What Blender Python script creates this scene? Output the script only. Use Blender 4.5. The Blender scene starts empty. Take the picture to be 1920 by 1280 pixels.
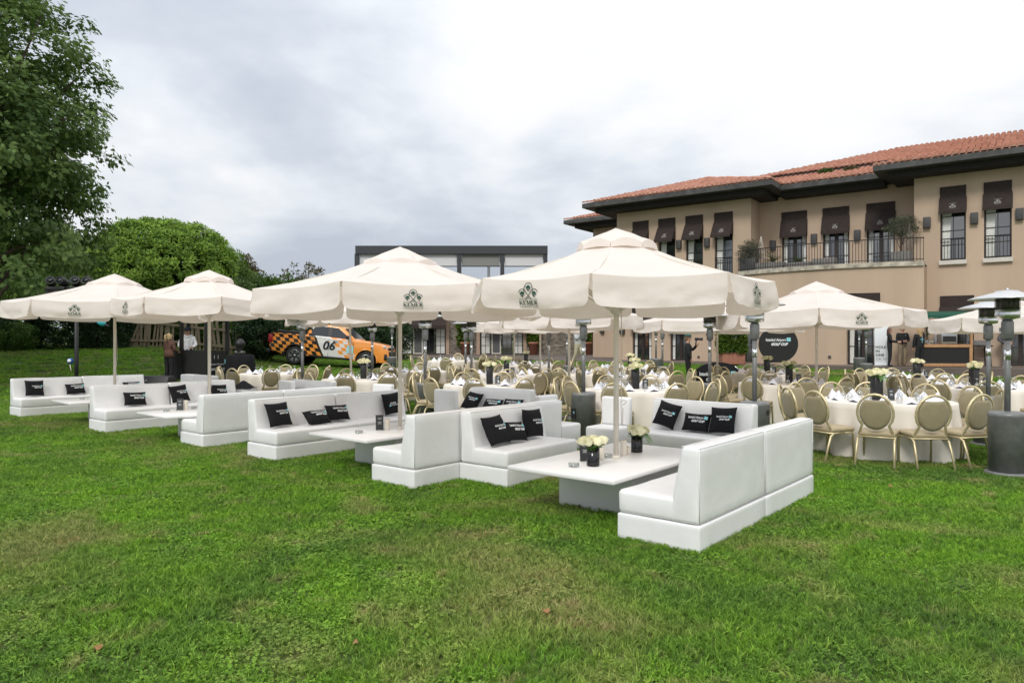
import bpy, bmesh, math, random
import numpy as np
from mathutils import Vector, Matrix, noise as mnoise
R = math.radians
random.seed(7)
sc = bpy.context.scene
COL = sc.collection

# ------------------------------------------------------------------ camera
FPX = 1333.33            # focal length in photograph pixels (25 mm on a 36 mm frame)
CAM_H = 1.6
cam_d = bpy.data.cameras.new('camera'); cam = bpy.data.objects.new('camera', cam_d); COL.objects.link(cam)
cam.location = (0, 0, CAM_H); cam.rotation_euler = (R(90), 0, 0)
cam_d.lens = 25; cam_d.sensor_width = 36; cam_d.clip_start = 0.1; cam_d.clip_end = 3000
sc.camera = cam

# ------------------------------------------------------------------ sky and sun (overcast)
SUN_EL, SUN_AZ = R(42), R(205)     # soft sun behind thin cloud, high behind the camera's left shoulder
world = bpy.data.worlds.new('World'); sc.world = world; world.use_nodes = True
def build_world():
    nt = world.node_tree; N = nt.nodes; L = nt.links; N.clear()
    out = N.new('ShaderNodeOutputWorld'); bg = N.new('ShaderNodeBackground'); bg.inputs[1].default_value = 0.1
    sky = N.new('ShaderNodeTexSky'); sky.sky_type = 'NISHITA'; sky.sun_disc = False
    sky.sun_elevation = SUN_EL; sky.sun_rotation = SUN_AZ
    tc = N.new('ShaderNodeTexCoord')
    sep = N.new('ShaderNodeSeparateXYZ'); L.new(tc.outputs['Generated'], sep.inputs[0])
    # project the view direction on a cloud deck
    ab = N.new('ShaderNodeMath'); ab.operation = 'ABSOLUTE'; L.new(sep.outputs[2], ab.inputs[0])
    ad = N.new('ShaderNodeMath'); ad.operation = 'ADD'; ad.inputs[1].default_value = 0.30; L.new(ab.outputs[0], ad.inputs[0])
    dv = N.new('ShaderNodeVectorMath'); dv.operation = 'DIVIDE'; L.new(tc.outputs['Generated'], dv.inputs[0])
    cmb = N.new('ShaderNodeCombineXYZ'); cmb.inputs[2].default_value = 1.0
    L.new(ad.outputs[0], cmb.inputs[0]); L.new(ad.outputs[0], cmb.inputs[1]); L.new(cmb.outputs[0], dv.inputs[1])
    mp = N.new('ShaderNodeMapping'); L.new(dv.outputs[0], mp.inputs[0])
    mp.inputs['Location'].default_value = (3.1, 1.4, 0.0); mp.inputs['Scale'].default_value = (1.0, 1.0, 0.35)
    def nz(scale, det, rough, dist, src=mp):
        n = N.new('ShaderNodeTexNoise'); n.inputs['Scale'].default_value = scale; n.inputs['Detail'].default_value = det
        n.inputs['Roughness'].default_value = rough; n.inputs['Distortion'].default_value = dist
        L.new(src.outputs[0], n.inputs['Vector']); return n
    n1 = nz(0.9, 5, 0.5, 0.25); n2 = nz(2.8, 6, 0.55, 0.3)
    mx = N.new('ShaderNodeMath'); mx.operation = 'MULTIPLY_ADD'; mx.inputs[1].default_value = 0.35
    L.new(n2.outputs[0], mx.inputs[0]); L.new(n1.outputs[0], mx.inputs[2])
    # the deck is thicker low in the north-west (photo left), thinner up and to the right
    th = N.new('ShaderNodeMath'); th.operation = 'MULTIPLY_ADD'; th.inputs[1].default_value = 0.19
    L.new(sep.outputs[0], th.inputs[0]); L.new(mx.outputs[0], th.inputs[2])
    cr = N.new('ShaderNodeValToRGB'); e = cr.color_ramp.elements
    e[0].position = 0.49; e[0].color = (4.5, 4.9, 5.6, 1)
    e[1].position = 0.94; e[1].color = (8.4, 8.45, 8.5, 1)
    m = e.new(0.62); m.color = (5.5, 5.9, 6.5, 1)
    m = e.new(0.715); m.color = (6.7, 7.0, 7.4, 1)
    m = e.new(0.81); m.color = (7.75, 7.85, 8.0, 1)
    th2 = N.new('ShaderNodeMath'); th2.operation = 'MULTIPLY_ADD'; th2.inputs[1].default_value = 0.28
    L.new(ab.outputs[0], th2.inputs[0]); L.new(th.outputs[0], th2.inputs[2])
    th3 = N.new('ShaderNodeMapRange'); th3.clamp = False; th3.inputs[1].default_value = 0.0; th3.inputs[2].default_value = 1.0; th3.inputs[3].default_value = -0.25; th3.inputs[4].default_value = 1.12
    L.new(th2.outputs[0], th3.inputs[0]); L.new(th3.outputs[0], cr.inputs[0])
    mixc = N.new('ShaderNodeMixRGB'); mixc.inputs[0].default_value = 0.95
    L.new(sky.outputs[0], mixc.inputs[1]); L.new(cr.outputs[0], mixc.inputs[2])
    # an overcast sky grows brighter towards the zenith
    cie = N.new('ShaderNodeMapRange'); cie.inputs[1].default_value = 0.0; cie.inputs[2].default_value = 1.0; cie.inputs[3].default_value = 0.88; cie.inputs[4].default_value = 1.45
    L.new(ab.outputs[0], cie.inputs[0]); sca = N.new('ShaderNodeVectorMath'); sca.operation = 'SCALE'; L.new(mixc.outputs[0], sca.inputs[0]); L.new(cie.outputs[0], sca.inputs['Scale'])
    L.new(sca.outputs[0], bg.inputs[0]); L.new(bg.outputs[0], out.inputs[0])
build_world()
sun_d = bpy.data.lights.new('sun', 'SUN'); sun = bpy.data.objects.new('sun', sun_d); COL.objects.link(sun)
sun_d.energy = 1.4; sun_d.angle = R(14); sun_d.color = (1.0, 0.96, 0.9)
sd = Vector((math.sin(SUN_AZ) * math.cos(SUN_EL), math.cos(SUN_AZ) * math.cos(SUN_EL), math.sin(SUN_EL)))
sun.rotation_euler = sd.to_track_quat('Z', 'Y').to_euler()
sun.location = sd * 100
sc.view_settings.view_transform = 'Standard'; sc.view_settings.look = 'None'
sc.view_settings.exposure = 0.31; sc.view_settings.gamma = 1.0; sc.view_settings.use_curve_mapping = False
sc.render.engine = 'CYCLES'
sc.cycles.use_denoising = True
sc.cycles.max_bounces = 6; sc.cycles.diffuse_bounces = 3; sc.cycles.glossy_bounces = 3
sc.cycles.transmission_bounces = 4; sc.cycles.transparent_max_bounces = 12

# ------------------------------------------------------------------ helpers
def smooth(a, b, x):
    t = max(0.0, min(1.0, (x - a) / (b - a))); return t * t * (3 - 2 * t)
def ground(x, y):
    z = 0.5 * smooth(19, 36, y)
    z += smooth(-3, -17, x) ** 2 * smooth(20, 32, y) * 0.85
    return z
def at(px, py, d):                 # photograph pixel at a depth -> point
    return Vector(((px - 960) * d / FPX, d, CAM_H - (py - 640) * d / FPX))
def gx(px, d): return (px - 960) * d / FPX

def tag(o, label=None, cat=None, group=None, kind=None):
    if label: o['label'] = label
    if cat: o['category'] = cat
    if group: o['group'] = group
    if kind: o['kind'] = kind
    return o
def empty(name, loc=(0, 0, 0), rz=0, parent=None):
    o = bpy.data.objects.new(name, None); COL.objects.link(o)
    o.location = loc; o.rotation_euler = (0, 0, rz); o.empty_display_size = 0.1
    if parent: o.parent = parent
    return o
def link(name, me, parent=None, loc=(0, 0, 0), rot=(0, 0, 0), scale=None):
    o = bpy.data.objects.new(name, me); COL.objects.link(o)
    o.location = loc; o.rotation_euler = rot
    if scale is not None: o.scale = scale if hasattr(scale, '__len__') else (scale,) * 3
    if parent: o.parent = parent
    return o
def copy_tree(o, parent=None):
    c = o.copy(); COL.objects.link(c); c.parent = parent
    for ch in list(o.children): copy_tree(ch, c)
    return c

class MB:
    """mesh builder"""
    def __init__(s): s.v = []; s.f = []; s.m = []; s.cur = 0; s.sm = []; s.smooth = False
    def add(s, vs, fs, M=None):
        b = len(s.v)
        for p in vs: s.v.append(tuple(M @ Vector(p)) if M is not None else tuple(p))
        for f in fs: s.f.append(tuple(b + i for i in f)); s.m.append(s.cur); s.sm.append(s.smooth)
    def box(s, c, d, M=None, rz=0):
        x, y, z = d[0] / 2, d[1] / 2, d[2] / 2
        vs = [(-x, -y, -z), (x, -y, -z), (x, y, -z), (-x, y, -z), (-x, -y, z), (x, -y, z), (x, y, z), (-x, y, z)]
        T = Matrix.Translation(c) @ Matrix.Rotation(rz, 4, 'Z')
        if M is not None: T = M @ T
        s.add(vs, [(0, 3, 2, 1), (4, 5, 6, 7), (0, 1, 5, 4), (1, 2, 6, 5), (2, 3, 7, 6), (3, 0, 4, 7)], T)
    def bar(s, a, b, w, h=None):
        """rectangular bar from a to b"""
        a = Vector(a); b = Vector(b); h = h or w; d = b - a
        q = d.to_track_quat('Z', 'Y').to_matrix().to_4x4()
        M = Matrix.Translation((a + b) / 2) @ q
        s.box((0, 0, 0), (w, h, d.length), M)
    def tube(s, pts, r, n=8, caps=True, closed=False):
        pts = [Vector(p) for p in pts]; k = len(pts)
        rs = r if hasattr(r, '__len__') else [r] * k
        rings = []; up = None
        for i, p in enumerate(pts):
            if closed: t = pts[(i + 1) % k] - pts[i - 1]
            else: t = pts[min(i + 1, k - 1)] - pts[max(i - 1, 0)]
            t.normalize()
            if up is None:
                up = Vector((0, 0, 1)) if abs(t.z) < 0.9 else Vector((1, 0, 0))
            side = t.cross(up)
            if side.length < 1e-6: side = t.cross(Vector((0, 1, 0)))
            side.normalize(); up2 = side.cross(t).normalized(); up = up2
            rings.append([p + rs[i] * (math.cos(2 * math.pi * j / n) * side + math.sin(2 * math.pi * j / n) * up2) for j in range(n)])
        b = len(s.v)
        for rg in rings: s.v.extend(tuple(q) for q in rg)
        def put(f): s.f.append(f); s.m.append(s.cur); s.sm.append(True)
        for i in range(k if closed else k - 1):
            i2 = (i + 1) % k
            for j in range(n):
                j2 = (j + 1) % n
                put((b + i * n + j, b + i * n + j2, b + i2 * n + j2, b + i2 * n + j))
        if caps and not closed:
            s.f.append(tuple(b + j for j in range(n))[::-1]); s.m.append(s.cur); s.sm.append(False)
            s.f.append(tuple(b + (k - 1) * n + j for j in range(n))); s.m.append(s.cur); s.sm.append(False)
    def lathe(s, prof, n=20, M=None, smooth=True):
        """prof: list of (r, z) from bottom to top"""
        b = len(s.v); k = len(prof)
        for (r, z) in prof:
            for j in range(n):
                p = Vector((r * math.cos(2 * math.pi * j / n), r * math.sin(2 * math.pi * j / n), z))
                s.v.append(tuple(M @ p) if M is not None else tuple(p))
        for i in range(k - 1):
            for j in range(n):
                j2 = (j + 1) % n
                s.f.append((b + i * n + j, b + i * n + j2, b + (i + 1) * n + j2, b + (i + 1) * n + j)); s.m.append(s.cur); s.sm.append(smooth)
        if prof[0][0] > 1e-4: s.f.append(tuple(b + j for j in range(n))[::-1]); s.m.append(s.cur); s.sm.append(False)
        if prof[-1][0] > 1e-4: s.f.append(tuple(b + (k - 1) * n + j for j in range(n))); s.m.append(s.cur); s.sm.append(False)
    def prism(s, poly, a, b, M=None):
        """poly: (u,v) list in local YZ, extruded along X from a to b"""
        k = len(poly)
        vs = [(a, p[0], p[1]) for p in poly] + [(b, p[0], p[1]) for p in poly]
        fs = [tuple(range(k))[::-1], tuple(range(k, 2 * k))] + [(i, (i + 1) % k, k + (i + 1) % k, k + i) for i in range(k)]
        s.add(vs, fs, M)
    def mesh(s, name, mats, bevel=0, seg=2, weld=False, fix=True):
        me = bpy.data.meshes.new(name); me.from_pydata(s.v, [], s.f)
        for m in (mats if isinstance(mats, (list, tuple)) else [mats]): me.materials.append(m)
        me.polygons.foreach_set('material_index', s.m); me.polygons.foreach_set('use_smooth', s.sm)
        if bevel or weld or fix:
            bm = bmesh.new(); bm.from_mesh(me)
            if weld: bmesh.ops.remove_doubles(bm, verts=bm.verts, dist=1e-4)
            if fix: bmesh.ops.recalc_face_normals(bm, faces=bm.faces)
            if bevel:
                es = [e for e in bm.edges if len(e.link_faces) == 2 and e.calc_face_angle(0) > R(25)]
                bmesh.ops.bevel(bm, geom=es, offset=bevel, segments=seg, profile=0.5, affect='EDGES', clamp_overlap=True)
                for f in bm.faces: f.smooth = True
            bm.to_mesh(me); bm.free()
        me.update(); return me
    def build(s, name, mats, parent=None, loc=(0, 0, 0), rot=(0, 0, 0), bevel=0, seg=2, weld=False, fix=True):
        return link(name, s.mesh(name, mats, bevel, seg, weld, fix), parent, loc, rot)

def box_obj(name, c, d, mat_, parent=None, bevel=0, rz=0):
    mb = MB(); mb.box((0, 0, 0), d); return mb.build(name, mat_, parent, c, (0, 0, rz), bevel)

# ------------------------------------------------------------------ materials
MATS = {}
def mat(name, col, rough=0.6, metal=0.0, var=0.0, vscale=8.0, bump=0.0, bscale=40.0, spec=0.5, coat=0.0, trans=0.0, alpha=1.0, sheen=0.0, streak=False):
    if name in MATS: return MATS[name]
    m = bpy.data.materials.new(name); m.use_nodes = True; MATS[name] = m
    nt = m.node_tree; N = nt.nodes; L = nt.links; p = N['Principled BSDF']
    p.inputs['Base Color'].default_value = (*col, 1); p.inputs['Roughness'].default_value = rough
    p.inputs['Metallic'].default_value = metal; p.inputs['Specular IOR Level'].default_value = spec
    p.inputs['Coat Weight'].default_value = coat; p.inputs['Transmission Weight'].default_value = trans
    p.inputs['Sheen Weight'].default_value = sheen; p.inputs['Alpha'].default_value = alpha
    tc = N.new('ShaderNodeTexCoord')
    if var:
        n = N.new('ShaderNodeTexNoise'); n.inputs['Scale'].default_value = vscale; n.inputs['Detail'].default_value = 5
        src = tc.outputs['Object']
        if streak:
            mp = N.new('ShaderNodeMapping'); mp.inputs['Scale'].default_value = (1, 1, 0.12); L.new(src, mp.inputs[0]); src = mp.outputs[0]
        L.new(src, n.inputs['Vector'])
        mr = N.new('ShaderNodeMapRange'); mr.inputs[1].default_value = 0.3; mr.inputs[2].default_value = 0.7
        mr.inputs[3].default_value = 1 - var; mr.inputs[4].default_value = 1 + var; L.new(n.outputs[0], mr.inputs[0])
        mx = N.new('ShaderNodeVectorMath'); mx.operation = 'SCALE'; mx.inputs[0].default_value = col
        L.new(mr.outputs[0], mx.inputs['Scale']); L.new(mx.outputs[0], p.inputs['Base Color'])
    if bump:
        n = N.new('ShaderNodeTexNoise'); n.inputs['Scale'].default_value = bscale; n.inputs['Detail'].default_value = 4
        L.new(tc.outputs['Object'], n.inputs['Vector'])
        b = N.new('ShaderNodeBump'); b.inputs['Strength'].default_value = bump; b.inputs['Distance'].default_value = 0.02
        L.new(n.outputs[0], b.inputs['Height']); L.new(b.outputs[0], p.inputs['Normal'])
    return m

M_white = mat('white_leatherette', (0.80, 0.80, 0.80), 0.42, var=0.03, vscale=5, bump=0.28, bscale=5)
M_tabletop = mat('white_laminate', (0.82, 0.81, 0.80), 0.35, var=0.02, vscale=3)
M_canvas = mat('cream_canvas', (0.87, 0.815, 0.775), 0.85, var=0.035, vscale=3, bump=0.3, bscale=7, spec=0.2)
def canvas_translucent():
    N = M_canvas.node_tree.nodes; L = M_canvas.node_tree.links; p = N['Principled BSDF']
    t = N.new('ShaderNodeBsdfTranslucent'); t.inputs[0].default_value = (0.92, 0.76, 0.64, 1); mx = N.new('ShaderNodeMixShader'); mx.inputs[0].default_value = 0.30
    L.new(p.outputs[0], mx.inputs[1]); L.new(t.outputs[0], mx.inputs[2]); L.new(mx.outputs[0], N['Material Output'].inputs[0])
canvas_translucent()
M_pole = mat('cream_painted_pole', (0.72, 0.67, 0.59), 0.45, var=0.05)
M_logo = mat('dark_green_print', (0.008, 0.065, 0.048), 0.8)
M_awnlogo = mat('white_print', (0.45, 0.43, 0.41), 0.8)
M_black = mat('black_fabric', (0.012, 0.012, 0.014), 0.9, var=0.15, vscale=30, bump=0.2, bscale=120, spec=0.2)
M_print = mat('white_lettering', (0.75, 0.77, 0.78), 0.7)
M_teal = mat('teal_square_print', (0.27, 0.60, 0.66), 0.7)
M_gold = mat('gold_metal_frame', (0.66, 0.565, 0.35), 0.42, metal=0.55, var=0.1, vscale=20)
M_olive = mat('olive_upholstery', (0.285, 0.24, 0.14), 0.7, var=0.07, vscale=12, sheen=0.3)
M_beige = mat('beige_upholstery', (0.42, 0.345, 0.22), 0.65, var=0.06, vscale=12)
M_cloth = mat('cream_tablecloth', (0.78, 0.73, 0.66), 0.85, var=0.03, vscale=4, spec=0.15)
M_napkin = mat('white_napkin', (0.78, 0.78, 0.84), 0.9, spec=0.15)
M_heater = mat('hammered_grey_metal', (0.19, 0.195, 0.195), 0.45, metal=0.25, var=0.18, vscale=9, bump=0.1, bscale=90)
M_steel = mat('brushed_aluminium', (0.66, 0.67, 0.68), 0.28, metal=1.0, var=0.06)
M_burner = mat('sooty_burner_mesh', (0.09, 0.085, 0.08), 0.5, metal=0.6, var=0.4, vscale=25)
M_plastic = mat('black_plastic', (0.014, 0.014, 0.015), 0.5, var=0.1)
M_gloss = mat('black_glazed_glass', (0.008, 0.008, 0.010), 0.12)
M_vase = mat('matt_black_vase', (0.011, 0.011, 0.013), 0.45)
M_rose = mat('cream_rose_petal', (0.92, 0.88, 0.60), 0.7, var=0.06, vscale=40)
M_leaf = mat('green_rose_leaf', (0.10, 0.22, 0.04), 0.6, var=0.35, vscale=30)
M_candle = mat('ivory_candle', (0.76, 0.70, 0.60), 0.6)
M_card = mat('dark_menu_card', (0.035, 0.037, 0.04), 0.4)
M_skin = mat('skin', (0.48, 0.27, 0.19), 0.6)
M_wood = mat('weathered_wood', (0.25, 0.20, 0.14), 0.85, var=0.3, vscale=6, bump=0.3, bscale=30)
M_rope = mat('cotton_cord', (0.62, 0.57, 0.48), 0.9)
def glass_mat(name, tint=(0.90, 0.92, 0.93), opac=0.40, rough=0.02):
    m = bpy.data.materials.new(name); m.use_nodes = True; N = m.node_tree.nodes; L = m.node_tree.links; N.clear()
    out = N.new('ShaderNodeOutputMaterial'); tr = N.new('ShaderNodeBsdfTransparent'); tr.inputs[0].default_value = (*tint, 1)
    gl = N.new('ShaderNodeBsdfGlossy'); gl.inputs['Roughness'].default_value = rough
    lw = N.new('ShaderNodeLayerWeight'); lw.inputs[0].default_value = 0.35
    mr = N.new('ShaderNodeMapRange'); mr.inputs[3].default_value = opac * 0.4; mr.inputs[4].default_value = min(1, opac * 3)
    L.new(lw.outputs['Facing'], mr.inputs[0])
    mx = N.new('ShaderNodeMixShader'); L.new(mr.outputs[0], mx.inputs[0]); L.new(tr.outputs[0], mx.inputs[1]); L.new(gl.outputs[0], mx.inputs[2])
    L.new(mx.outputs[0], out.inputs[0]); MATS[name] = m; return m
M_glass = glass_mat('clear_wine_glass')
def window_glass():
    m = bpy.data.materials.new('window_glass'); m.use_nodes = True; p = m.node_tree.nodes['Principled BSDF']
    p.inputs['Base Color'].default_value = (0.02, 0.024, 0.028, 1); p.inputs['Roughness'].default_value = 0.06
    p.inputs['Specular IOR Level'].default_value = 0.6; p.inputs['IOR'].default_value = 2.3
    N = m.node_tree.nodes; L = m.node_tree.links
    tc = N.new('ShaderNodeTexCoord'); n = N.new('ShaderNodeTexNoise'); n.inputs['Scale'].default_value = 1.3
    L.new(tc.outputs['Object'], n.inputs['Vector']); b = N.new('ShaderNodeBump'); b.inputs['Strength'].default_value = 0.05
    b.inputs['Distance'].default_value = 0.05; L.new(n.outputs[0], b.inputs['Height']); L.new(b.outputs[0], p.inputs['Normal'])
    return m
M_wglass = window_glass()

# lettering: flat text mesh in the XY plane, centred
def text_verts(body, size=1.0, shear=0.0, bold=0.0, align='CENTER', space=1.0):
    cu = bpy.data.curves.new('lettering', 'FONT'); cu.body = body; cu.size = size; cu.shear = shear; cu.offset = bold
    cu.align_x = align; cu.align_y = 'CENTER'; cu.resolution_u = 2; cu.space_character = space
    o = bpy.data.objects.new('lettering', cu); COL.objects.link(o)
    dg = bpy.context.evaluated_depsgraph_get()
    me = bpy.data.meshes.new_from_object(o.evaluated_get(dg))
    vs = [tuple(v.co) for v in me.vertices]; fs = [tuple(p.vertices) for p in me.polygons]
    bpy.data.objects.remove(o); bpy.data.meshes.remove(me); bpy.data.curves.remove(cu)
    return vs, fs
def ribbon(pts, w):
    vs = []; fs = []
    for i, p in enumerate(pts):
        a = pts[max(0, i - 1)]; b = pts[min(len(pts) - 1, i + 1)]
        dx, dy = b[0] - a[0], b[1] - a[1]; l = math.hypot(dx, dy) or 1
        nx, ny = -dy / l * w / 2, dx / l * w / 2
        vs += [(p[0] + nx, p[1] + ny, 0), (p[0] - nx, p[1] - ny, 0)]
        if i: k = 2 * i; fs.append((k - 2, k - 1, k + 1, k))
    return vs, fs
def merge(lst):
    V = []; F = []
    for vs, fs in lst:
        b = len(V); V += vs; F += [tuple(b + i for i in f) for f in fs]
    return V, F
def shift(g, dx, dy, s=1.0):
    return [(v[0] * s + dx, v[1] * s + dy, 0) for v in g[0]], g[1]
def arc(cx, cy, rx, ry, a0, a1, n=10):
    return [(cx + rx * math.cos(R(a0 + (a1 - a0) * i / n)), cy + ry * math.sin(R(a0 + (a1 - a0) * i / n))) for i in range(n + 1)]
def blob(cx, cy, r, n=7):
    return [(cx + r * math.cos(2 * math.pi * i / n), cy + r * math.sin(2 * math.pi * i / n), 0) for i in range(n)], [tuple(range(n))]
def emblem():
    g = []
    w = 0.035
    g.append(ribbon([(0.26, 0.34)] + arc(0.5, 0.66, 0.20, 0.32, 170, 10, 12) + [(0.74, 0.34)], w))
    g.append(ribbon(arc(0.20, 0.30, 0.20, 0.33, 155, 45, 8) + [(0.50, 0.24), (0.60, 0.12)], w))
    g.append(ribbon(arc(0.80, 0.30, 0.20, 0.33, 25, 135, 8) + [(0.50, 0.24), (0.40, 0.12)], w))
    g.append(ribbon(arc(0.5, 0.0, 0.17, 0.20, 175, 5, 8), w * 0.8))
    for cx, cy, s in ((0.5, 0.72, 1.0), (0.19, 0.38, 0.95), (0.81, 0.38, 0.95)):
        for dx, dy, r in ((0, 0.075, 0.062), (-0.065, 0.0, 0.062), (0.065, 0.0, 0.062), (0, 0.02, 0.045)):
            g.append(blob(cx + dx * s, cy + dy * s, r * s))
        g.append(ribbon([(cx, cy), (cx, cy - 0.2)], 0.035)); g.append(ribbon([(cx, cy - 0.2), (cx - 0.10, cy - 0.06)], 0.028)); g.append(ribbon([(cx, cy - 0.2), (cx + 0.10, cy - 0.06)], 0.028))
    g.append(ribbon([(-0.02, 0.06), (1.02, 0.06)], 0.022))
    return merge(g)
def serif_word(word, h, gap):
    """small set of serif capitals drawn as strokes"""
    t, n = 0.20 * h, 0.085 * h
    def st(x0, y0, x1, y1, w): return ribbon([(x0 * h, y0 * h), (x1 * h, y1 * h)], w)
    def sf(x, y, w=0.30): return st(x - w / 2, y, x + w / 2, y, 0.055 * h)
    L = {
     'K': (0.86, [st(.17, 0, .17, 1, t), st(.2, .42, .72, 1, n), st(.36, .56, .74, 0, t), sf(.17, .02), sf(.17, .98), sf(.70, .98, .24), sf(.74, .02, .28)]),
     'E': (0.74, [st(.17, 0, .17, 1, t), st(.17, .04, .64, .04, n), st(.17, .96, .62, .96, n), st(.17, .52, .50, .52, n), st(.64, 0, .66, .25, n), st(.61, .75, .61, 1, n), sf(.13, .02), sf(.13, .98)]),
     'M': (1.06, [st(.16, 0, .16, 1, n), st(.18, 1, .52, .05, t), st(.52, .05, .86, 1, n), st(.88, 0, .88, 1, t), sf(.16, .02), sf(.13, .98), sf(.88, .02, .34), sf(.90, .98)]),
     'R': (0.84, [st(.17, 0, .17, 1, t), st(.17, .96, .45, .96, n), st(.17, .50, .45, .50, n), ribbon([(p[0] * h, p[1] * h) for p in arc(.42, .73, .19, .23, 90, -90, 8)], t * .9), st(.40, .50, .74, 0, t), sf(.17, .02), sf(.13, .98), sf(.76, .02, .24)]),
    }
    x = 0; out = []
    for ch in word:
        w, gs = L[ch]
        for g in gs: out.append(shift(g, x, 0))
        x += w * h + gap
    V, F = merge(out)
    return [(v[0] - (x - gap) / 2, v[1], 0) for v in V], F
EMB = emblem()
def club_logo():
    """emblem with the two lines of lettering; unit width, y from about -0.42 to 1.02"""
    k = serif_word('KEMER', 0.25, 0.01); wk = max(v[0] for v in k[0]) - min(v[0] for v in k[0])
    k = ([(v[0] / wk * 1.04, v[1], 0) for v in k[0]], k[1])
    c = text_verts('COUNTRY CLUB', 0.14, space=1.0); wc = max(v[0] for v in c[0]) - min(v[0] for v in c[0])
    c = ([(v[0] / wc * 1.0, v[1], 0) for v in c[0]], c[1])
    return merge([shift(EMB, -0.5, 0.0), shift(k, 0, -0.26), shift(c, 0, -0.37)])
CLUB = club_logo()
def cup_logo():
    a = text_verts('Istanbul Airport', 0.165, bold=0.004); wa = max(v[0] for v in a[0]) - min(v[0] for v in a[0])
    a = ([(v[0] / wa * 0.78 - 0.11, v[1] + 0.08, 0) for v in a[0]], a[1])
    b = text_verts('GOLF CUP', 0.17, shear=0.3, bold=0.010); wb = max(v[0] for v in b[0]) - min(v[0] for v in b[0])
    b = ([(v[0] / wb * 0.66 + 0.02, v[1] * 0.85 - 0.10, 0) for v in b[0]], b[1])
    sq = ([(0.31, 0.02, 0), (0.47, 0.02, 0), (0.47, 0.175, 0), (0.31, 0.175, 0)], [(0, 1, 2, 3)])
    return merge([a, b]), sq
CUP, CUPSQ = cup_logo()
def decal(name, g, mat_, fn, parent):
    """map flat print (x,y) onto a surface with fn(x,y)->point"""
    me = bpy.data.meshes.new(name); me.from_pydata([tuple(fn(v[0], v[1])) for v in g[0]], [], g[1]); me.materials.append(mat_)
    me.update(); return link(name, me, parent)

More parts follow.
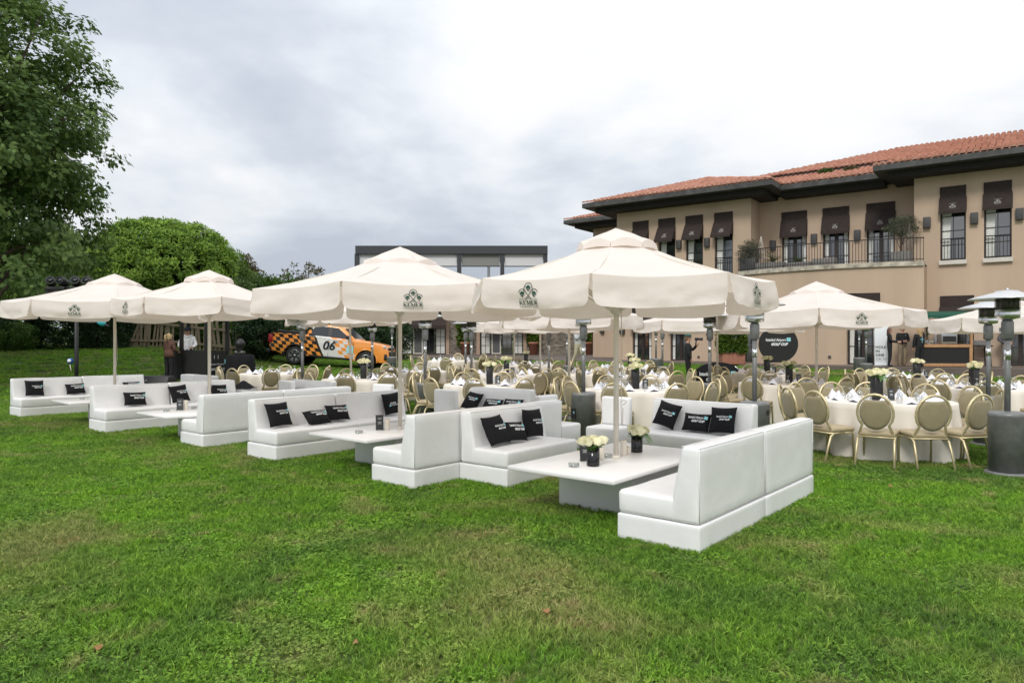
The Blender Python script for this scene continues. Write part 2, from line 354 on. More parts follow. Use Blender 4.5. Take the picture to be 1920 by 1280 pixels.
# ================================================================== ground
def lawn_material(name, blades):
    m = bpy.data.materials.new(name); m.use_nodes = True; N = m.node_tree.nodes; L = m.node_tree.links; p = N['Principled BSDF']
    p.inputs['Roughness'].default_value = 0.7; p.inputs['Specular IOR Level'].default_value = 0.25
    geo = N.new('ShaderNodeNewGeometry')
    def nz(sc_, det=4, dist=0.0, off=(0, 0, 0)):
        mp = N.new('ShaderNodeMapping'); mp.inputs['Location'].default_value = off; mp.inputs['Scale'].default_value = (1, 1, 0.0); L.new(geo.outputs['Position'], mp.inputs[0])
        n = N.new('ShaderNodeTexNoise'); n.inputs['Scale'].default_value = sc_; n.inputs['Detail'].default_value = det; n.inputs['Distortion'].default_value = dist
        L.new(mp.outputs[0], n.inputs['Vector']); return n.outputs[0]
    def ramp(f, stops):
        r = N.new('ShaderNodeValToRGB'); e = r.color_ramp.elements
        e[0].position, e[0].color = stops[0][0], (*stops[0][1], 1); e[1].position, e[1].color = stops[-1][0], (*stops[-1][1], 1)
        for ps, c in stops[1:-1]: q = e.new(ps); q.color = (*c, 1)
        L.new(f, r.inputs[0]); return r.outputs[0]
    def mix(f, a, b, t='MIX'):
        x = N.new('ShaderNodeMixRGB'); x.blend_type = t
        if isinstance(f, (int, float)): x.inputs[0].default_value = f
        else: L.new(f, x.inputs[0])
        L.new(a, x.inputs[1]); L.new(b, x.inputs[2]); return x.outputs[0]
    big = ramp(nz(0.42, 5, 0.6), [(0.34, (0.125, 0.205, 0.050)), (0.47, (0.168, 0.285, 0.040)), (0.62, (0.195, 0.360, 0.032))])
    mid = ramp(nz(1.7, 5, 0.8, (5, 9, 0)), [(0.36, (0.125, 0.200, 0.050)), (0.6, (0.225, 0.350, 0.042))])
    g = mix(0.45, big, mid)
    dryf = nz(0.55, 6, 1.0, (21, 4, 0)); dryr = N.new('ShaderNodeMapRange'); dryr.inputs[1].default_value = 0.51; dryr.inputs[2].default_value = 0.72; L.new(dryf, dryr.inputs[0])
    dryf2 = nz(3.1, 5, 0.5, (2, 14, 0)); dr2 = N.new('ShaderNodeMapRange'); dr2.inputs[1].default_value = 0.58; dr2.inputs[2].default_value = 0.74; L.new(dryf2, dr2.inputs[0])
    ad = N.new('ShaderNodeMath'); ad.operation = 'MULTIPLY_ADD'; ad.use_clamp = True; ad.inputs[1].default_value = 0.75; L.new(dr2.outputs[0], ad.inputs[0])
    ms = N.new('ShaderNodeMath'); ms.operation = 'MULTIPLY'; ms.inputs[1].default_value = 0.8; L.new(dryr.outputs[0], ms.inputs[0]); L.new(ms.outputs[0], ad.inputs[2])
    dc = N.new('ShaderNodeRGB'); dc.outputs[0].default_value = (0.46, 0.39, 0.18, 1)
    if blades:
        at_ = N.new('ShaderNodeAttribute'); at_.attribute_name = 'tint'
        v = ramp(at_.outputs['Fac'], [(0.0, (0.34, 0.44, 0.34)), (0.45, (0.82, 1.02, 0.78)), (0.8, (1.30, 1.45, 1.15)), (1.0, (2.3, 2.05, 2.1))])
        g = mix(1.0, g, v, 'MULTIPLY')
        sub = N.new('ShaderNodeMath'); sub.operation = 'MULTIPLY'; L.new(ad.outputs[0], sub.inputs[0])
        st = N.new('ShaderNodeMapRange'); st.inputs[1].default_value = 0.15; st.inputs[2].default_value = 0.5; st.inputs[3].default_value = 0.1; st.inputs[4].default_value = 1.0
        L.new(at_.outputs['Fac'], st.inputs[0]); L.new(st.outputs[0], sub.inputs[1])
        g = mix(sub.outputs[0], g, dc.outputs[0])
        p.inputs['Subsurface Weight'].default_value = 0.0
        tr = N.new('ShaderNodeBsdfTranslucent'); L.new(g, tr.inputs[0]); L.new(g, p.inputs['Base Color'])
        ms2 = N.new('ShaderNodeMixShader'); ms2.inputs[0].default_value = 0.3; L.new(p.outputs[0], ms2.inputs[1]); L.new(tr.outputs[0], ms2.inputs[2])
        L.new(ms2.outputs[0], N['Material Output'].inputs[0])
    else:
        fine = ramp(nz(26, 4), [(0.3, (0.22, 0.23, 0.20)), (0.7, (0.46, 0.47, 0.42))])
        g = mix(ad.outputs[0], g, dc.outputs[0]); g = mix(1.0, g, fine, 'MULTIPLY')
        L.new(g, p.inputs['Base Color'])
        b = N.new('ShaderNodeBump'); b.inputs['Strength'].default_value = 0.6; b.inputs['Distance'].default_value = 0.03; L.new(nz(45, 5), b.inputs['Height']); L.new(b.outputs[0], p.inputs['Normal'])
    return m
M_lawn = lawn_material('lawn_soil_and_thatch', False)
M_blade = lawn_material('grass_blades', True)
def make_ground():
    xs = [-600, -300, -150, -90] + [-60 + i * 1.5 for i in range(81)] + [90, 150, 300, 600]
    ys = [-60, -20, -5] + [i * 1.5 for i in range(0, 40)] + [65, 80, 110, 160, 250, 400, 700, 1100]
    vs = [(x, y, ground(x, y) + 0.02 * (mnoise.noise(Vector((x * .3, y * .3, 0))) if y > 18 else 0)) for y in ys for x in xs]
    w = len(xs)
    fs = [(j * w + i, j * w + i + 1, (j + 1) * w + i + 1, (j + 1) * w + i) for j in range(len(ys) - 1) for i in range(w - 1)]
    me = bpy.data.meshes.new('lawn'); me.from_pydata(vs, [], fs); me.materials.append(M_lawn)
    me.polygons.foreach_set('use_smooth', [True] * len(fs)); me.update()
    return tag(link('lawn', me), kind='structure')
make_ground()

# grass: small tufts instanced over the lawn that the place shows
def grass_patch(idx, ntuft, size, h, wd, kind):
    """tufts of a few blades that spring from one spot and lean together"""
    rng = random.Random(100 + idx); vs = []; fs = []; tint = []
    def blade(x, y, hh, w, dx, dy, t):
        a = rng.uniform(0, 2 * math.pi); cx, cy = math.cos(a) * w / 2, math.sin(a) * w / 2; b = len(vs)
        vs.extend([(x - cx, y - cy, -0.008), (x + cx, y + cy, -0.008), (x + dx * .3 + cx * .95, y + dy * .3 + cy * .95, hh * .62), (x + dx * .3 - cx * .95, y + dy * .3 - cy * .95, hh * .62), (x + dx, y + dy, hh)])
        fs.extend([(b, b + 1, b + 2, b + 3), (b + 3, b + 2, b + 4)]); tint.extend([t, t])
    for i in range(ntuft):
        x, y = rng.uniform(-size, size) / 2, rng.uniform(-size, size) / 2; tt = rng.random(); la0 = rng.uniform(0, 6.283)
        if kind == 'clover' and rng.random() < .7:
            for q in range(rng.randint(2, 4)):
                hh = h * rng.uniform(.4, .9); r = wd * rng.uniform(.8, 1.3); a = rng.uniform(0, 6.28); cx, cy = x + rng.gauss(0, .012), y + rng.gauss(0, .012); tl, tl2 = rng.uniform(-.5, .5), rng.uniform(-.5, .5)
                for k in range(3):
                    aa = a + k * 2.094; c = (cx + math.cos(aa) * r, cy + math.sin(aa) * r); b = len(vs)
                    for m in range(5):
                        ang = aa + (m - 2) * 1.15; px_, py_ = c[0] + math.cos(ang) * r, c[1] + math.sin(ang) * r; vs.append((px_, py_, hh + (px_ - cx) * tl + (py_ - cy) * tl2))
                    fs.append(tuple(range(b, b + 5))); tint.append(min(1, max(0, tt * .7 + .3 * rng.random())))
            continue
        for q in range(rng.randint(5, 8)):
            hh = h * rng.uniform(.45, 1.2); la = la0 + rng.gauss(0, .9); ln = hh * rng.uniform(.25, 1.3)
            blade(x + rng.gauss(0, .006), y + rng.gauss(0, .006), hh, wd * rng.uniform(.7, 1.25), math.cos(la) * ln, math.sin(la) * ln, min(1, max(0, .65 * tt + .35 * rng.random() + rng.gauss(0, .08))))
    me = bpy.data.meshes.new('grass_tuft'); me.from_pydata(vs, [], fs); me.materials.append(M_blade)
    at_ = me.attributes.new('tint', 'FLOAT', 'FACE'); at_.data.foreach_set('value', tint); me.update()
    return bpy.data.objects.new('grass_tuft', me)
def on_terrace(x, y):
    q = (x - 754 * 32 / FPX) * 0.5868 + (y - 32) * 0.8097
    return (q > -3.85 and x > -4) or y > 46.4
def make_grass():
    coll = bpy.data.collections.new('grass_sources')
    kinds = ['grass', 'grass', 'grass', 'clover', 'fine']
    for i, k in enumerate(kinds):
        if k == 'clover': o = grass_patch(i, 84, 0.38, 0.036, 0.0046, k)
        elif k == 'fine': o = grass_patch(i, 84, 0.38, 0.036, 0.0044, k)
        else: o = grass_patch(i, 74, 0.38, 0.042, 0.0050, k)
        o.name = 'grass_tuft_%d' % i; coll.objects.link(o)
    rng = random.Random(5); pts = []; idx = []; scl = []
    def scatter(y0, y1, dens, s0, s1):
        step = 1 / math.sqrt(dens); yy = y0
        cells = []
        while yy < y1:
            w = 0.76 * yy + 0.9; xx = -w
            while xx < w: cells.append((xx, yy)); xx += step
            yy += step
        for cx_, cy_ in cells:
            x, y = cx_ + rng.uniform(-.6, .6) * step, cy_ + rng.uniform(-.6, .6) * step
            if y > 27 and on_terrace(x, y): continue
            nv = mnoise.noise(Vector((x * 0.9, y * 0.9, 3.3))); k = rng.random()
            if nv > 0.15 and k < 0.45: i = 3
            elif nv < -0.22: i = rng.choice((0, 1, 2, 4))
            else: i = rng.choice((0, 1, 2, 0, 1, 2, 4, 3))
            pts.append((x, y, ground(x, y))); idx.append(i); scl.append(rng.uniform(s0, s1))
    scatter(2.4, 6.0, 34, 0.75, 1.1)
    scatter(6.0, 11.0, 24, 0.85, 1.2)
    scatter(11.0, 18.0, 13, 1.0, 1.4)
    scatter(18.0, 30.0, 7, 1.2, 1.6); scatter(30.0, 40.0, 4, 1.5, 2.0)
    me = bpy.data.meshes.new('lawn_grass'); me.from_pydata(pts, [], [])
    a = me.attributes.new('pick', 'INT', 'POINT'); a.data.foreach_set('value', idx)
    a = me.attributes.new('size', 'FLOAT', 'POINT'); a.data.foreach_set('value', scl)
    me.materials.append(M_blade)
    o = link('lawn_grass', me); tag(o, 'short mown green grass mixed with clover across the lawn', 'grass', kind='stuff')
    ng = bpy.data.node_groups.new('grass_scatter', 'GeometryNodeTree')
    ng.interface.new_socket('Geometry', in_out='INPUT', socket_type='NodeSocketGeometry'); ng.interface.new_socket('Geometry', in_out='OUTPUT', socket_type='NodeSocketGeometry')
    N = ng.nodes; L = ng.links
    gi = N.new('NodeGroupInput'); go = N.new('NodeGroupOutput'); m2p = N.new('GeometryNodeMeshToPoints')
    ci = N.new('GeometryNodeCollectionInfo'); ci.inputs[0].default_value = coll; ci.inputs['Separate Children'].default_value = True; ci.inputs['Reset Children'].default_value = True
    ip = N.new('GeometryNodeInstanceOnPoints'); ip.inputs['Pick Instance'].default_value = True
    na = N.new('GeometryNodeInputNamedAttribute'); na.data_type = 'INT'; na.inputs[0].default_value = 'pick'
    ns = N.new('GeometryNodeInputNamedAttribute'); ns.data_type = 'FLOAT'; ns.inputs[0].default_value = 'size'
    rv = N.new('FunctionNodeRandomValue'); rv.data_type = 'FLOAT_VECTOR'; rv.inputs[0].default_value = (-0.015, -0.015, 0); rv.inputs[1].default_value = (0.015, 0.015, 6.283)
    L.new(gi.outputs[0], m2p.inputs[0]); L.new(m2p.outputs[0], ip.inputs['Points']); L.new(ci.outputs[0], ip.inputs['Instance'])
    L.new(na.outputs[0], ip.inputs['Instance Index']); L.new(rv.outputs[0], ip.inputs['Rotation']); L.new(ns.outputs[0], ip.inputs['Scale'])
    L.new(ip.outputs[0], go.inputs[0])
    o.modifiers.new('scatter', 'NODES').node_group = ng
make_grass()

# fallen leaves scattered on the lawn
M_dead = mat('dry_fallen_leaf', (0.33, 0.17, 0.07), 0.8, var=0.3)
M_dead2 = mat('pale_fallen_leaf', (0.46, 0.36, 0.20), 0.8, var=0.3)
def fallen_leaf(i, x, y, mt, label, s=1.0):
    rng = random.Random(i); n = 9; vs = [(0, 0, 0.012)]; fs = []
    for k in range(n):
        a = 2 * math.pi * k / n; r = 0.026 * (1.0 if k % 2 else 0.72) * (1.5 if k == 0 else 1) * s
        vs.append((math.cos(a) * r, math.sin(a) * r * 0.7, 0.010 * math.sin(a * 2 + i) + 0.006 * rng.random()))
    fs = [(0, k + 1, (k + 1) % n + 1) for k in range(n)]
    me = bpy.data.meshes.new('fallen_leaf'); me.from_pydata(vs, [], fs); me.materials.append(mt); me.update()
    tag(link('fallen_leaf', me, None, (x, y, ground(x, y) + 0.034), (0.3, 0.1 * i, i * 1.7)), label, 'leaf', 'fallen leaves on the lawn')
for i, (px, py, mt, s, lb) in enumerate([(183, 1225, M_dead, 1, 'curled brown fallen leaf on grass near the lower left corner'), (668, 1217, M_dead, 1.1, 'long brown fallen leaf on the foreground grass, left of centre'),
        (1026, 1156, M_dead, 1, 'brown fallen leaf on grass below the middle of the picture'),
        (1670, 917, M_dead, 1.2, 'reddish brown fallen leaf on grass in front of the nearest banquet chairs')]):
    d = FPX * 1.6 / (py - 640); fallen_leaf(i, gx(px, d), d, mt, lb, s)

# ================================================================== the clubhouse
BW = Vector((0.81, -0.587, 0)).normalized(); BB = Vector((-BW.y, BW.x, 0))
P0 = Vector((754 * 32 / FPX, 32, 0)); BROT = math.atan2(BW.y, BW.x)
TZ = 0.55                                    # terrace level
def bx(px, c):
    k = (px - 960) / FPX
    return (k * (P0.y + BB.y * c) - P0.x - BB.x * c) / (BW.x - k * BW.y)
def bz(py, x, c): return CAM_H + (640 - py) * (P0.y + BW.y * x + BB.y * c) / FPX
def bw(x, c, z): return P0 + BW * x + BB * c + Vector((0, 0, z))

M_stucco = mat('beige_stucco', (0.51, 0.388, 0.288), 0.9, var=0.10, vscale=0.7, bump=0.15, bscale=25, spec=0.2, streak=True)
M_soffit = mat('dark_brown_soffit', (0.022, 0.020, 0.019), 0.8, var=0.2)
M_fascia = mat('weathered_dark_fascia', (0.060, 0.062, 0.060), 0.7, var=0.35, vscale=3)
M_brown = mat('dark_brown_joinery', (0.030, 0.019, 0.017), 0.5, var=0.15)
M_awning = mat('dark_brown_awning_canvas', (0.036, 0.025, 0.022), 0.9, var=0.2, bump=0.1)
M_sill = mat('pale_stone_sill', (0.62, 0.58, 0.52), 0.8, var=0.1)
M_lichen = mat('lichen_stained_coping', (0.42, 0.38, 0.31), 0.9, var=0.45, vscale=3.5)
M_iron = mat('dark_iron_railing', (0.03, 0.028, 0.026), 0.5, metal=0.3)
M_lampbox = mat('grey_wall_lamp', (0.06, 0.06, 0.06), 0.6)
M_curtain = mat('white_curtain', (0.68, 0.68, 0.64), 0.9, var=0.06)
M_terra = mat('terracotta_pot', (0.36, 0.155, 0.105), 0.85, var=0.12)
M_concrete = mat('grey_planter', (0.21, 0.20, 0.185), 0.9, var=0.12)
def tile_mat():
    m = mat('terracotta_roof_tile', (0.43, 0.15, 0.085), 0.8, var=0.0); N = m.node_tree.nodes; L = m.node_tree.links; p = N['Principled BSDF']
    geo = N.new('ShaderNodeNewGeometry'); n = N.new('ShaderNodeTexNoise'); n.inputs['Scale'].default_value = 2.2; n.inputs['Detail'].default_value = 6; n.inputs['Roughness'].default_value = 0.75
    L.new(geo.outputs['Position'], n.inputs['Vector']); r = N.new('ShaderNodeValToRGB'); e = r.color_ramp.elements
    e[0].position = 0.3; e[0].color = (0.30, 0.14, 0.10, 1); e[1].position = 0.72; e[1].color = (0.60, 0.37, 0.285, 1); q = e.new(0.5); q.color = (0.49, 0.245, 0.175, 1)
    L.new(n.outputs[0], r.inputs[0]); L.new(r.outputs[0], p.inputs['Base Color']); return m
M_tile = tile_mat()

terr = MB()
edge = [bw(18, -3.8, 0), bw(-2, -3.8, 0), bw(-13.5, -3.6, 0), Vector((-3, 46.5, 0)), Vector((-13.5, 46.5, 0)), Vector((-14, 62, 0)), Vector((12, 62, 0)), bw(18, 8, 0)]
vs = [(p.x, p.y, TZ) for p in edge] + [(p.x, p.y, TZ - 0.5) for p in edge]; k = len(edge)
terr.add(vs, [tuple(range(k))] + [(i, (i + 1) % k, k + (i + 1) % k, k + i) for i in range(k)])
tag(terr.build('terrace', mat('terrace_paving', (0.13, 0.105, 0.09), 0.85, var=0.12, vscale=2)), kind='structure')

club = empty('clubhouse_building', (P0.x, P0.y, 0), BROT)
tag(club, 'large beige stucco clubhouse with terracotta tiled hip roofs and dark awnings', 'building')

def wall_panel(mb, x0, x1, z0, z1, y, opens, reveal=0.25, yfun=None, nx=1):
    """front wall face with rectangular openings and their reveals"""
    xs = sorted(set([x0, x1] + [v for o in opens for v in (o[0], o[1])] + ([x0 + (x1 - x0) * i / nx for i in range(1, nx)])))
    zs = sorted(set([z0, z1] + [v for o in opens for v in (o[2], o[3])]))
    Y = yfun or (lambda x: y)
    for i in range(len(xs) - 1):
        for j in range(len(zs) - 1):
            cx, cz = (xs[i] + xs[i + 1]) / 2, (zs[j] + zs[j + 1]) / 2
            if any(o[0] < cx < o[1] and o[2] < cz < o[3] for o in opens): continue
            a, b, c, d = xs[i], xs[i + 1], zs[j], zs[j + 1]
            mb.add([(a, Y(a), c), (b, Y(b), c), (b, Y(b), d), (a, Y(a), d)], [(0, 1, 2, 3)])
    for (a, b, c, d) in opens:
        ya, yb = Y(a), Y(b)
        mb.add([(a, ya, c), (a, ya, d), (a, ya + reveal, d), (a, ya + reveal, c)], [(0, 1, 2, 3)])
        mb.add([(b, yb, c), (b, yb + reveal, c), (b, yb + reveal, d), (b, yb, d)], [(0, 1, 2, 3)])
        mb.add([(a, ya, d), (b, yb, d), (b, yb + reveal, d), (a, ya + reveal, d)], [(0, 1, 2, 3)])
        mb.add([(a, ya, c), (a, ya + reveal, c), (b, yb + reveal, c), (b, yb, c)], [(0, 1, 2, 3)])

def french_window(parent, x, w, z0, z1, y, leaves=2, awn=None, logo=True, sill=False, rail=False, curtain=(1, 1), rows=4, label=None):
    """window (> frame, pane, curtain, awning ...) set 0.18 m into the wall plane y; x is its centre"""
    h = z1 - z0; yy = y + 0.16
    wn = MB(); t = 0.07
    wn.box((-w / 2 + t / 2, 0, h / 2), (t, 0.09, h)); wn.box((w / 2 - t / 2, 0, h / 2), (t, 0.09, h))
    wn.box((0, 0, t / 2), (w - 2 * t, 0.09, t)); wn.box((0, 0, h - t / 2), (w - 2 * t, 0.09, t))
    if leaves == 2: wn.box((0, 0, h / 2), (0.16, 0.085, h - 2 * t))
    o = wn.build('window', M_brown, parent, (x, yy, z0))
    if label: o['label'] = label
    bars = MB(); lw = (w - 2 * t - (0.16 if leaves == 2 else 0)) / leaves
    for l in range(leaves):
        c = 0 if leaves == 1 else (-1 + 2 * l) * (0.08 + lw / 2)
        pn = MB(); pn.box((0, 0, 0), (lw, 0.012, h - 2 * t)); pn.build('pane', M_wglass, o, (c, 0.03, h / 2))
        bars.box((c, -0.005, h / 2), (0.028, 0.03, h - 2 * t))
        for r in range(1, rows):
            bars.box((c, -0.005, t + (h - 2 * t) * r / rows), (lw, 0.028, 0.028))
        if curtain[l if l < len(curtain) else 0]:
            sgn = -1 if l == 0 else 1
            cm = MB(); cm.smooth = True; n = 10; vs = []
            for j in range(9):
                zz = t + (h - 2 * t) * j / 8; wd = lw * (0.34 + 0.20 * (j / 8) ** 2)
                for i in range(n + 1):
                    vs.append((c + sgn * (lw / 2 - wd * i / n), 0.016 + 0.006 * math.sin(i * 2.4), zz))
            cm.add(vs, [(j * (n + 1) + i, j * (n + 1) + i + 1, (j + 1) * (n + 1) + i + 1, (j + 1) * (n + 1) + i) for j in range(8) for i in range(n)])
            cm.build('curtain', M_curtain, o, fix=False)
    bars.build('glazing_bars', M_brown, o)
    if awn:
        a0, a1, out_ = awn            # drop of the vertical screen, full drop, projection
        ab = MB(); yo = -0.17
        ab.box((0, yo - 0.02, h - a0 / 2 - 0.01), (w + 0.02, 0.05, a0))
        ww = w / 2 + 0.04; za, zb = h - a0, h - a1
        n = 6
        for i in range(n):
            s0, s1 = i / n, (i + 1) / n
            f = lambda s: (yo - 0.05 - out_ * s, za + (zb - za) * s - 0.05 * math.sin(math.pi * s))
            (y0_, z0_), (y1_, z1_) = f(s0), f(s1)
            ab.add([(-ww, y0_, z0_), (ww, y0_, z0_), (ww, y1_, z1_), (-ww, y1_, z1_)], [(0, 1, 2, 3)])
        ye, ze = f(1.0)
        ab.add([(-ww, ye, ze), (ww, ye, ze), (ww, ye, ze - 0.12), (-ww, ye, ze - 0.12)], [(0, 1, 2, 3)])
        ab.add([(-ww, yo - 0.05, za), (-ww, ye, ze), (-ww, yo - 0.04, ze + 0.05)], [(0, 1, 2)])
        ab.add([(ww, yo - 0.05, za), (ww, ye, ze), (ww, yo - 0.04, ze + 0.05)], [(0, 1, 2)])
        ao = ab.build('awning', M_awning, o, fix=False)
        if logo:
            s_ = 0.27
            def fn(u, v):
                s = 0.80 - v * s_ * 0.9 / max(0.3, a1 - a0)
                yq, zq = f(s); return (u * s_, yq - 0.014, zq + 0.006)
            decal('emblem', merge([shift(EMB, -0.5, 0.0), ribbon([(-0.5, 1.02), (0.5, 1.02)], 0.03)]), M_awnlogo, fn, ao)
    if sill: box_obj('sill', (0, -0.2, -0.10), (w + 0.08, 0.22, 0.18), M_sill, o)
    if rail:
        rl = MB(); rh = 0.95
        rl.box((0, -0.12, rh), (w - 0.02, 0.04, 0.04)); rl.box((0, -0.12, 0.06), (w - 0.02, 0.03, 0.03))
        n = max(4, int(w / 0.13))
        for i in range(n + 1): rl.box((-w / 2 + 0.03 + (w - 0.06) * i / n, -0.12, rh / 2), (0.018, 0.018, rh))
        rl.build('railing', M_iron, o)
    return o

WT = 9.1; EV = 9.42; OV = 1.4
# --- right wing
wins = []
def opening(pxa, pxb, pya, pyb, y):
    a, b = bx(pxa, y), bx(pxb, y); c = (a + b) / 2
    return (a, b, bz(pyb, c, y), bz(pya, c, y))
rw_up = [opening(1763, 1811, 349, 491, 0), opening(1845, 1897, 340, 483, 0), opening(1935, 1992, 329, 474, 0)]
zt = sum(o[3] for o in rw_up) / 3; zb_ = sum(o[2] for o in rw_up) / 3
rw_up = [(o[0], o[1], zb_, zt) for o in rw_up]
rw_dn = [opening(1763, 1826, 542, 690, 0), opening(1880, 1948, 538, 694, 0)]
rw_dn = [(o[0], o[1], TZ + 0.01, 3.6) for o in rw_dn]
mb = MB(); wall_panel(mb, 0.0, 13, TZ, WT, 0, rw_up + rw_dn)
mb.add([(0, 0, TZ), (0, 0, WT), (0, 12, WT), (0, 12, TZ)], [(0, 1, 2, 3)])
mb.build('wall', M_stucco, club, fix=False)
for i, o in enumerate(rw_up): french_window(club, (o[0] + o[1]) / 2, o[1] - o[0], o[2], o[3], 0, 1, (0.5, 1.12, 0.26), sill=True, rail=True, rows=5)
for i, o in enumerate(rw_dn): french_window(club, (o[0] + o[1]) / 2, o[1] - o[0], o[2], o[3], 0, 2, (0.5, 1.35, 0.5))
# --- recessed middle
RY = 1.6
rc = [opening(1466, 1513, 397, 497, RY), opening(1543, 1592, 388, 493, RY), opening(1625, 1678, 379, 488, RY)]
zt = sum(o[3] for o in rc) / 3; rc = [(o[0], o[1], 5.02, zt) for o in rc]
XL = bx(1408, 0)
mb = MB(); wall_panel(mb, XL, 0, 4.9, WT, RY, rc); mb.build('wall', M_stucco, club, fix=False)
for o in rc: french_window(club, (o[0] + o[1]) / 2, o[1] - o[0], o[2], o[3], RY, 2, (0.45, 1.25, 0.26))
# --- left wing
XLL = bx(1156.6, 0)
lw_ = [opening(1187, 1216, 415, 497, 0), opening(1235, 1266, 409, 497, 0), opening(1286, 1318, 404, 497, 0), opening(1340, 1374, 397, 500, 0)]
zt = sum(o[3] for o in lw_) / 4; lw_ = [(o[0], o[1], 5.02, zt) for o in lw_]
ld = [opening(1186, 1222, 560, 670, 0), opening(1257, 1294, 560, 674, 0)]
ld = [(o[0], o[1], TZ + 0.01, 3.6) for o in ld]
mb = MB(); wall_panel(mb, XLL, XL, TZ, WT, 0, lw_ + ld)
mb.add([(XL, 0, TZ), (XL, RY, TZ), (XL, RY, WT), (XL, 0, WT)], [(0, 1, 2, 3)])
mb.add([(XLL, 0, TZ), (XLL, 0, WT), (XLL, 8, WT), (XLL, 8, TZ)], [(0, 1, 2, 3)])
mb.build('wall', M_stucco, club, fix=False)
for o in lw_: french_window(club, (o[0] + o[1]) / 2, o[1] - o[0], o[2], o[3], 0, 1, (0.5, 1.25, 0.5), rail=True, rows=5)
for o in ld: french_window(club, (o[0] + o[1]) / 2, o[1] - o[0], o[2], o[3], 0, 2, (0.5, 1.2, 0.4), logo=False)
# --- far wing set back on the left
mb = MB(); XF = bx(1112, 5.6)
wall_panel(mb, XF, XLL + 0.3, TZ, WT + 0.2, 5.6, []); mb.add([(XF, 5.6, TZ), (XF, 5.6, WT + .2), (XF, 14, WT + .2), (XF, 14, TZ)], [(0, 1, 2, 3)])
mb.build('wall', M_stucco, club, fix=False)
# --- bowed ground-floor bay with the balcony on top
BX0, BX1, BZ = bx(1384, -1.1), 0.5, 4.88
def bow(x):
    u = (x - (BX0 + BX1) / 2) / ((BX1 - BX0) / 2); return -1.1 - 0.85 * (1 - u * u)
bd = [opening(1589, 1650, 540, 680, -1.7)]; bd = [(o[0], o[1], TZ + 0.01, 3.75) for o in bd]
bd.append((bx(1338, -1.3) + 0.75, bx(1338, -1.3) + 2.2, TZ + 0.01, 3.6))
mb = MB(); wall_panel(mb, BX0, BX1, TZ, BZ, 0, bd, yfun=bow, nx=24)
mb.add([(BX1, bow(BX1), TZ), (BX1, 0, TZ), (BX1, 0, BZ), (BX1, bow(BX1), BZ)], [(0, 1, 2, 3)])
mb.add([(BX0, bow(BX0), TZ), (BX0, bow(BX0), BZ), (BX0, 0, BZ), (BX0, 0, TZ)], [(0, 1, 2, 3)])
mb.build('wall', M_stucco, club, fix=False)
for o in bd:
    c = (o[0] + o[1]) / 2; french_window(club, c, o[1] - o[0] - 0.02, o[2], o[3], bow(c) + 0.05, 2, (0.55, 1.1, 0.1), logo=False)
for px, py in ((1467, 616), (1512, 616)):
    x = bx(px, -1.8); box_obj('wall_lamp', (x, bow(x) - 0.12, 2.75), (0.42, 0.2, 0.24), M_lampbox, club, 0.02)
cp = MB(); n = 30
for i in range(n):
    xa, xb = BX0 + (BX1 - BX0) * i / n, BX0 + (BX1 - BX0) * (i + 1) / n
    ya, yb = bow(xa) - 0.1, bow(xb) - 0.1
    cp.add([(xa, ya, BZ), (xb, yb, BZ), (xb, yb, BZ + .2), (xa, ya, BZ + .2), (xa, ya + .45, BZ), (xb, yb + .45, BZ), (xb, yb + .45, BZ + .2), (xa, ya + .45, BZ + .2)],
           [(0, 1, 2, 3), (3, 2, 6, 7), (0, 4, 5, 1), (4, 7, 6, 5)] + ([(0, 3, 7, 4)] if i == 0 else []) + ([(1, 5, 6, 2)] if i == n - 1 else []))
bal = cp.build('balcony_coping', M_lichen, club)
fl = MB(); xs_ = [BX0 + (BX1 - BX0) * i / n for i in range(n + 1)]
vs = [(x, bow(x) + 0.3, BZ + 0.1) for x in xs_] + [(BX1, RY, BZ + .1), (BX0, RY, BZ + .1)]
fl.add(vs, [tuple(range(len(vs)))]); fl.build('balcony_floor', M_concrete, club)
rb = MB(); top = [(x, bow(x) + 0.02, BZ + 1.22) for x in xs_]
rb.tube(top, 0.025, 6); rb.tube([(x, y, BZ + 0.3) for x, y, z in top], 0.014, 5)
rail = rb.build('balcony_railing', M_iron, club)
bm_ = MB(); bm_.box((0, 0, 0.5), (0.022, 0.022, 1.0)); bal_me = bm_.mesh('baluster', M_iron)
nb = 66
for i in range(nb + 1):
    x = BX0 + 0.02 + (BX1 - BX0 - 0.04) * i / nb; link('baluster', bal_me, rail, (x, bow(x) + 0.02, BZ + 0.2))
# --- wall lamps between the upper windows
lm = MB(); lm.box((0, 0, 0), (0.28, 0.2, 0.48)); lamp_me = lm.mesh('wall_lamp', M_lampbox, bevel=0.015)
for px, py, y in ((1738.5, 418, 0), (1827, 410, 0), (1912, 402, 0), (1527, 448, RY), (1608, 441, RY), (1274, 459, 0), (1326.5, 455, 0), (1450, 460, RY), (1737, 609, 0), (1130, 618, 5.6), (1168, 618, 0)):
    x = bx(px, y); link('wall_lamp', lamp_me, club, (x, y - 0.1, bz(py, x, y)))
for px, y in ((1556, -1.9), (1310, 0)):
    x = bx(px, y); box_obj('vent_grille', (x, (bow(x) if y else 0) - 0.02, bz(669, x, y)), (0.12, 0.04, 0.12), M_lampbox, club)

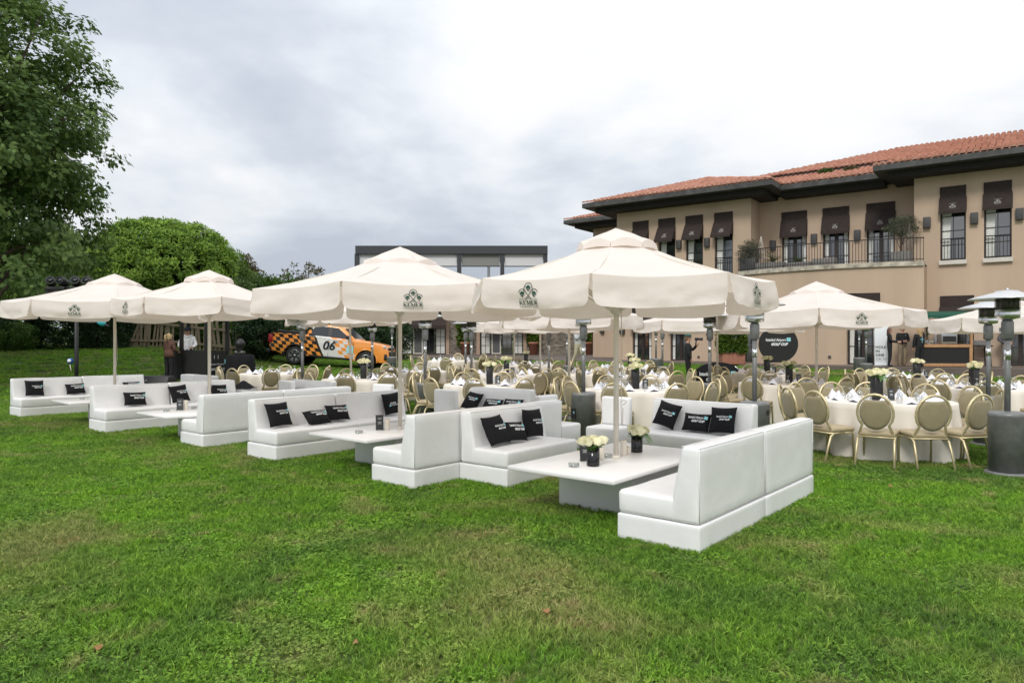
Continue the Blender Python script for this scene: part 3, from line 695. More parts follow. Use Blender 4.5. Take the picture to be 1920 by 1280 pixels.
# --- roofs
tile_me = None
def make_tile():
    vs = []; fs = []; n = 5; Lg = 0.42; r0, r1 = 0.115, 0.095
    for j, (yy, r, zz) in enumerate(((0, r0, 0.035), (Lg, r1, 0.0))):
        for i in range(n + 1):
            a = math.pi * i / n; vs.append((r * math.cos(a), yy, zz + r * 0.85 * math.sin(a)))
    fs = [(i, i + 1, n + 2 + i, n + 1 + i) for i in range(n)] + [tuple(range(n + 1))]
    return vs, fs
TV, TF = make_tile()
me = bpy.data.meshes.new('roof_tile'); me.from_pydata(TV, [], TF); me.materials.append(M_tile); me.update(); tile_me = me
def inside(poly, x, y):
    c = False; j = len(poly) - 1
    for i in range(len(poly)):
        xi, yi = poly[i]; xj, yj = poly[j]
        if (yi > y) != (yj > y) and x < (xj - xi) * (y - yi) / (yj - yi) + xi: c = not c
        j = i
    return c
ALL_TILES = []
SL = 0.32
def roof_slope(poly, z0, y0, along='x', sgn=1):
    """poly in plan; slope rises with (y - y0) (along='x') or with sgn*(x - y0)"""
    hgt = (lambda x, y: z0 + SL * (y - y0)) if along == 'x' else (lambda x, y: z0 + SL * sgn * (x - y0))
    ca = 1 / math.sqrt(1 + SL * SL); dy = 0.36 * ca; dx = 0.25
    xs = [p[0] for p in poly]; ys = [p[1] for p in poly]
    if along == 'x':
        j = 0; y = min(ys) - 0.06
        while y < max(ys):
            x = min(xs) + 0.06
            while x < max(xs):
                if inside(poly, x, max(y + 0.1, min(ys) + 0.02)):
                    jit = random.uniform(-0.012, 0.012)
                    ALL_TILES.append(Matrix.Translation((x + jit, y, hgt(x, y) + 0.02 + random.uniform(0, 0.012))) @ Matrix.Rotation(math.atan(SL), 4, 'X') @ Matrix.Rotation(random.uniform(-.03, .03), 4, 'Z'))
                x += dx
            y += dy
    else:
        x = (min(xs) if sgn > 0 else max(xs)); n = int((max(xs) - min(xs)) / dy)
        for a in range(n):
            xx = x + sgn * dy * a; y = min(ys)
            while y < max(ys):
                if inside(poly, xx + sgn * .05, y + .05):
                    ALL_TILES.append(Matrix.Translation((xx, y, hgt(xx, y) + 0.02)) @ Matrix.Rotation(R(-90 * sgn), 4, 'Z') @ Matrix.Rotation(math.atan(SL), 4, 'X'))
                y += dx
    return [(p[0], p[1], hgt(*p)) for p in poly]
rf = MB()
def slope(poly, z0, y0, along='x', sgn=1):
    v = roof_slope(poly, z0, y0, along, sgn); rf.add(v, [tuple(range(len(v)))])
XR = 14.5
slope([(-OV, -OV), (XR, -OV), (XR, 4.6), (4.6, 4.6)], EV, -OV)                       # right wing front
rf.add([(-OV, -OV, EV), (4.6, 4.6, EV + SL * 6), (-OV, 10.6, EV)], [(0, 1, 2)])
lx0, lx1 = XLL - OV, XL + OV; pk = (lx0 + lx1) / 2; hf = (lx1 - lx0) / 2
slope([(lx0, -OV), (lx1, -OV), (pk, -OV + hf)], EV, -OV)                             # left wing front
slope([(lx1, -OV), (lx1, 9), (pk, 9), (pk, -OV + hf)], EV, lx1, 'y', -1)
rf.add([(lx0, -OV, EV), (pk, -OV + hf, EV + SL * hf), (pk, 9, EV + SL * hf), (lx0, 9, EV)], [(0, 1, 2, 3)])
slope([(lx1, 0.2), (-OV, 0.2), (-OV + 1, 3.0), (lx1 - 1, 3.0)], EV, 0.2)             # recess strip
slope([(-8.2, 2.9), (10, 2.9), (10, 9.4), (-1.7, 9.4)], 10.52, 2.9)                  # upper roof
rf.add([(-8.2, 2.9, 10.52), (-1.7, 9.4, 12.6), (-8.2, 15.9, 10.52)], [(0, 1, 2)])
FE = EV + 0.3
slope([(XF - OV, 4.2), (-10, 4.2), (-10, 8.5), (XF - OV + 4.3, 8.5)], FE, 4.2)       # far wing
roof = rf.build('roof', M_tile, club, fix=False)
# eaves
ev = MB()
def eave(mb, x0, x1, y0, y1, z, inner=0.55):
    mb.cur = 0; mb.box(((x0 + x1) / 2, (y0 + y1) / 2, z - 0.13), (x1 - x0, y1 - y0, 0.24))
eave(ev, -OV - .05, XR, -OV - .05, 6, EV); eave(ev, lx0 - .05, lx1 + .05, -OV - .055, 8, EV - .002); eave(ev, lx1 - .02, -OV + .02, 0.15, 3, EV - .004)
eave(ev, XF - OV - .05, -10, 4.15, 10, FE - .006)
ev.box((1, 3.1, 10.30), (18.4, 0.3, 0.44))
ev.build('fascia', M_fascia, club)
so = MB()
so.box(((-OV + .5 + XR) / 2, 2.5, EV - .38), (XR + OV - .5, 7 - .2, 0.26)); so.box(((lx0 + lx1) / 2, 3, EV - .381), (lx1 - lx0 - 1.0, 7.8, 0.26))
so.box(((lx1 - OV) / 2, 2.2, EV - .384), (-OV - lx1 + .2, 3, 0.26)); so.box(((XF - OV - 10) / 2 + .25, 7.5, FE - .388), (-10 - XF + OV - .5, 5.6, 0.26))
so.build('soffit', M_soffit, club)
pr = MB(); pr.add([(-9.2, 1.6, 9.9), (-8.1, 1.6, 10.4), (-8.1, 3.2, 10.75), (-9.2, 3.2, 10.3), (-8.1, 1.6, 9.6), (-9.2, 1.6, 9.6)], [(0, 5, 4, 1), (0, 1, 2, 3)])
pr.build('roof_upstand', M_sill, club, fix=False)
# tiles: the 300 that show largest are pieces of their own, the rest one mesh
CM = Matrix.Translation((P0.x, P0.y, 0)) @ Matrix.Rotation(BROT, 4, 'Z')
def tile_key(M):
    w = CM @ M.translation; px = w.x / w.y
    return w.y + (0 if abs(px) < 0.715 else 500)
ALL_TILES.sort(key=tile_key)
for M in ALL_TILES[:300]:
    o = link('roof_tile', tile_me, roof); o.matrix_local = M
tv = np.array(TV); rest = ALL_TILES[300:]; V = []; F = []
for M in rest:
    b = len(V); A = np.array(M)
    V.extend((tv @ A[:3, :3].T + A[:3, 3]).tolist()); F.extend(tuple(b + i for i in f) for f in TF)
me = bpy.data.meshes.new('roof_tiles'); me.from_pydata(V, [], F); me.materials.append(M_tile); me.update()
tag(link('roof_tiles', me, roof), kind='stuff')

# ================================================================== stone annex with the glazed winter garden
def stone_mat():
    m = mat('rubble_stone', (0.2, 0.17, 0.14), 0.9); N = m.node_tree.nodes; L = m.node_tree.links; p = N['Principled BSDF']
    tc = N.new('ShaderNodeTexCoord'); mp = N.new('ShaderNodeMapping'); mp.inputs['Scale'].default_value = (4, 4, 7); L.new(tc.outputs['Object'], mp.inputs[0])
    v = N.new('ShaderNodeTexVoronoi'); v.inputs['Scale'].default_value = 1.0; L.new(mp.outputs[0], v.inputs['Vector'])
    r = N.new('ShaderNodeValToRGB'); e = r.color_ramp.elements; e[0].color = (0.10, 0.085, 0.07, 1); e[1].color = (0.30, 0.26, 0.21, 1); L.new(v.outputs['Color'], r.inputs[0])
    L.new(r.outputs[0], p.inputs['Base Color']); b = N.new('ShaderNodeBump'); b.inputs['Strength'].default_value = 0.8; b.inputs['Distance'].default_value = 0.06
    L.new(v.outputs['Distance'], b.inputs['Height']); L.new(b.outputs[0], p.inputs['Normal']); return m
M_stone = stone_mat()
AY = 56.0
annex = empty('stone_annex', (0, AY, 0)); tag(annex, 'low stone annex with dark steel and glass upper storey behind the parasols', 'building')
def ax(px): return (px - 960) * AY / FPX
def azz(py): return CAM_H + (640 - py) * AY / FPX
d1 = (ax(752), ax(836), TZ + .01, 4.0); d2 = (ax(900), ax(981), TZ + .01, 4.0)
mb = MB(); wall_panel(mb, ax(690), ax(1120), TZ, 5.0, 0, [d1, d2], 0.3); mb.build('wall', M_stone, annex, fix=False)
M_pink = mat('salmon_trim', (0.42, 0.30, 0.22), 0.85, var=0.05)
for (a, b, c, d) in (d1, d2):
    for xx in (a - .14, b + .14): box_obj('trim', (xx, -0.02, 2.25), (0.26, 0.1, 3.38), M_pink, annex)
    w = b - a; n = 4; pw = w / n
    for i in range(n):
        screen = i == 1
        o = french_window(annex, a + pw * (i + .5), pw - .04, c, d, 0.02, 1, None, curtain=(0,), rows=5)
        if not screen:
            cm = MB(); vs = []
            for k in range(13): vs += [(-pw / 2 + .1 + (pw - .2) * k / 12, 0.018 + 0.006 * math.sin(k * 2), 0.1), (-pw / 2 + .1 + (pw - .2) * k / 12, 0.018 + 0.006 * math.sin(k * 2), d - c - .1)]
            if i != 2: cm.add(vs, [(2 * k, 2 * k + 2, 2 * k + 3, 2 * k + 1) for k in range(12)]); cm.build('curtain', M_curtain, o, fix=False)
        else:
            sb = MB()
            for dx in (-1, 1): sb.box((dx * (pw / 2 - .1), -.08, (d - c) / 2), (0.09, .03, d - c - .1))
            sb.box((0, -.08, .1), (pw - .29, .03, .09)); sb.build('screen_frame', M_sill, o)
            box_obj('sign_panel', (0, -.07, (d - c) / 2), (pw - .3, .02, d - c - .2), mat('grey_sign_panel', (.10, .10, .105), .6), o)
            decal('sign_mark', merge([([(-.05, -.09, 0), (.0, -.09, 0), (.0, .09, 0), (-.05, .09, 0)], [(0, 1, 2, 3)]), ([(.05, -.02, 0), (.22, -.02, 0), (.22, .02, 0), (.05, .02, 0)], [(0, 1, 2, 3)])]), M_print, lambda u, v: (u - .1, -.085, v + 1.95), o)
    awb = MB(); yy = -.5
    awb.add([(a - .1, -.05, 3.95), (b + .1, -.05, 3.95), (b + .1, -1.0, 2.85), (a - .1, -1.0, 2.85)], [(0, 1, 2, 3)])
    awb.add([(a - .1, -1.0, 2.85), (b + .1, -1.0, 2.85), (b + .1, -1.0, 2.6), (a - .1, -1.0, 2.6)], [(0, 1, 2, 3)])
    awb.build('awning', M_awning, annex, fix=False)
M_dsteel = mat('anthracite_steel', (0.038, 0.042, 0.048), 0.5, var=0.1)
sb = MB(); zt_, zb2 = azz(463), azz(478)
x0, x1 = ax(670), ax(1026)
sb.box(((x0 + x1) / 2, -.5, (zt_ + zb2) / 2), (x1 - x0, 0.5, zt_ - zb2)); sb.build('roof_beam', M_dsteel, annex)
rb_ = MB(); rb_.box(((x0 + x1) / 2, 4.2, zt_ - .2), (x1 - x0 - .1, 8.5, 0.2)); rb_.build('flat_roof', M_dsteel, annex)
posts = [672, 752, 782, 862, 942, 1022]
for px in posts: box_obj('post', (ax(px), -.5, (5.0 + zb2) / 2), (0.32, 0.32, zb2 - 5.0), M_dsteel, annex)
M_skysheet = mat('pale_sky_sheet', (.66, .66, .68), .9); M_blind = mat('grey_roller_blind', (.24, .24, .23), .9); M_pgl = glass_mat('clear_winter_garden_glass', (.90, .92, .94), .45)  # pale colour stands in for bright sky in the panes
for i in range(len(posts) - 1):
    xa, xb = ax(posts[i]) + .18, ax(posts[i + 1]) - .18; c = (xa + xb) / 2
    g = box_obj('glass_panel', (c, -.45, (5.0 + zb2) / 2), (xb - xa, .02, zb2 - 5.0), M_pgl, annex)
    box_obj('transom', (0, -.03, azz(500.5) - (5.0 + zb2) / 2), (xb - xa, .08, .07), M_dsteel, g)
    if i != 1: box_obj('blind_and_sky_sheet', (0, -.02, azz(489) - (5.0 + zb2) / 2), (xb - xa - .05, .012, azz(478) - azz(500)), M_blind if i == 3 else M_skysheet, g)  # grey one is a blind; pale ones are added to imitate sky in the glass
for px in (672, 800, 910, 1022): box_obj('rear_post', (ax(px), 8.2, (5.0 + zb2) / 2), (0.25, 0.25, zb2 - 5.0), M_dsteel, annex)
box_obj('slab', ((x0 + x1) / 2, 3, 4.9), (x1 - x0, 7.5, .25), M_dsteel, annex)

# ================================================================== lounge furniture
UA = R(50.2); U = Vector((math.cos(UA), math.sin(UA), 0)); V_ = Vector((-U.y, U.x, 0))   # along the rows / across
SD = 0.72
def soften(me, cuts, amp, seed):
    """subdivide and let the upholstery sag and pucker a little"""
    bm = bmesh.new(); bm.from_mesh(me); es = [e for e in bm.edges if e.calc_length() > .12]
    bmesh.ops.subdivide_edges(bm, edges=es, cuts=cuts, use_grid_fill=True); bm.normal_update()
    for v in bm.verts:
        c = v.co; k = mnoise.noise(Vector((c.x * 2.3 + seed, c.y * 3.1, c.z * 3.1))) + .5 * mnoise.noise(Vector((c.x * 7 + seed, c.y * 7, c.z * 6))); v.co = c + v.normal * amp * k
    for f in bm.faces: f.smooth = True
    bm.to_mesh(me); bm.free(); me.update(); return me
def piping(L, pts, r=.003):
    mb = MB()
    for line in pts: mb.tube(line, r, 5)
    return mb.mesh('piping', M_white)
def sofa_meshes(L):
    b = MB(); b.box((0, SD / 2, 0.1025), (L - .006, SD, 0.205)); base = b.mesh('base', M_white, bevel=0.012, seg=2)
    s = MB(); s.box((0, 0.265, 0.302), (L - .012, 0.52, 0.185)); seat = s.mesh('seat', M_white, bevel=0.035, seg=3)
    # gently crowned seat
    for v in seat.vertices:
        if v.co.z > 0.36: v.co.z += 0.018 * max(0, 1 - (v.co.x / (L / 2)) ** 2) * max(0, 1 - ((v.co.y - .26) / .27) ** 2)
    k = MB(); k.prism([(0.455, 0.212), (0.715, 0.212), (0.715, 0.795), (0.565, 0.80)], -L / 2 + .006, L / 2 - .006); back = k.mesh('backrest', M_white, bevel=0.03, seg=3)
    soften(seat, 9, .005, 3.0 * L); soften(back, 9, .005, 5.0 * L); soften(base, 7, .002, 2.0)
    h = L / 2 - .016
    pp = piping(L, [[(-h, .565, .792), (h, .565, .792)], [(-h, .708, .79), (h, .708, .79)], [(-h, .712, .785), (-h, .712, .225)], [(h, .712, .785), (h, .712, .225)]])
    return base, seat, back, pp
SOFA = {L: sofa_meshes(L) for L in (1.37, 1.5)}
def sofa(rear, face, L, label, z=None):
    """rear: middle of the rear base line; face: direction the seat faces"""
    f = Vector((face[0], face[1], 0)).normalized(); yv = -f
    front = Vector((rear[0], rear[1], 0)) + f * SD
    o = empty('lounge_sofa', (front.x, front.y, ground(front.x, front.y) if z is None else z), math.atan2(yv.y, yv.x) - math.pi / 2)
    for n, me in zip(('base', 'seat', 'backrest'), SOFA[L]): last = link(n, me, o)
    link('piping', SOFA[L][3], last)
    tag(o, label, 'sofa', 'white lounge sofas on the lawn'); return o
SO = {}
def sofa_row(key, corner, face, along, n, labels, L=1.37):
    c = Vector((corner[0], corner[1], 0)); a = Vector((along[0], along[1], 0)).normalized()
    for i in range(n): SO[(key, i)] = sofa(c + a * L * (i + .5), face, L, labels[i])
sofa_row('R', (1.41, 5.346), V_, U, 2, ['white lounge sofa nearest the camera, its plain back turned to the lower right', 'white lounge sofa joined to the far end of the nearest sofa'])
sofa_row('M1', (-1.057, 7.67), V_, U, 2, ['white lounge sofa with plain back beside the sofa with three black cushions', 'white lounge sofa half hidden behind the sofa with three black cushions'])
sofa_row('M2', (-0.607, 8.2), -V_, U, 1, ['white lounge sofa facing the flower table, three black cushions leaning on it'])
sofa_row('S3', (-3.69, 9.90), -V_, U, 2, ['white lounge sofa with two cushions, near half of the pair behind the second table', 'white lounge sofa with cushions, far half of the pair behind the second table'])
sofa_row('S3b', (-4.62, 10.62), V_, U, 2, ['white lounge sofa, plain back to camera, left of the second table', 'white lounge sofa further along the plain-backed row left of the second table'])
sofa_row('S4', (-7.65, 12.85), -V_, U, 2, ['white lounge sofa with one wide cushion behind the third table', 'white lounge sofa with a square cushion behind the third parasol pole'])
sofa_row('S5', (-10.85, 15.35), -V_, U, 2, ['white lounge sofa with a square cushion, leftmost in the picture', 'white lounge sofa second from the left edge behind the fourth parasol pole'])
SO['B1'] = sofa((2.63, 9.64), (-0.70, -0.72), 1.5, 'white lounge sofa facing the camera behind the flower table, three black cushions')
SO['B2'] = sofa((-0.14, 12.37), (-0.60, -0.80), 1.37, 'white lounge sofa facing the camera behind the second table beside the tall heater')
SO['B3'] = sofa((-4.05, 14.75), (-0.62, -0.78), 1.37, 'white lounge sofa back peeking up beside the heater in front of the orange truck')
SO['B4'] = sofa((-7.45, 17.2), (-0.62, -0.78), 1.37, 'white lounge sofa back peeking up in front of the black booth')

# armless single seats
def stool_meshes():
    s = MB(); s.box((0, .24, .2), (.5, .5, .40)); a = s.mesh('seat', M_white, bevel=.035, seg=3)
    b = MB(); b.box((0, .455, .60), (.46, .12, .40)); c = b.mesh('backrest', M_white, bevel=.03, seg=3); return a, c
STM = stool_meshes()
for (x, y), ang, lb in (((1.24, 9.95), -128, 'small white armless seat behind the nearest parasol pole and flower table'), ((0.86, 10.35), -40, 'small white armless seat at the end of the middle sofas beside a grey heater'),
        ((-1.36, 11.5), -125, 'small white armless seat in front of the grey heater left of centre'), ((-2.65, 13.0), -120, 'small white seat just peeking over the sofa behind the second table'),
        ((-4.9, 14.2), -130, 'small white seat back between the lounge and the leftmost banquet table'), ((-5.75, 14.55), -40, 'small white seat at the end of the third sofa row'), ((-8.1, 16.9), -120, 'small white seat back just behind the third sofa row near the black booth')):
    o = empty('armless_chair', (x, y, ground(x, y)), R(ang) + R(90))
    link('seat', STM[0], o); link('backrest', STM[1], o); tag(o, lb, 'chair', 'white single lounge chairs')

# cushions with the printed cup lettering
def pillow_mesh(w, h, seed):
    rng = random.Random(seed); n = 12; vs = []; T = 0.065
    def prof(u, v): return max(0.0, (1 - abs(u) ** 2.6)) ** .5 * max(0.0, (1 - abs(v) ** 2.6)) ** .5
    def P(u, v, side):
        k = 1 - 0.075 * (1 - abs(u) ** 2) * abs(v) ** 3; k2 = 1 - 0.075 * (1 - abs(v) ** 2) * abs(u) ** 3
        wr = 0.008 * mnoise.noise(Vector((u * 2.2 + seed, v * 2.2, side)))
        return (u * w / 2 * k2, side * (T * prof(u, v) + wr * prof(u, v)), v * h / 2 * k)
    mb = MB(); mb.smooth = True
    for side in (-1, 1):
        vs = [P(-1 + 2 * i / n, -1 + 2 * j / n, side) for j in range(n + 1) for i in range(n + 1)]
        mb.add(vs, [(j * (n + 1) + i, j * (n + 1) + i + 1, (j + 1) * (n + 1) + i + 1, (j + 1) * (n + 1) + i) for j in range(n) for i in range(n)])
    return mb.mesh('cover', M_black, weld=True), P
PIL = {}
for kind, (w, h) in (('square', (.36, .35)), ("wide", (.40, .25))):
    for sd_ in (1, 2): PIL[kind, sd_] = (*pillow_mesh(w, h, sd_), w, h)
PDEC = {}
def pillow(sofa_o, s, kind, label, tilt=20, roll=0, yaw=0, seed=1, dy=0.0, flip=False, dz=0.0):
    me, P, w, h = PIL[kind, seed]
    lw_ = math.radians(roll); hz = (h * abs(math.cos(lw_)) + w * abs(math.sin(lw_)) * .75) / 2
    th = R(tilt)
    zc = 0.412 + hz * math.cos(th) + 0.005 + dz; yc = 0.50 - hz * math.sin(th) * .6 - 0.035 + dy
    loc = sofa_o.matrix_basis @ Vector((s, yc, zc))
    rot = (Matrix.Rotation(sofa_o.rotation_euler.z + R(yaw), 3, 'Z') @ Matrix.Rotation(-th, 3, 'X') @ Matrix.Rotation(lw_, 3, 'Y')).to_euler()
    o = link('cushion', me, None, loc, rot); tag(o, label, 'cushion', 'black printed cushions')
    sc_ = w * (0.58 if kind == 'square' else .70); cx, cz = (w * .12, h * .04) if kind == 'square' else (w * .10, h * .10)
    if flip: cx, cz, sc_ = -w * .05, -h * .05, sc_ * .9
    key = (kind, seed, flip)
    if key not in PDEC:
        def fn(u, v):
            sg = -1 if flip else 1
            x, z = cx + sg * u * sc_, cz + sg * v * sc_
            p = P(max(-1, min(1, x / (w / 2))), max(-1, min(1, z / (h / 2))), -1); return (x, p[1] - .004, z)
        ms = []
        for nm, g, m in (('lettering', CUP, M_print), ('teal_square', CUPSQ, M_teal)):
            me2 = bpy.data.meshes.new(nm); me2.from_pydata([fn(v[0], v[1]) for v in g[0]], [], g[1]); me2.materials.append(m); me2.update(); ms.append((nm, me2))
        PDEC[key] = ms
    for nm, m2 in PDEC[key]: link(nm, m2, o)
    return o
pillow(SO['B1'], -.42, 'square', 'black square cushion, leftmost on the camera-facing sofa behind the flower table', 22, 12, seed=1)
pillow(SO['B1'], 0.02, 'wide', 'black oblong cushion, middle of three on the camera-facing sofa', 25, 0, seed=2)
pillow(SO['B1'], .40, 'square', 'black square cushion, rightmost on the camera-facing sofa behind the flower table', 20, -3, seed=2)
pillow(SO['M2', 0], -.42, 'square', 'black square cushion slumped leftmost on the sofa facing the flower table', 26, -3, seed=1, dy=-.02)
pillow(SO['M2', 0], -.10, 'wide', 'black oblong cushion between two square ones facing the flower table', 30, 5, seed=1, dy=-.03)
pillow(SO['M2', 0], .33, 'square', 'black square cushion upright, rightmost on the sofa facing the flower table', 12, 2, seed=2)
pillow(SO['S3', 0], -.38, 'square', 'black square cushion on the near end of the sofa behind the second table', 24, -2, seed=2)
pillow(SO['S3', 0], .20, 'wide', 'black oblong cushion lying back, second along the sofa behind the second table', 48, 0, seed=2, dy=-.06)
pillow(SO['S3', 0], .62, 'wide', 'black oblong cushion over the seam of the sofas behind the second table', 28, 2, seed=1)
pillow(SO['S3', 1], .32, 'square', 'black square cushion with small upside down print beside the second parasol pole', 14, -4, seed=1, flip=True)
pillow(SO['S4', 0], .0, 'wide', 'black oblong cushion alone on the near sofa behind the third table', 18, 2, seed=1)
pillow(SO['S4', 1], -.56, 'square', 'black square cushion at the sofa seam left of the third parasol pole', 24, -6, seed=1)
pillow(SO['S4', 1], .25, 'square', 'black cushion almost hidden behind the third parasol pole', 30, 3, seed=2)
pillow(SO['S5', 0], -.30, 'square', 'black square cushion on the leftmost sofa', 18, 2, seed=2)
pillow(SO['S5', 0], .50, 'wide', 'black oblong cushion near the seam of the leftmost sofas', 26, -2, seed=1)
pillow(SO['S5', 1], .35, 'wide', 'black oblong cushion low on the sofa behind the fourth parasol pole', 30, 0, seed=2)
pillow(SO['B2'], -.45, 'square', 'black square cushion on the sofa back of centre, left of its three', 38, 8, seed=1)
pillow(SO['B2'], -.02, 'wide', 'black oblong cushion low in the middle of the sofa back of centre', 40, 0, seed=1)
pillow(SO['B2'], .40, 'wide', 'black oblong cushion at the right of the sofa back of centre', 30, 0, seed=2)
pillow(SO['B3'], -.30, 'wide', 'black cushion just showing on the sofa beside the heater before the truck', 30, 0, seed=2)

# low white tables
TABLES = [((1.03, 7.02), R(50.9), 'low white table with two rose vases under the nearest parasol'), ((-1.50, 9.42), R(50.5), 'low white table with one menu card under the second parasol'),
          ((-5.05, 12.0), R(49), 'low white table with two ashtrays under the third parasol'), ((-8.0, 14.4), R(48), 'low white table under the leftmost parasol')]
tm = MB(); tm.box((0, 0, .43), (2.0, 1.14, .04)); TT = tm.mesh('tabletop', M_tabletop, bevel=.004, seg=1)
tm = MB(); tm.box((.12, 0, .205), (1.04, .82, .41)); TP = tm.mesh('pedestal', M_tabletop, bevel=.004, seg=1)
TO = []
for (x, y), a, lb in TABLES:
    o = empty('low_table', (x, y, 0), a); link('tabletop', TT, o); link('pedestal', TP, o); tag(o, lb, 'table', 'low white lounge tables'); TO.append(o)
TTZ = 0.45

# ------------------------------------------------------------------ small things on the low tables
def ashtray(p, label):
    mb = MB(); mb.lathe([(0.045, 0), (0.05, .004), (.05, .035), (.043, .035), (.041, .008), (0.0001, .008)], 18)
    tag(mb.build('ashtray', MATS.get('ashtray_glass') or glass_mat('ashtray_glass', (.86, .9, .9), .35), None, p), label, 'ashtray', 'round glass ashtrays')
def rose_mesh(seed):
    rng = random.Random(seed); mb = MB(); mb.smooth = True
    for L_, (n, r, h, op) in enumerate(((3, .011, .054, .0), (4, .020, .056, .10), (5, .029, .052, .22), (6, .036, .044, .42))):
        for k in range(n):
            a = 2 * math.pi * k / n + L_ * .7 + rng.uniform(-.15, .15); w = 2.3 * math.pi / n
            vs = []
            for j in range(4):
                t = j / 3
                for i in range(4):
                    aa = a + (i / 3 - .5) * w; rr = r * (0.45 + .55 * math.sin(min(1, t * 1.2) * 1.57)) + op * .016 * t ** 3
                    zz = h * t * (1 - .12 * (2 * i / 3 - 1) ** 2) - op * .008 * t ** 3
                    vs.append((math.cos(aa) * rr, math.sin(aa) * rr, zz))
            mb.add(vs, [(j * 4 + i, j * 4 + i + 1, (j + 1) * 4 + i + 1, (j + 1) * 4 + i) for j in range(3) for i in range(3)])
    return mb.mesh('rose', M_rose, fix=False)
ROSES = [rose_mesh(i) for i in range(3)]
def leaves_mesh(seed, n, rad, up, fern=False):
    rng = random.Random(seed); vs = []; fs = []
    for i in range(n):
        a = rng.uniform(0, 6.283); el = rng.uniform(-.4, .9); r0 = rad * rng.uniform(.3, .9)
        b = Vector((math.cos(a) * r0, math.sin(a) * r0, up * rng.uniform(.0, .6))); d = Vector((math.cos(a) * math.cos(el), math.sin(a) * math.cos(el), math.sin(el)))
        l = rng.uniform(.03, .065); w = l * (.35 if not fern else .2); sd2 = d.cross(Vector((0, 0, 1))).normalized() * w
        q = len(vs); vs += [tuple(b), tuple(b + d * l * .5 + sd2), tuple(b + d * l), tuple(b + d * l * .5 - sd2)]; fs.append((q, q + 1, q + 2, q + 3))
    me = bpy.data.meshes.new('leaves'); me.from_pydata(vs, [], fs); me.materials.append(M_leaf); me.update(); return me
LEAVES = [leaves_mesh(i, 60, .085, .02) for i in range(3)]
def fern_mesh():
    vs = []; fs = []; rng = random.Random(3)
    for s in range(4):
        a = -1.6 + s * .35; p = Vector((0.04, -.03, .02)); d = Vector((math.cos(a) * .5, math.sin(a) * .5, .3))
        for i in range(14):
            d += Vector((0, 0, -.10)); p = p + d.normalized() * .011
            for sg in (-1, 1):
                sd2 = Vector((-d.y, d.x, .1)).normalized() * sg * .03 * (1 - i / 16); q = len(vs)
                vs += [tuple(p), tuple(p + sd2 + d * .01), tuple(p + sd2 * .9 - d * .012)]; fs.append((q, q + 1, q + 2))
    me = bpy.data.meshes.new('fern'); me.from_pydata(vs, [], fs); me.materials.append(M_leaf); me.update(); return me
FERN = fern_mesh()
vm = MB(); vm.lathe([(.058, 0), (.06, .01), (.06, .17), (.055, .17), (.054, .12), (.0001, .12)], 24); VASE_R = vm.mesh('vase', M_gloss)
vm = MB(); vm.box((0, 0, .17), (.125, .125, .34)); VASE_S = vm.mesh('vase', M_vase, bevel=.006, seg=1)
def flowers(p, label, tall=False, seed=0, nr=7, rz=0, fern=True, group='rose vases on the lounge tables'):
    rng = random.Random(seed); o = empty('rose_vase', p, rz); h = .335 if tall else .165
    link('vase', VASE_S if tall else VASE_R, o)
    link('leaves', LEAVES[seed % 3], o, (0, 0, h), (0, 0, seed * .9), 1.1 if tall else .9)
    if fern: link('fern', FERN, o, (0, 0, h), (0, 0, rng.uniform(-.6, .6)))
    for i in range(nr):
        a = 2 * math.pi * i / max(1, nr - 1) + rng.uniform(-.3, .3); r = 0 if i == nr - 1 else rng.uniform(.065, .095) * (1.0 if not tall else 1.1)
        link('rose', ROSES[(i + seed) % 3], o, (math.cos(a) * r, math.sin(a) * r, h + (.022 if r else .05) + rng.uniform(-.008, .012)), (math.sin(a) * -r * 6, math.cos(a) * r * 6, rng.uniform(0, 6)), rng.uniform(1.25, 1.6))
    tag(o, label, 'vase', group); return o
def menu_holder(p, rz, label, h=.19, group='dark menu cards on the tables'):
    o = empty('menu_holder', p, rz); mb = MB(); mb.box((0, 0, h / 2 + .006), (.10, .006, h), Matrix.Rotation(R(-6), 4, 'X')); mb.build('card', M_card, o)
    b = MB(); b.box((0, 0, .004), (.11, .07, .008)); b.build('stand', MATS.get('acrylic') or glass_mat('acrylic', (.9, .92, .92), .3), o)
    t = MB()
    for zz, ww in ((.80, .055), (.74, .04), (.55, .05), (.49, .03), (.43, .05)): t.box((0, -.0065, h * zz), (ww, .001, .006), Matrix.Rotation(R(-6), 4, 'X'))
    t.build('printed_lines', mat('pale_print', (.45, .47, .48), .7), o); tag(o, label, 'menu', group)
def candle(p, label, r=.04, h=.13):
    mb = MB(); mb.lathe([(r * .98, 0), (r, .004), (r, h - .004), (r * .96, h), (r * .8, h - .008), (.0001, h - .012)], 18); o = mb.build('candle', M_candle, None, p)
    w = MB(); w.tube([(0, 0, h - .012), (.002, 0, h + .004)], .0015, 5); w.build('wick', M_plastic, o)
    tag(o, label, 'candle', 'ivory candles on the lounge tables')
def ontable(px, py): d = (CAM_H - TTZ) * FPX / (py - 640); return Vector((gx(px, d), d, TTZ + .001))
flowers(ontable(1112, 873), 'black glass vase of cream roses, nearer one on the low table', seed=1, nr=6, rz=.3, fern=False)
flowers(ontable(1194, 847), 'black glass vase of cream roses with fern, beyond the parasol pole', seed=2, nr=6, rz=0)
ashtray(ontable(1076, 875), 'round glass ashtray left of the nearer rose vase'); ashtray(ontable(1139, 857), 'round glass ashtray between rose vase and nearest parasol pole')
menu_holder(ontable(1097, 864), R(15), 'dark menu card behind the nearer rose vase'); candle(ontable(1127, 861), 'ivory candle behind the nearer rose vase', .032, .12)
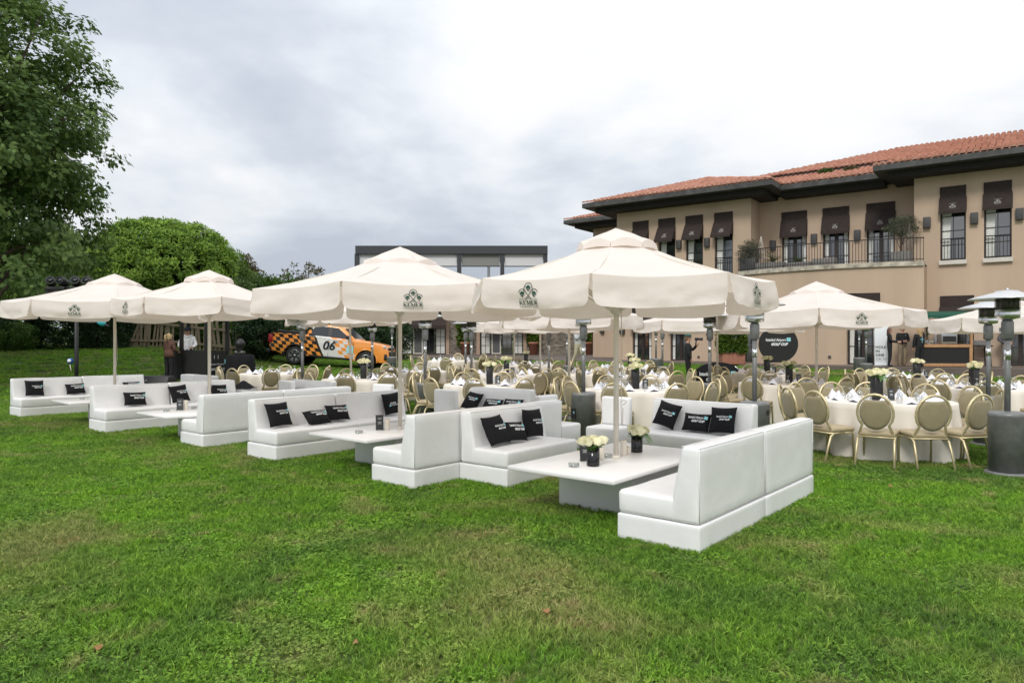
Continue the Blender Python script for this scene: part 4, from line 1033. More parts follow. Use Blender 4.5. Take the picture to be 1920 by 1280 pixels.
candle(ontable(1169, 853), 'tall ivory candle touching the nearest parasol pole', .033, .15); candle(ontable(1177, 851), 'short ivory candle right of the nearest parasol pole', .028, .075)
ashtray(ontable(673, 812), 'round glass ashtray on the second low table'); menu_holder(ontable(712, 806), R(20), 'dark menu card standing on the second low table'); candle(ontable(726, 805), 'ivory candle beside the menu card on the second table', .036, .14)
ashtray(ontable(312, 771.5), 'round glass ashtray left of the menu on the third table'); menu_holder(ontable(337, 769), R(10), 'dark menu card standing on the third low table'); candle(ontable(347.5, 768), 'ivory candle beside the menu on the third table', .042, .16); ashtray(ontable(364, 766), 'round glass ashtray right of the candle on the third table')
ashtray(ontable(154, 748), 'round glass ashtray on the fourth low table')

# ================================================================== parasols
def parasol(pos, Rr, ph0, z_edge, z_top, label, z0=0.0, drop=.26, logos=(), seed=0, tilt=0, cap=True, base=False, roll=0.0, ragged=None):
    """octagonal canvas parasol; ph0 = azimuth of the first rib measured from the camera side"""
    o = empty('parasol', (pos[0], pos[1], z0)); rng = random.Random(seed)
    o.rotation_euler = (0, R(tilt), 0)
    ze, zt2 = z_edge - z0, z_top - z0
    def rib(k):
        a = R(ph0 + 45 * k); return Vector((math.sin(a), -math.cos(a), 0))
    cz_cap = zt2 - .19 * (Rr / 1.5); rc_ = .40 * (Rr / 1.5)
    jz = [rng.uniform(-.02, .02) for _ in range(8)]
    # canopy
    cm = MB(); cm.smooth = True
    def cpt(k, s, t):          # k panel, s across 0..1, t down 0..1 from cap radius to edge
        a, b = rib(k), rib(k + 1); d = a.lerp(b, s)
        r = .22 * Rr + (Rr - .22 * Rr) * t
        z = (zt2 - .10) + (ze - zt2 + .10) * (.22 + .78 * t) + .05 * math.sin(math.pi * t) * -1
        sag = math.sin(math.pi * s) * .035 * (0.3 + t)
        z += (jz[k % 8] * (1 - s) + jz[(k + 1) % 8] * s) * t - sag * .8
        z += .006 * mnoise.noise(Vector((k * 3 + s * 3, t * 4, seed * 1.7)))
        return d * r + Vector((0, 0, z))
    ns, ntt = 8, 8
    for k in range(8):
        vs = [cpt(k, i / ns, j / ntt) for j in range(ntt + 1) for i in range(ns + 1)]
        cm.add(vs, [(j * (ns + 1) + i, j * (ns + 1) + i + 1, (j + 1) * (ns + 1) + i + 1, (j + 1) * (ns + 1) + i) for j in range(ntt) for i in range(ns)])
    can = cm.build('canopy', M_canvas, o, weld=True, fix=False)
    # valance flaps, one per panel
    def vpt(k, s, t, off=0.0):
        e = cpt(k, s, 1.0); a, b = rib(k), rib(k + 1); nrm = (a + b).normalized()
        out = .012 * math.sin(math.pi * s) + .050 * mnoise.noise(Vector((k * 5 + s * 2.6, t * 1.5, seed * 2.3 + 7))) * t + .014 * mnoise.noise(Vector((k * 9 + s * 9, t * 5 + s * 3, seed * 1.3))) * t + .012 * math.sin(s * 9 + k) * t
        return e + nrm * (out + off + .03 * t) + Vector((0, 0, -drop * t))
    vo = []
    for k in range(8):
        vmb = MB(); vmb.smooth = True; n1, n2 = 28, 9; vs = []
        for j in range(n2 + 1):
            for i in range(n1 + 1):
                s = i / n1; t = j / n2
                # rounded lower corners and a slit at each rib
                em = .010 + .022 * max(0, (t - .70) / .30) ** 3
                ss = em + (1 - 2 * em) * s
                low = 1 - .05 * max(0, abs(2 * s - 1) - .93) / .07
                vs.append(vpt(k, ss, t * low + .015 * math.sin(s * 6 + k * 2 + seed) * t))
        vmb.add(vs, [(j * (n1 + 1) + i, j * (n1 + 1) + i + 1, (j + 1) * (n1 + 1) + i + 1, (j + 1) * (n1 + 1) + i) for j in range(n2) for i in range(n1)])
        vo.append(vmb.build('valance', M_canvas, o, fix=False))
    for k, c in logos:
        wl = .155
        def fn(u, v):
            chord = .765 * Rr; s = c + u * .205 / chord; t = .50 - (v - .30) * .15 / drop
            t = max(.02, min(.985, t)); return vpt(k, s, t, .010)
        decal('club_emblem', CLUB, M_logo, fn, vo[k])
    # vent cap
    if cap:
        vc = MB(); vc.smooth = True
        for k in range(8):
            a, b = rib(k), rib(k + 1); vs = []
            for j in range(5):
                t = j / 4
                for i in range(7):
                    s = i / 6; d = a.lerp(b, s) * rc_ * t
                    lift = .045 * math.sin(math.pi * s) * t ** 2
                    z = zt2 - (zt2 - cz_cap) * (t ** 1.15) + lift + .01 * mnoise.noise(Vector((k + s * 2, t * 3, seed)))
                    vs.append(d + Vector((0, 0, z)))
            vc.add(vs, [(j * 7 + i, j * 7 + i + 1, (j + 1) * 7 + i + 1, (j + 1) * 7 + i) for j in range(4) for i in range(6)])
            vs2 = [vs[28 + i] for i in range(7)] + [vs[28 + i] - Vector((0, 0, .05 + .03 * math.sin(math.pi * i / 6))) + (a + b).normalized() * .012 for i in range(7)]
            vc.add(vs2, [(i, i + 1, 8 + i, 7 + i) for i in range(6)])
        vc.build('vent_cap', M_canvas, o, fix=False)
    pm = MB(); pm.lathe([(.027, 0), (.027, zt2 - .05)], 14); pm.lathe([(.045, 0), (.045, .015), (.03, .03)], 14); pl = pm.build('pole', M_pole, o)
    hb = MB(); hb.lathe([(.03, ze - .28), (.055, ze - .27), (.055, ze - .2), (.03, ze - .19)], 12); hb.lathe([(.03, zt2 - .2), (.06, zt2 - .19), (.06, zt2 - .12), (.03, zt2 - .11)], 12); hb.build('hub', M_pole, o)
    for k in range(8):
        d = rib(k); rm = MB(); a = d * .05 + Vector((0, 0, zt2 - .16)); b = d * (Rr - .03) + Vector((0, 0, ze + jz[k] - .045)); rm.bar(a, b, .02, .028); rbo = rm.build('rib', M_pole, o)
        st = MB(); st.bar(d * .055 + Vector((0, 0, ze - .24)), a.lerp(b, .52), .016, .02); st.build('strut', M_pole, rbo)
    if base:
        bb = MB(); bb.lathe([(.30, 0), (.30, .05), (.05, .07), (.045, .3)], 16); bb.build('base', M_heater, o)
    tag(o, label, 'parasol', 'cream octagonal parasols'); return o
def cord(pts, label, r=.004):
    mb = MB(); mb.tube(pts, r, 5); tag(mb.build('tied_cord', M_rope), label, 'cord', 'cords tied to the parasol poles')
parasol((1.03, 7.03), 1.48, -16, 2.15, 2.72, 'cream parasol nearest the camera over the flower table', TTZ, .25, [(7, .47), (1, .50)], seed=1)
parasol((-1.48, 9.40), 1.9, -10, 2.225, 2.85, 'large cream parasol second from the right in the front row', TTZ, .29, [(0, .52)], seed=2)
parasol((-5.3, 12.45), 1.5, -15, 2.30, 2.85, 'cream parasol with raised vent cap, third in the front row', TTZ, .26, [(7, .50)], seed=3)
parasol((-8.1, 14.5), 1.9, -14, 2.36, 2.98, 'cream parasol at the left edge of the picture', TTZ, .30, [(0, .50)], seed=4)
# parasols among the banquet tables
parasol((gx(1531, 14.0), 14.0), 1.9, -22, 2.17, 2.78, 'cream parasol with emblem in front of the black round sign', 0, .30, [(0, .50)], seed=5, base=True)
parasol((gx(1345, 19.0), 19.0), 2.2, -8, 2.12, 2.85, 'low slung cream parasol over the photographer', ground(5.5, 19), .26, [(0, .62)], seed=6, base=True)
parasol((gx(1892, 16.2), 16.2), 1.6, -22, 2.12, 2.62, 'cream parasol at the right edge behind the heaters', 0, .30, [(1, .42)], seed=7, base=True)
parasol((gx(1067, 14.6), 14.6), 1.5, -18, 2.14, 2.70, 'cream parasol behind the nearest parasol with a half hidden emblem', 0, .27, [(0, .5)], seed=8, base=True)
parasol((gx(660, 17.0), 17.0), 1.5, -12, 2.30, 2.86, 'cream parasol standing in front of the orange truck', 0, .28, [(1, .45)], seed=9, tilt=-1.5, base=True)
parasol((gx(964, 24.0), 24.0), 1.7, -20, 2.22, 2.85, 'small far cream parasol before the curtained doors', ground(0, 24), .28, [], seed=10, base=True)
parasol((gx(1013, 19.5), 19.5), 1.6, -25, 2.12, 2.70, 'far cream parasol right of the curtained doors', ground(.8, 19.5), .27, [], seed=11, base=True)
cord([(1.075, 7.0, 1.95), (1.08, 6.99, 1.5), (1.073, 6.99, 1.05), (1.068, 6.985, .98), (1.09, 6.98, 1.03), (1.13, 6.985, 1.01), (1.10, 6.985, .985), (1.072, 6.985, .97), (1.075, 6.985, .80), (1.085, 6.985, .78), (1.09, 6.985, .95)], 'looped cotton cord tied on the nearest parasol pole')
cord([(-1.51, 9.36, 2.0), (-1.52, 9.36, 1.3), (-1.515, 9.36, 1.18), (-1.53, 9.36, 1.05), (-1.515, 9.36, .98)], 'thin cord down the second parasol pole')
cord([(-5.26, 12.4, 2.1), (-5.25, 12.4, 1.2), (-5.26, 12.4, 1.0), (-5.22, 12.4, .85), (-5.26, 12.4, .80)], 'knotted cord on the third parasol pole')
cord([(-8.05, 14.45, 2.1), (-8.02, 14.45, 1.3), (-8.05, 14.45, 1.0), (-8.0, 14.45, .85), (-8.04, 14.45, .8)], 'cord hanging on the leftmost parasol pole')

# ================================================================== patio heaters
def heater_parts():
    P = {}
    b = MB(); b.lathe([(.235, 0), (.24, .02), (.24, .045), (.205, .055)], 28); P['foot_ring'] = b.mesh('foot_ring', M_heater)
    b = MB(); b.lathe([(.20, .05), (.20, .70), (.205, .71), (.205, .735), (.20, .745), (.19, .76), (.03, .77)], 28); P['cylinder'] = b.mesh('cylinder', M_heater)
    b = MB(); b.box((0, -.199, .42), (.13, .012, .17)); P['notice'] = b.mesh('notice', M_plastic)
    b = MB(); b.lathe([(.033, .76), (.033, 1.62)], 14); P['post'] = b.mesh('post', M_heater)
    b = MB(); b.lathe([(.034, 1.38), (.036, 1.38), (.036, 1.50), (.034, 1.50)], 14); P['sleeve'] = b.mesh('sleeve', M_steel)
    b = MB(); b.lathe([(.036, 1.62), (.065, 1.64), (.065, 1.83), (.05, 1.86)], 16); b.box((.066, 0, 1.74), (.03, .04, .05)); P['valve_housing'] = b.mesh('valve_housing', M_heater)
    b = MB(); b.lathe([(.05, 1.86), (.125, 1.88), (.13, 1.93), (.125, 1.94), (.13, 1.98)], 20); P['burner_bowl'] = b.mesh('burner_bowl', M_steel)
    b = MB(); b.lathe([(.118, 1.97), (.118, 2.12), (.10, 2.13)], 20)
    for i in range(12):
        a = i * math.pi / 6; b.tube([(.124 * math.cos(a), .124 * math.sin(a), 1.96), (.124 * math.cos(a), .124 * math.sin(a), 2.12)], .004, 4)
    P['burner_screen'] = b.mesh('burner_screen', M_burner)
    b = MB(); b.lathe([(.41, 2.105), (.405, 2.10), (.40, 2.11), (.30, 2.145), (.14, 2.185), (.12, 2.205), (.02, 2.215)], 36); b.lathe([(.02, 2.21), (.018, 2.235), (.0001, 2.238)], 8); P['reflector'] = b.mesh('reflector', M_steel)
    return P
HP = heater_parts()
nsq = MB(); nsq.box((.025, -.206, .44), (.035, .004, .035)); NSQ = nsq.mesh('teal_square', M_teal)
def heater(x, y, label, rz=0, z=None, notice=True, s=1.0):
    o = empty('patio_heater', (x, y, ground(x, y) if z is None else z), rz); o.scale = (s, s, s)
    for n, me in HP.items():
        if n == 'notice' and not notice: continue
        c = link(n, me, o)
        if n == 'notice': link('teal_square', NSQ, c)
    if not notice:
        h = MB(); h.lathe([(.04, 0), (.04, .004)], 14, Matrix.Translation((0, -.2, .62)) @ Matrix.Rotation(R(90), 4, 'X')); h.build('vent_hole', M_plastic, o)
    tag(o, label, 'heater', 'grey patio heaters with round reflectors')
heater(gx(1889, 8.5), 8.5, 'grey patio heater nearest the camera at the right edge', R(150), notice=False)
heater(gx(1853, 10.9), 10.9, 'grey patio heater just behind the rightmost heater', R(200))
heater(gx(1415, 9.95), 9.95, 'grey patio heater behind the right end of the nearest parasol', R(40), notice=False)
heater(gx(1331, 14.3), 14.3, 'grey patio heater beside the photographer and the curved banner', R(160))
heater(gx(1094, 11.75), 11.75, 'grey patio heater with black notice behind the middle sofas', R(-62))
heater(gx(797, 14.5), 14.5, 'grey patio heater right of the second parasol pole', R(100))
heater(gx(567, 16.0), 16.0, 'grey patio heater in front of the rear wheel of the truck', R(160))
heater(gx(698, 19.6), 19.6, 'grey patio heater in front of the bonnet of the truck', R(120))
heater(gx(884, 18.2), 18.2, 'grey patio heater left of the centre, front one of two', R(-20))
heater(gx(873, 20.6), 20.6, 'grey patio heater left of the centre, rear one of two', R(10))
heater(gx(735, 27.5), 27.5, 'far grey patio heater just right of the truck nose', R(10))
heater(gx(1029, 18.5), 18.5, 'grey patio heater with notice right of the second rose vase row', R(-10))
heater(gx(1063, 23.0), 23.0, 'far grey patio heater by the man on the terrace', R(0))
heater(gx(1230, 26.5), 26.5, 'far grey patio heater by the terrace doors, left one', R(0))
heater(gx(1242, 22.5), 22.5, 'grey patio heater by the terrace doors, right nearer one', R(0))
heater(gx(1611, 27.0), 27.0, 'far grey patio heater before the bay door, left one', R(0))
heater(gx(1624, 24.0), 24.0, 'grey patio heater before the bay door, right nearer one', R(0))

# ================================================================== banquet tables
def chair_parts():
    P = {}
    s = MB(); s.box((0, .02, .43), (.43, .42, .07)); P['seat'] = (s.mesh('seat', M_beige, bevel=.028, seg=2),)
    # oval back pad with the hand hold cut out of its top
    tl = R(9); cy, cz, rx, rz = -.215, .70, .195, .225
    def bp(u, v, dy=0): return (u, cy - (v - .47) * math.tan(tl) * 1 + dy, v)
    outl = []
    n = 36
    for i in range(n):
        a = R(90) + 2 * math.pi * i / n; outl.append((rx * .93 * math.cos(a), cz + rz * .95 * math.sin(a)))
    top = cz + rz * .95
    # hand hold: push the top of the outline down into a crescent
    pad = []
    for (u, v) in outl:
        if v > cz + rz * .80 : v = v - .058 * (1 - (u / (rx * .62)) ** 2) if abs(u) < rx * .62 else v
        pad.append((u, v))
    mb = MB(); k = len(pad)
    fr = [bp(u, v, .022) for u, v in pad]; bk = [bp(u, v, -.014) for u, v in pad]
    fi = [bp(u * .8, cz + (v - cz) * .8, .038) for u, v in pad]; bi = [bp(u * .8, cz + (v - cz) * .8, -.022) for u, v in pad]
    vs = fr + bk + fi + bi
    fs = [(i, (i + 1) % k, k + (i + 1) % k, k + i) for i in range(k)] + [(2 * k + i, 2 * k + (i + 1) % k, (i + 1) % k, i) for i in range(k)] + [(k + i, k + (i + 1) % k, 3 * k + (i + 1) % k, 3 * k + i) for i in range(k)] + [tuple(range(2 * k, 3 * k)), tuple(range(3 * k, 4 * k))[::-1]]
    mb.smooth = True; mb.add(vs, fs); P['backrest'] = (mb.mesh('backrest', M_olive),)
    # tube frame: up from the seat side, round the oval, down again
    pts = [(-.19, -.16, .40), (-.185, -.185, .46)]
    for i in range(17):
        a = R(222 - 264 * i / 16); pts.append(bp(rx * 1.06 * math.cos(a), cz + rz * 1.04 * math.sin(a)))
    pts += [(.185, -.185, .46), (.19, -.16, .40)]
    f = MB(); f.tube(pts, .0175, 6); P['back_frame'] = (f.mesh('back_frame', M_gold),)
    u = MB(); u.tube([(-.2, -.2, .39), (.2, -.2, .39), (.2, .2, .39), (-.2, .2, .39)], .012, 5, closed=True); P['seat_frame'] = (u.mesh('seat_frame', M_gold),)
    legs = []
    for sx in (-1, 1):
        l = MB(); l.tube([(sx * .195, .02, .388), (sx * .205, -.15, .385), (sx * .21, -.205, .355), (sx * .215, -.25, .25), (sx * .222, -.33, 0)], .0155, 6); legs.append(l.mesh('leg', M_gold))
        l = MB(); l.tube([(sx * .195, .05, .388), (sx * .20, .17, .385), (sx * .202, .20, .355), (sx * .205, .215, .0)], .0145, 6); legs.append(l.mesh('leg', M_gold))
    P['leg'] = tuple(legs); return P
CHP = chair_parts()
def chair(x, y, face, label, group, tilt=0):
    o = empty('banquet_chair', (x, y, ground(x, y)), face - math.pi / 2)
    for n, ms in CHP.items():
        for me in ms: link(n, me, o)
    tag(o, label, 'chair', group); return o
def cloth_mesh(seed):
    rng = random.Random(seed); n = 120; Rt = .90; H = .76
    ph = [rng.uniform(0, 6.28) for _ in range(4)]; k1 = rng.choice((11, 12, 13))
    rows = [(0.0, H), (.45, H), (.85, H), (.985, H - .002), (1.0, H - .012)] + [(1.0, H - .012 - (H - .03) * (t / 9)) for t in range(1, 10)]
    vs = []; fs = []
    for j, (rr, z) in enumerate(rows):
        dr = max(0, (H - .012 - z) / (H - .03))
        for i in range(n):
            a = 2 * math.pi * i / n
            fold = (math.sin(k1 * a + ph[0]) * .5 + math.sin((k1 * 2 - 5) * a + ph[1]) * .3 + math.sin(5 * a + ph[2]) * .35)
            r = Rt * rr + (.035 * dr + .105 * dr ** .8 * fold if rr >= 1.0 else 0)
            zz = z + (.012 * math.sin(4 * a + ph[3]) * dr if j == len(rows) - 1 else 0)
            vs.append((r * math.cos(a), r * math.sin(a), zz))
    for j in range(len(rows) - 1):
        for i in range(n): fs.append((j * n + i, j * n + (i + 1) % n, (j + 1) * n + (i + 1) % n, (j + 1) * n + i))
    me = bpy.data.meshes.new('tablecloth'); me.from_pydata(vs, [], fs); me.materials.append(M_cloth)
    me.polygons.foreach_set('use_smooth', [True] * len(fs)); me.update()
    bm = bmesh.new(); bm.from_mesh(me); bmesh.ops.remove_doubles(bm, verts=bm.verts, dist=1e-4); bmesh.ops.recalc_face_normals(bm, faces=bm.faces); bm.to_mesh(me); bm.free(); return me
CLOTHS = [cloth_mesh(i) for i in range(4)]
tb = MB(); tb.lathe([(.88, .725), (.89, .73), (.89, .75), (.88, .754)], 40); RTOP = tb.mesh('tabletop', M_wood)
tb = MB()
tb.lathe([(.25, 0), (.25, .03), (.05, .06), (.05, .725)], 16); RPED = tb.mesh('pedestal', M_heater)
def napkin_mesh(seed):
    rng = random.Random(seed); j = lambda: rng.uniform(-.01, .01)
    vs = [(-.10 + j(), -.055, 0), (.10 + j(), -.055, 0), (0 + j(), -.012, .125 + j()), (-.05, .085 + j(), 0), (.055, .08 + j(), 0), (0, -.06, .03), (.0 + j(), .03, .075)]
    fs = [(0, 5, 2), (5, 1, 2), (1, 4, 6), (1, 6, 2), (0, 2, 6), (0, 6, 3), (3, 6, 4), (0, 3, 4, 1)]
    me = bpy.data.meshes.new('napkin'); me.from_pydata(vs, [], fs); me.materials.append(M_napkin); me.update(); return me
NAPK = [napkin_mesh(i) for i in range(4)]
gm = MB(); gm.lathe([(.034, 0), (.040, .035), (.039, .06), (.028, .088), (.008, .10), (.0045, .108), (.004, .165), (.008, .172), (.036, .178), (.036, .180), (.0001, .181)], 14); GLASS = gm.mesh('wine_glass', M_glass)
ORD = ['leftmost', 'second from left', 'third from left', 'fourth from left', 'fifth from left', 'sixth from left', 'seventh from left', 'eighth from left', 'ninth from left', 'tenth from left']
def ranked(items, cx, cy):
    """items: (x, y). -> text of which one it is, seen from the camera"""
    near = sorted([i for i, p in enumerate(items) if p[1] * 1.0 + p[0] * 0.0 < cy], key=lambda i: items[i][0] / items[i][1])
    far = sorted([i for i in range(len(items)) if i not in near], key=lambda i: items[i][0] / items[i][1])
    out = {}
    for k, i in enumerate(near): out[i] = ORD[k] + ', near side'
    for k, i in enumerate(far): out[i] = ORD[k] + ', far side'
    return out
def banquet(cx, cy, desc, nch, a0, seed, vase=None, menu=True, ng=12, skip=()):
    rng = random.Random(seed); z = ground(cx, cy)
    t = empty('round_table', (cx, cy, z), rng.uniform(0, 6)); link('tablecloth', CLOTHS[seed % 4], t); link('tabletop', RTOP, t); link('pedestal', RPED, t)
    tag(t, 'round banquet table in floor length cream cloth, ' + desc, 'table', 'round banquet tables')
    pos = []
    for i in range(nch):
        if i in skip: continue
        a = R(a0 + 360 * i / nch + rng.uniform(-4, 4)); r = 1.17 + rng.uniform(-.05, .07)
        pos.append((cx + r * math.cos(a), cy + r * math.sin(a), a + math.pi + R(rng.uniform(-9, 9))))
    rk = ranked([(p[0], p[1]) for p in pos], cx, cy)
    for i, p in enumerate(pos): chair(p[0], p[1], p[2], 'gold chair, ' + rk[i] + ', ' + desc, 'gold banquet chairs round the tables')
    zt3 = z + .762
    nps = []
    for i in range(nch):
        a = R(a0 + 360 * i / nch + rng.uniform(-5, 5)); nps.append((cx + .68 * math.cos(a), cy + .68 * math.sin(a), a))
    rk = ranked(nps, cx, cy)
    for i, p in enumerate(nps): tag(link('napkin', NAPK[(i + seed) % 4], None, (p[0], p[1], zt3), (0, 0, p[2] + math.pi / 2 + rng.uniform(-.5, .5)), rng.uniform(.9, 1.15)), 'folded napkin, ' + rk[i] + ', ' + desc, 'napkin', 'folded white napkins')
    gl = []
    for i in range(ng):
        a = R(a0 + 18 + 360 * i / ng + rng.uniform(-8, 8)); r = rng.uniform(.42, .56); gl.append((cx + r * math.cos(a), cy + r * math.sin(a)))
    rk = ranked(gl, cx, cy)
    for i, p in enumerate(gl): tag(link('wine_glass', GLASS, None, (p[0], p[1], zt3), (0, 0, i), rng.uniform(.95, 1.12)), 'wine glass, ' + rk[i] + ', ' + desc, 'glass', 'upturned wine glasses')
    if vase:
        vx, vy = vase; flowers((cx + vx, cy + vy, zt3), 'tall black vase of cream roses, ' + desc, True, seed, 9, rng.uniform(-.3, .3), seed % 3 == 1, 'tall rose vases on the banquet tables')
        if menu: menu_holder((cx + vx + .16, cy + vy - .10, zt3), R(rng.uniform(-20, 20)), 'dark menu card, ' + desc, .17)
def bt(px, d, *a, **k): banquet(gx(px, d), d, *a, **k)
banquet(5.35, 10.2, 'nearest banquet table at right', 13, -124, 1, (-.12, .0), ng=10)
bt(1838, 13.1, 'second banquet table, by rightmost heaters', 10, -80, 2, (-.05, .1))
bt(1719, 16.2, 'banquet table before the food stall', 10, -100, 3, (0, 0))
bt(1472, 14.4, 'banquet table below the emblem parasol', 10, -60, 4, (.1, .05))
bt(1438, 19.0, 'banquet table just before the round sign', 10, -85, 5, (.0, .0))
bt(1192, 12.6, 'banquet table behind the nearest parasol pole', 10, -75, 6, (0, .05))
bt(1192, 17.2, 'second banquet table behind nearest parasol pole', 10, -95, 7, (0, .0))
bt(1172, 21.6, 'far banquet table near the terrace doors', 9, -70, 8, (.15, 0))
bt(918, 14.0, 'banquet table at the picture centre', 10, -62, 9, (0, 0))
bt(946, 18.4, 'banquet table behind the central one', 10, -85, 10, (.05, 0))
bt(992, 23.4, 'far banquet table before the curtained doors', 9, -55, 11, (-.1, 0))
bt(680, 16.0, 'banquet table in front of the truck', 10, -58, 12, (0, .1))
bt(516, 18.8, 'leftmost banquet table', 10, -78, 13, None)
bt(778, 20.0, 'banquet table right of the truck', 9, -66, 14, None)
bt(850, 25.4, 'small far banquet table near the stone wall', 8, -90, 15, None, ng=8)
bt(1070, 18.9, 'banquet table near the man on the lawn', 8, -60, 16, None, ng=8, skip=(3, 4))
# a dark coat thrown over a chair by the third sofa row
cb = MB(); cb.smooth = True
for i in range(9):
    vs = []
    for j in range(9):
        vs.append(((j - 4) * .055, (i - 4) * .06, .16 * math.exp(-((j - 4) ** 2 + (i - 4) ** 2) / 9) + .03 * mnoise.noise(Vector((i * .8, j * .8, 2)))))
    if i: cb.add(prev + vs, [(k, k + 1, 10 + k, 9 + k) for k in range(8)])
    prev = vs
tag(cb.build('folded_jacket', M_black, None, (gx(457, 15.2), 15.2, .60), fix=False, weld=True), 'black jacket bundled up beside the third sofa row', 'jacket')
jb = MB(); jb.box((0, 0, .3), (.42, .42, .6)); 
tag(jb.build('pouf', M_white, None, (gx(457, 15.2), 15.2, 0), bevel=.03), 'white pouf under the bundled black jacket', 'pouf')

# ================================================================== orange pickup truck
def livery_mat():
    m = bpy.data.materials.new('truck_livery'); m.use_nodes = True; N = m.node_tree.nodes; L = m.node_tree.links; p = N['Principled BSDF']
    p.inputs['Roughness'].default_value = .32; p.inputs['Coat Weight'].default_value = .5; p.inputs['Coat Roughness'].default_value = .08
    tc = N.new('ShaderNodeTexCoord'); sp = N.new('ShaderNodeSeparateXYZ'); L.new(tc.outputs['Object'], sp.inputs[0])
    def mth(op, a, b=None, c=None):
        n = N.new('ShaderNodeMath'); n.operation = op
        for i, v in enumerate((a, b, c)):
            if v is None: continue
            if isinstance(v, (int, float)): n.inputs[i].default_value = v
            else: L.new(v, n.inputs[i])
        return n.outputs[0]
    x, z = sp.outputs[0], sp.outputs[2]
    xs = mth('MULTIPLY_ADD', z, .53, x)
    ca = mth('FLOOR', mth('DIVIDE', xs, .195)); cb_ = mth('FLOOR', mth('DIVIDE', mth('MULTIPLY_ADD', x, .035, z), .150))
    chk = mth('GREATER_THAN', mth('MODULO', mth('ABSOLUTE', mth('ADD', ca, cb_)), 2), .5)
    ca2 = mth('FLOOR', mth('DIVIDE', xs, .20)); chk2 = mth('GREATER_THAN', mth('MODULO', mth('ABSOLUTE', mth('ADD', ca2, cb_)), 2), .5)
    def mixc(f, a, b):
        n = N.new('ShaderNodeMixRGB'); L.new(f, n.inputs[0])
        for i, v in ((1, a), (2, b)):
            if isinstance(v, tuple): n.inputs[i].default_value = (*v, 1)
            else: L.new(v, n.inputs[i])
        return n.outputs[0]
    OR, BK, WH = (.90, .33, .06), (.016, .015, .015), (.74, .74, .72)
    rear = mixc(chk, OR, BK); front = mixc(chk2, OR, WH)
    xf = mth('ADD', xs, mth('MULTIPLY', mth('SINE', mth('MULTIPLY', z, 9.0)), .10))
    c = mixc(mth('GREATER_THAN', xs, -.02), rear, BK)       # narrow black edge
    c = mixc(mth('GREATER_THAN', xs, .08), c, WH)
    c = mixc(mth('GREATER_THAN', xs, .80), c, front)
    c = mixc(mth('GREATER_THAN', xf, 1.42), c, OR)
    c = mixc(mth('MULTIPLY', mth('GREATER_THAN', z, 1.24), mth('GREATER_THAN', xs, .74)), c, OR)
    roof_ = mth('MULTIPLY', mth('GREATER_THAN', z, 1.62), mth('GREATER_THAN', xs, .76)); c = mixc(roof_, c, OR)
    L.new(c, p.inputs['Base Color']); return m
M_livery = livery_mat()
M_tyre = mat('tyre_rubber', (.016, .016, .017), .8); M_rim = mat('machined_rim', (.45, .46, .47), .3, metal=.9); M_cglass = mat('tinted_car_glass', (.022, .026, .030), .06, spec=.8)
M_red = mat('red_tail_lamp', (.32, .012, .02), .2); M_lamp = mat('headlamp_glass', (.42, .45, .48), .1, metal=.4)
truck = empty('pickup_truck'); tag(truck, 'orange pickup truck with black checks and number 06 parked on the grass bank', 'truck')
def arch(cx, r, z0, a0=0, a1=180, n=9): return [(cx + r * math.cos(R(a0 + (a1 - a0) * i / n)), z0 + r * math.sin(R(a0 + (a1 - a0) * i / n))) for i in range(n + 1)]
FWX, RWX, WR = 1.66, -1.43, .385
outline = [(-2.52, .52), (-2.60, .78), (-2.60, 1.27), (-2.54, 1.31), (-.98, 1.30), (1.10, 1.20), (1.35, 1.22), (2.24, 1.10), (2.50, .98), (2.60, .72), (2.58, .40), (2.40, .34)] + \
          arch(FWX, .47, WR, -5, 185)[0:] + [(1.12, .36), (-.85, .40)] + arch(RWX, .47, WR, 5, 185) + [(-2.1, .47)]
def side_prism(poly, y0, y1, inset_top, zt_):
    """extrude an XZ outline across Y, narrowing above zt_"""
    vs = []; k = len(poly)
    for sgn, yy in ((-1, y0), (1, y1)):
        for (x, z) in poly:
            t = max(0, (z - .75) / .5); nose = max(0, (abs(x) - 2.0) / .6)
            vs.append((x, yy - sgn * (inset_top * t ** 2 + .13 * nose ** 2 + .05 * max(0, (.6 - z) / .3)), z))
    fs = [tuple(range(k)), tuple(range(k, 2 * k))[::-1]] + [(i, k + i, k + (i + 1) % k, (i + 1) % k) for i in range(k)]
    return vs, fs
b = MB(); b.add(*side_prism(outline, -.92, .92, .05, 1.0)); body = b.build('body', M_livery, truck, bevel=.02, seg=2)
# cab
cabo = [(-1.0, 1.25), (-.88, 1.66), (-.64, 1.80), (.26, 1.80), (.52, 1.73), (1.22, 1.19)]
vs = []; k = len(cabo)
for sg in (-1, 1):
    for (x, z) in cabo: vs.append((x, sg * (.86 - .17 * (z - 1.16) / .6), z))
b = MB(); b.add(vs, [tuple(range(k)), tuple(range(k, 2 * k))[::-1]] + [(i, k + i, k + (i + 1) % k, (i + 1) % k) for i in range(k)]); cab = b.build('cab', M_livery, truck, bevel=.03, seg=2)
def sidepanel(name, poly, parent, m, off=.006, sides=(-1,)):
    for sg in (-1, 1):
        vs = [(x, sg * (.86 - .17 * (z - 1.16) / .6 + off), z) for x, z in poly]; q = MB(); q.add(vs, [tuple(range(len(poly)))]); q.build(name, m, parent, fix=False)
sidepanel('side_window', [(-.70, 1.31), (-.80, 1.38), (-.72, 1.62), (-.56, 1.71), (-.08, 1.71), (-.06, 1.29)], cab, M_cglass)
sidepanel('side_window', [(.10, 1.28), (.08, 1.71), (.36, 1.68), (.88, 1.30), (.84, 1.255)], cab, M_cglass)
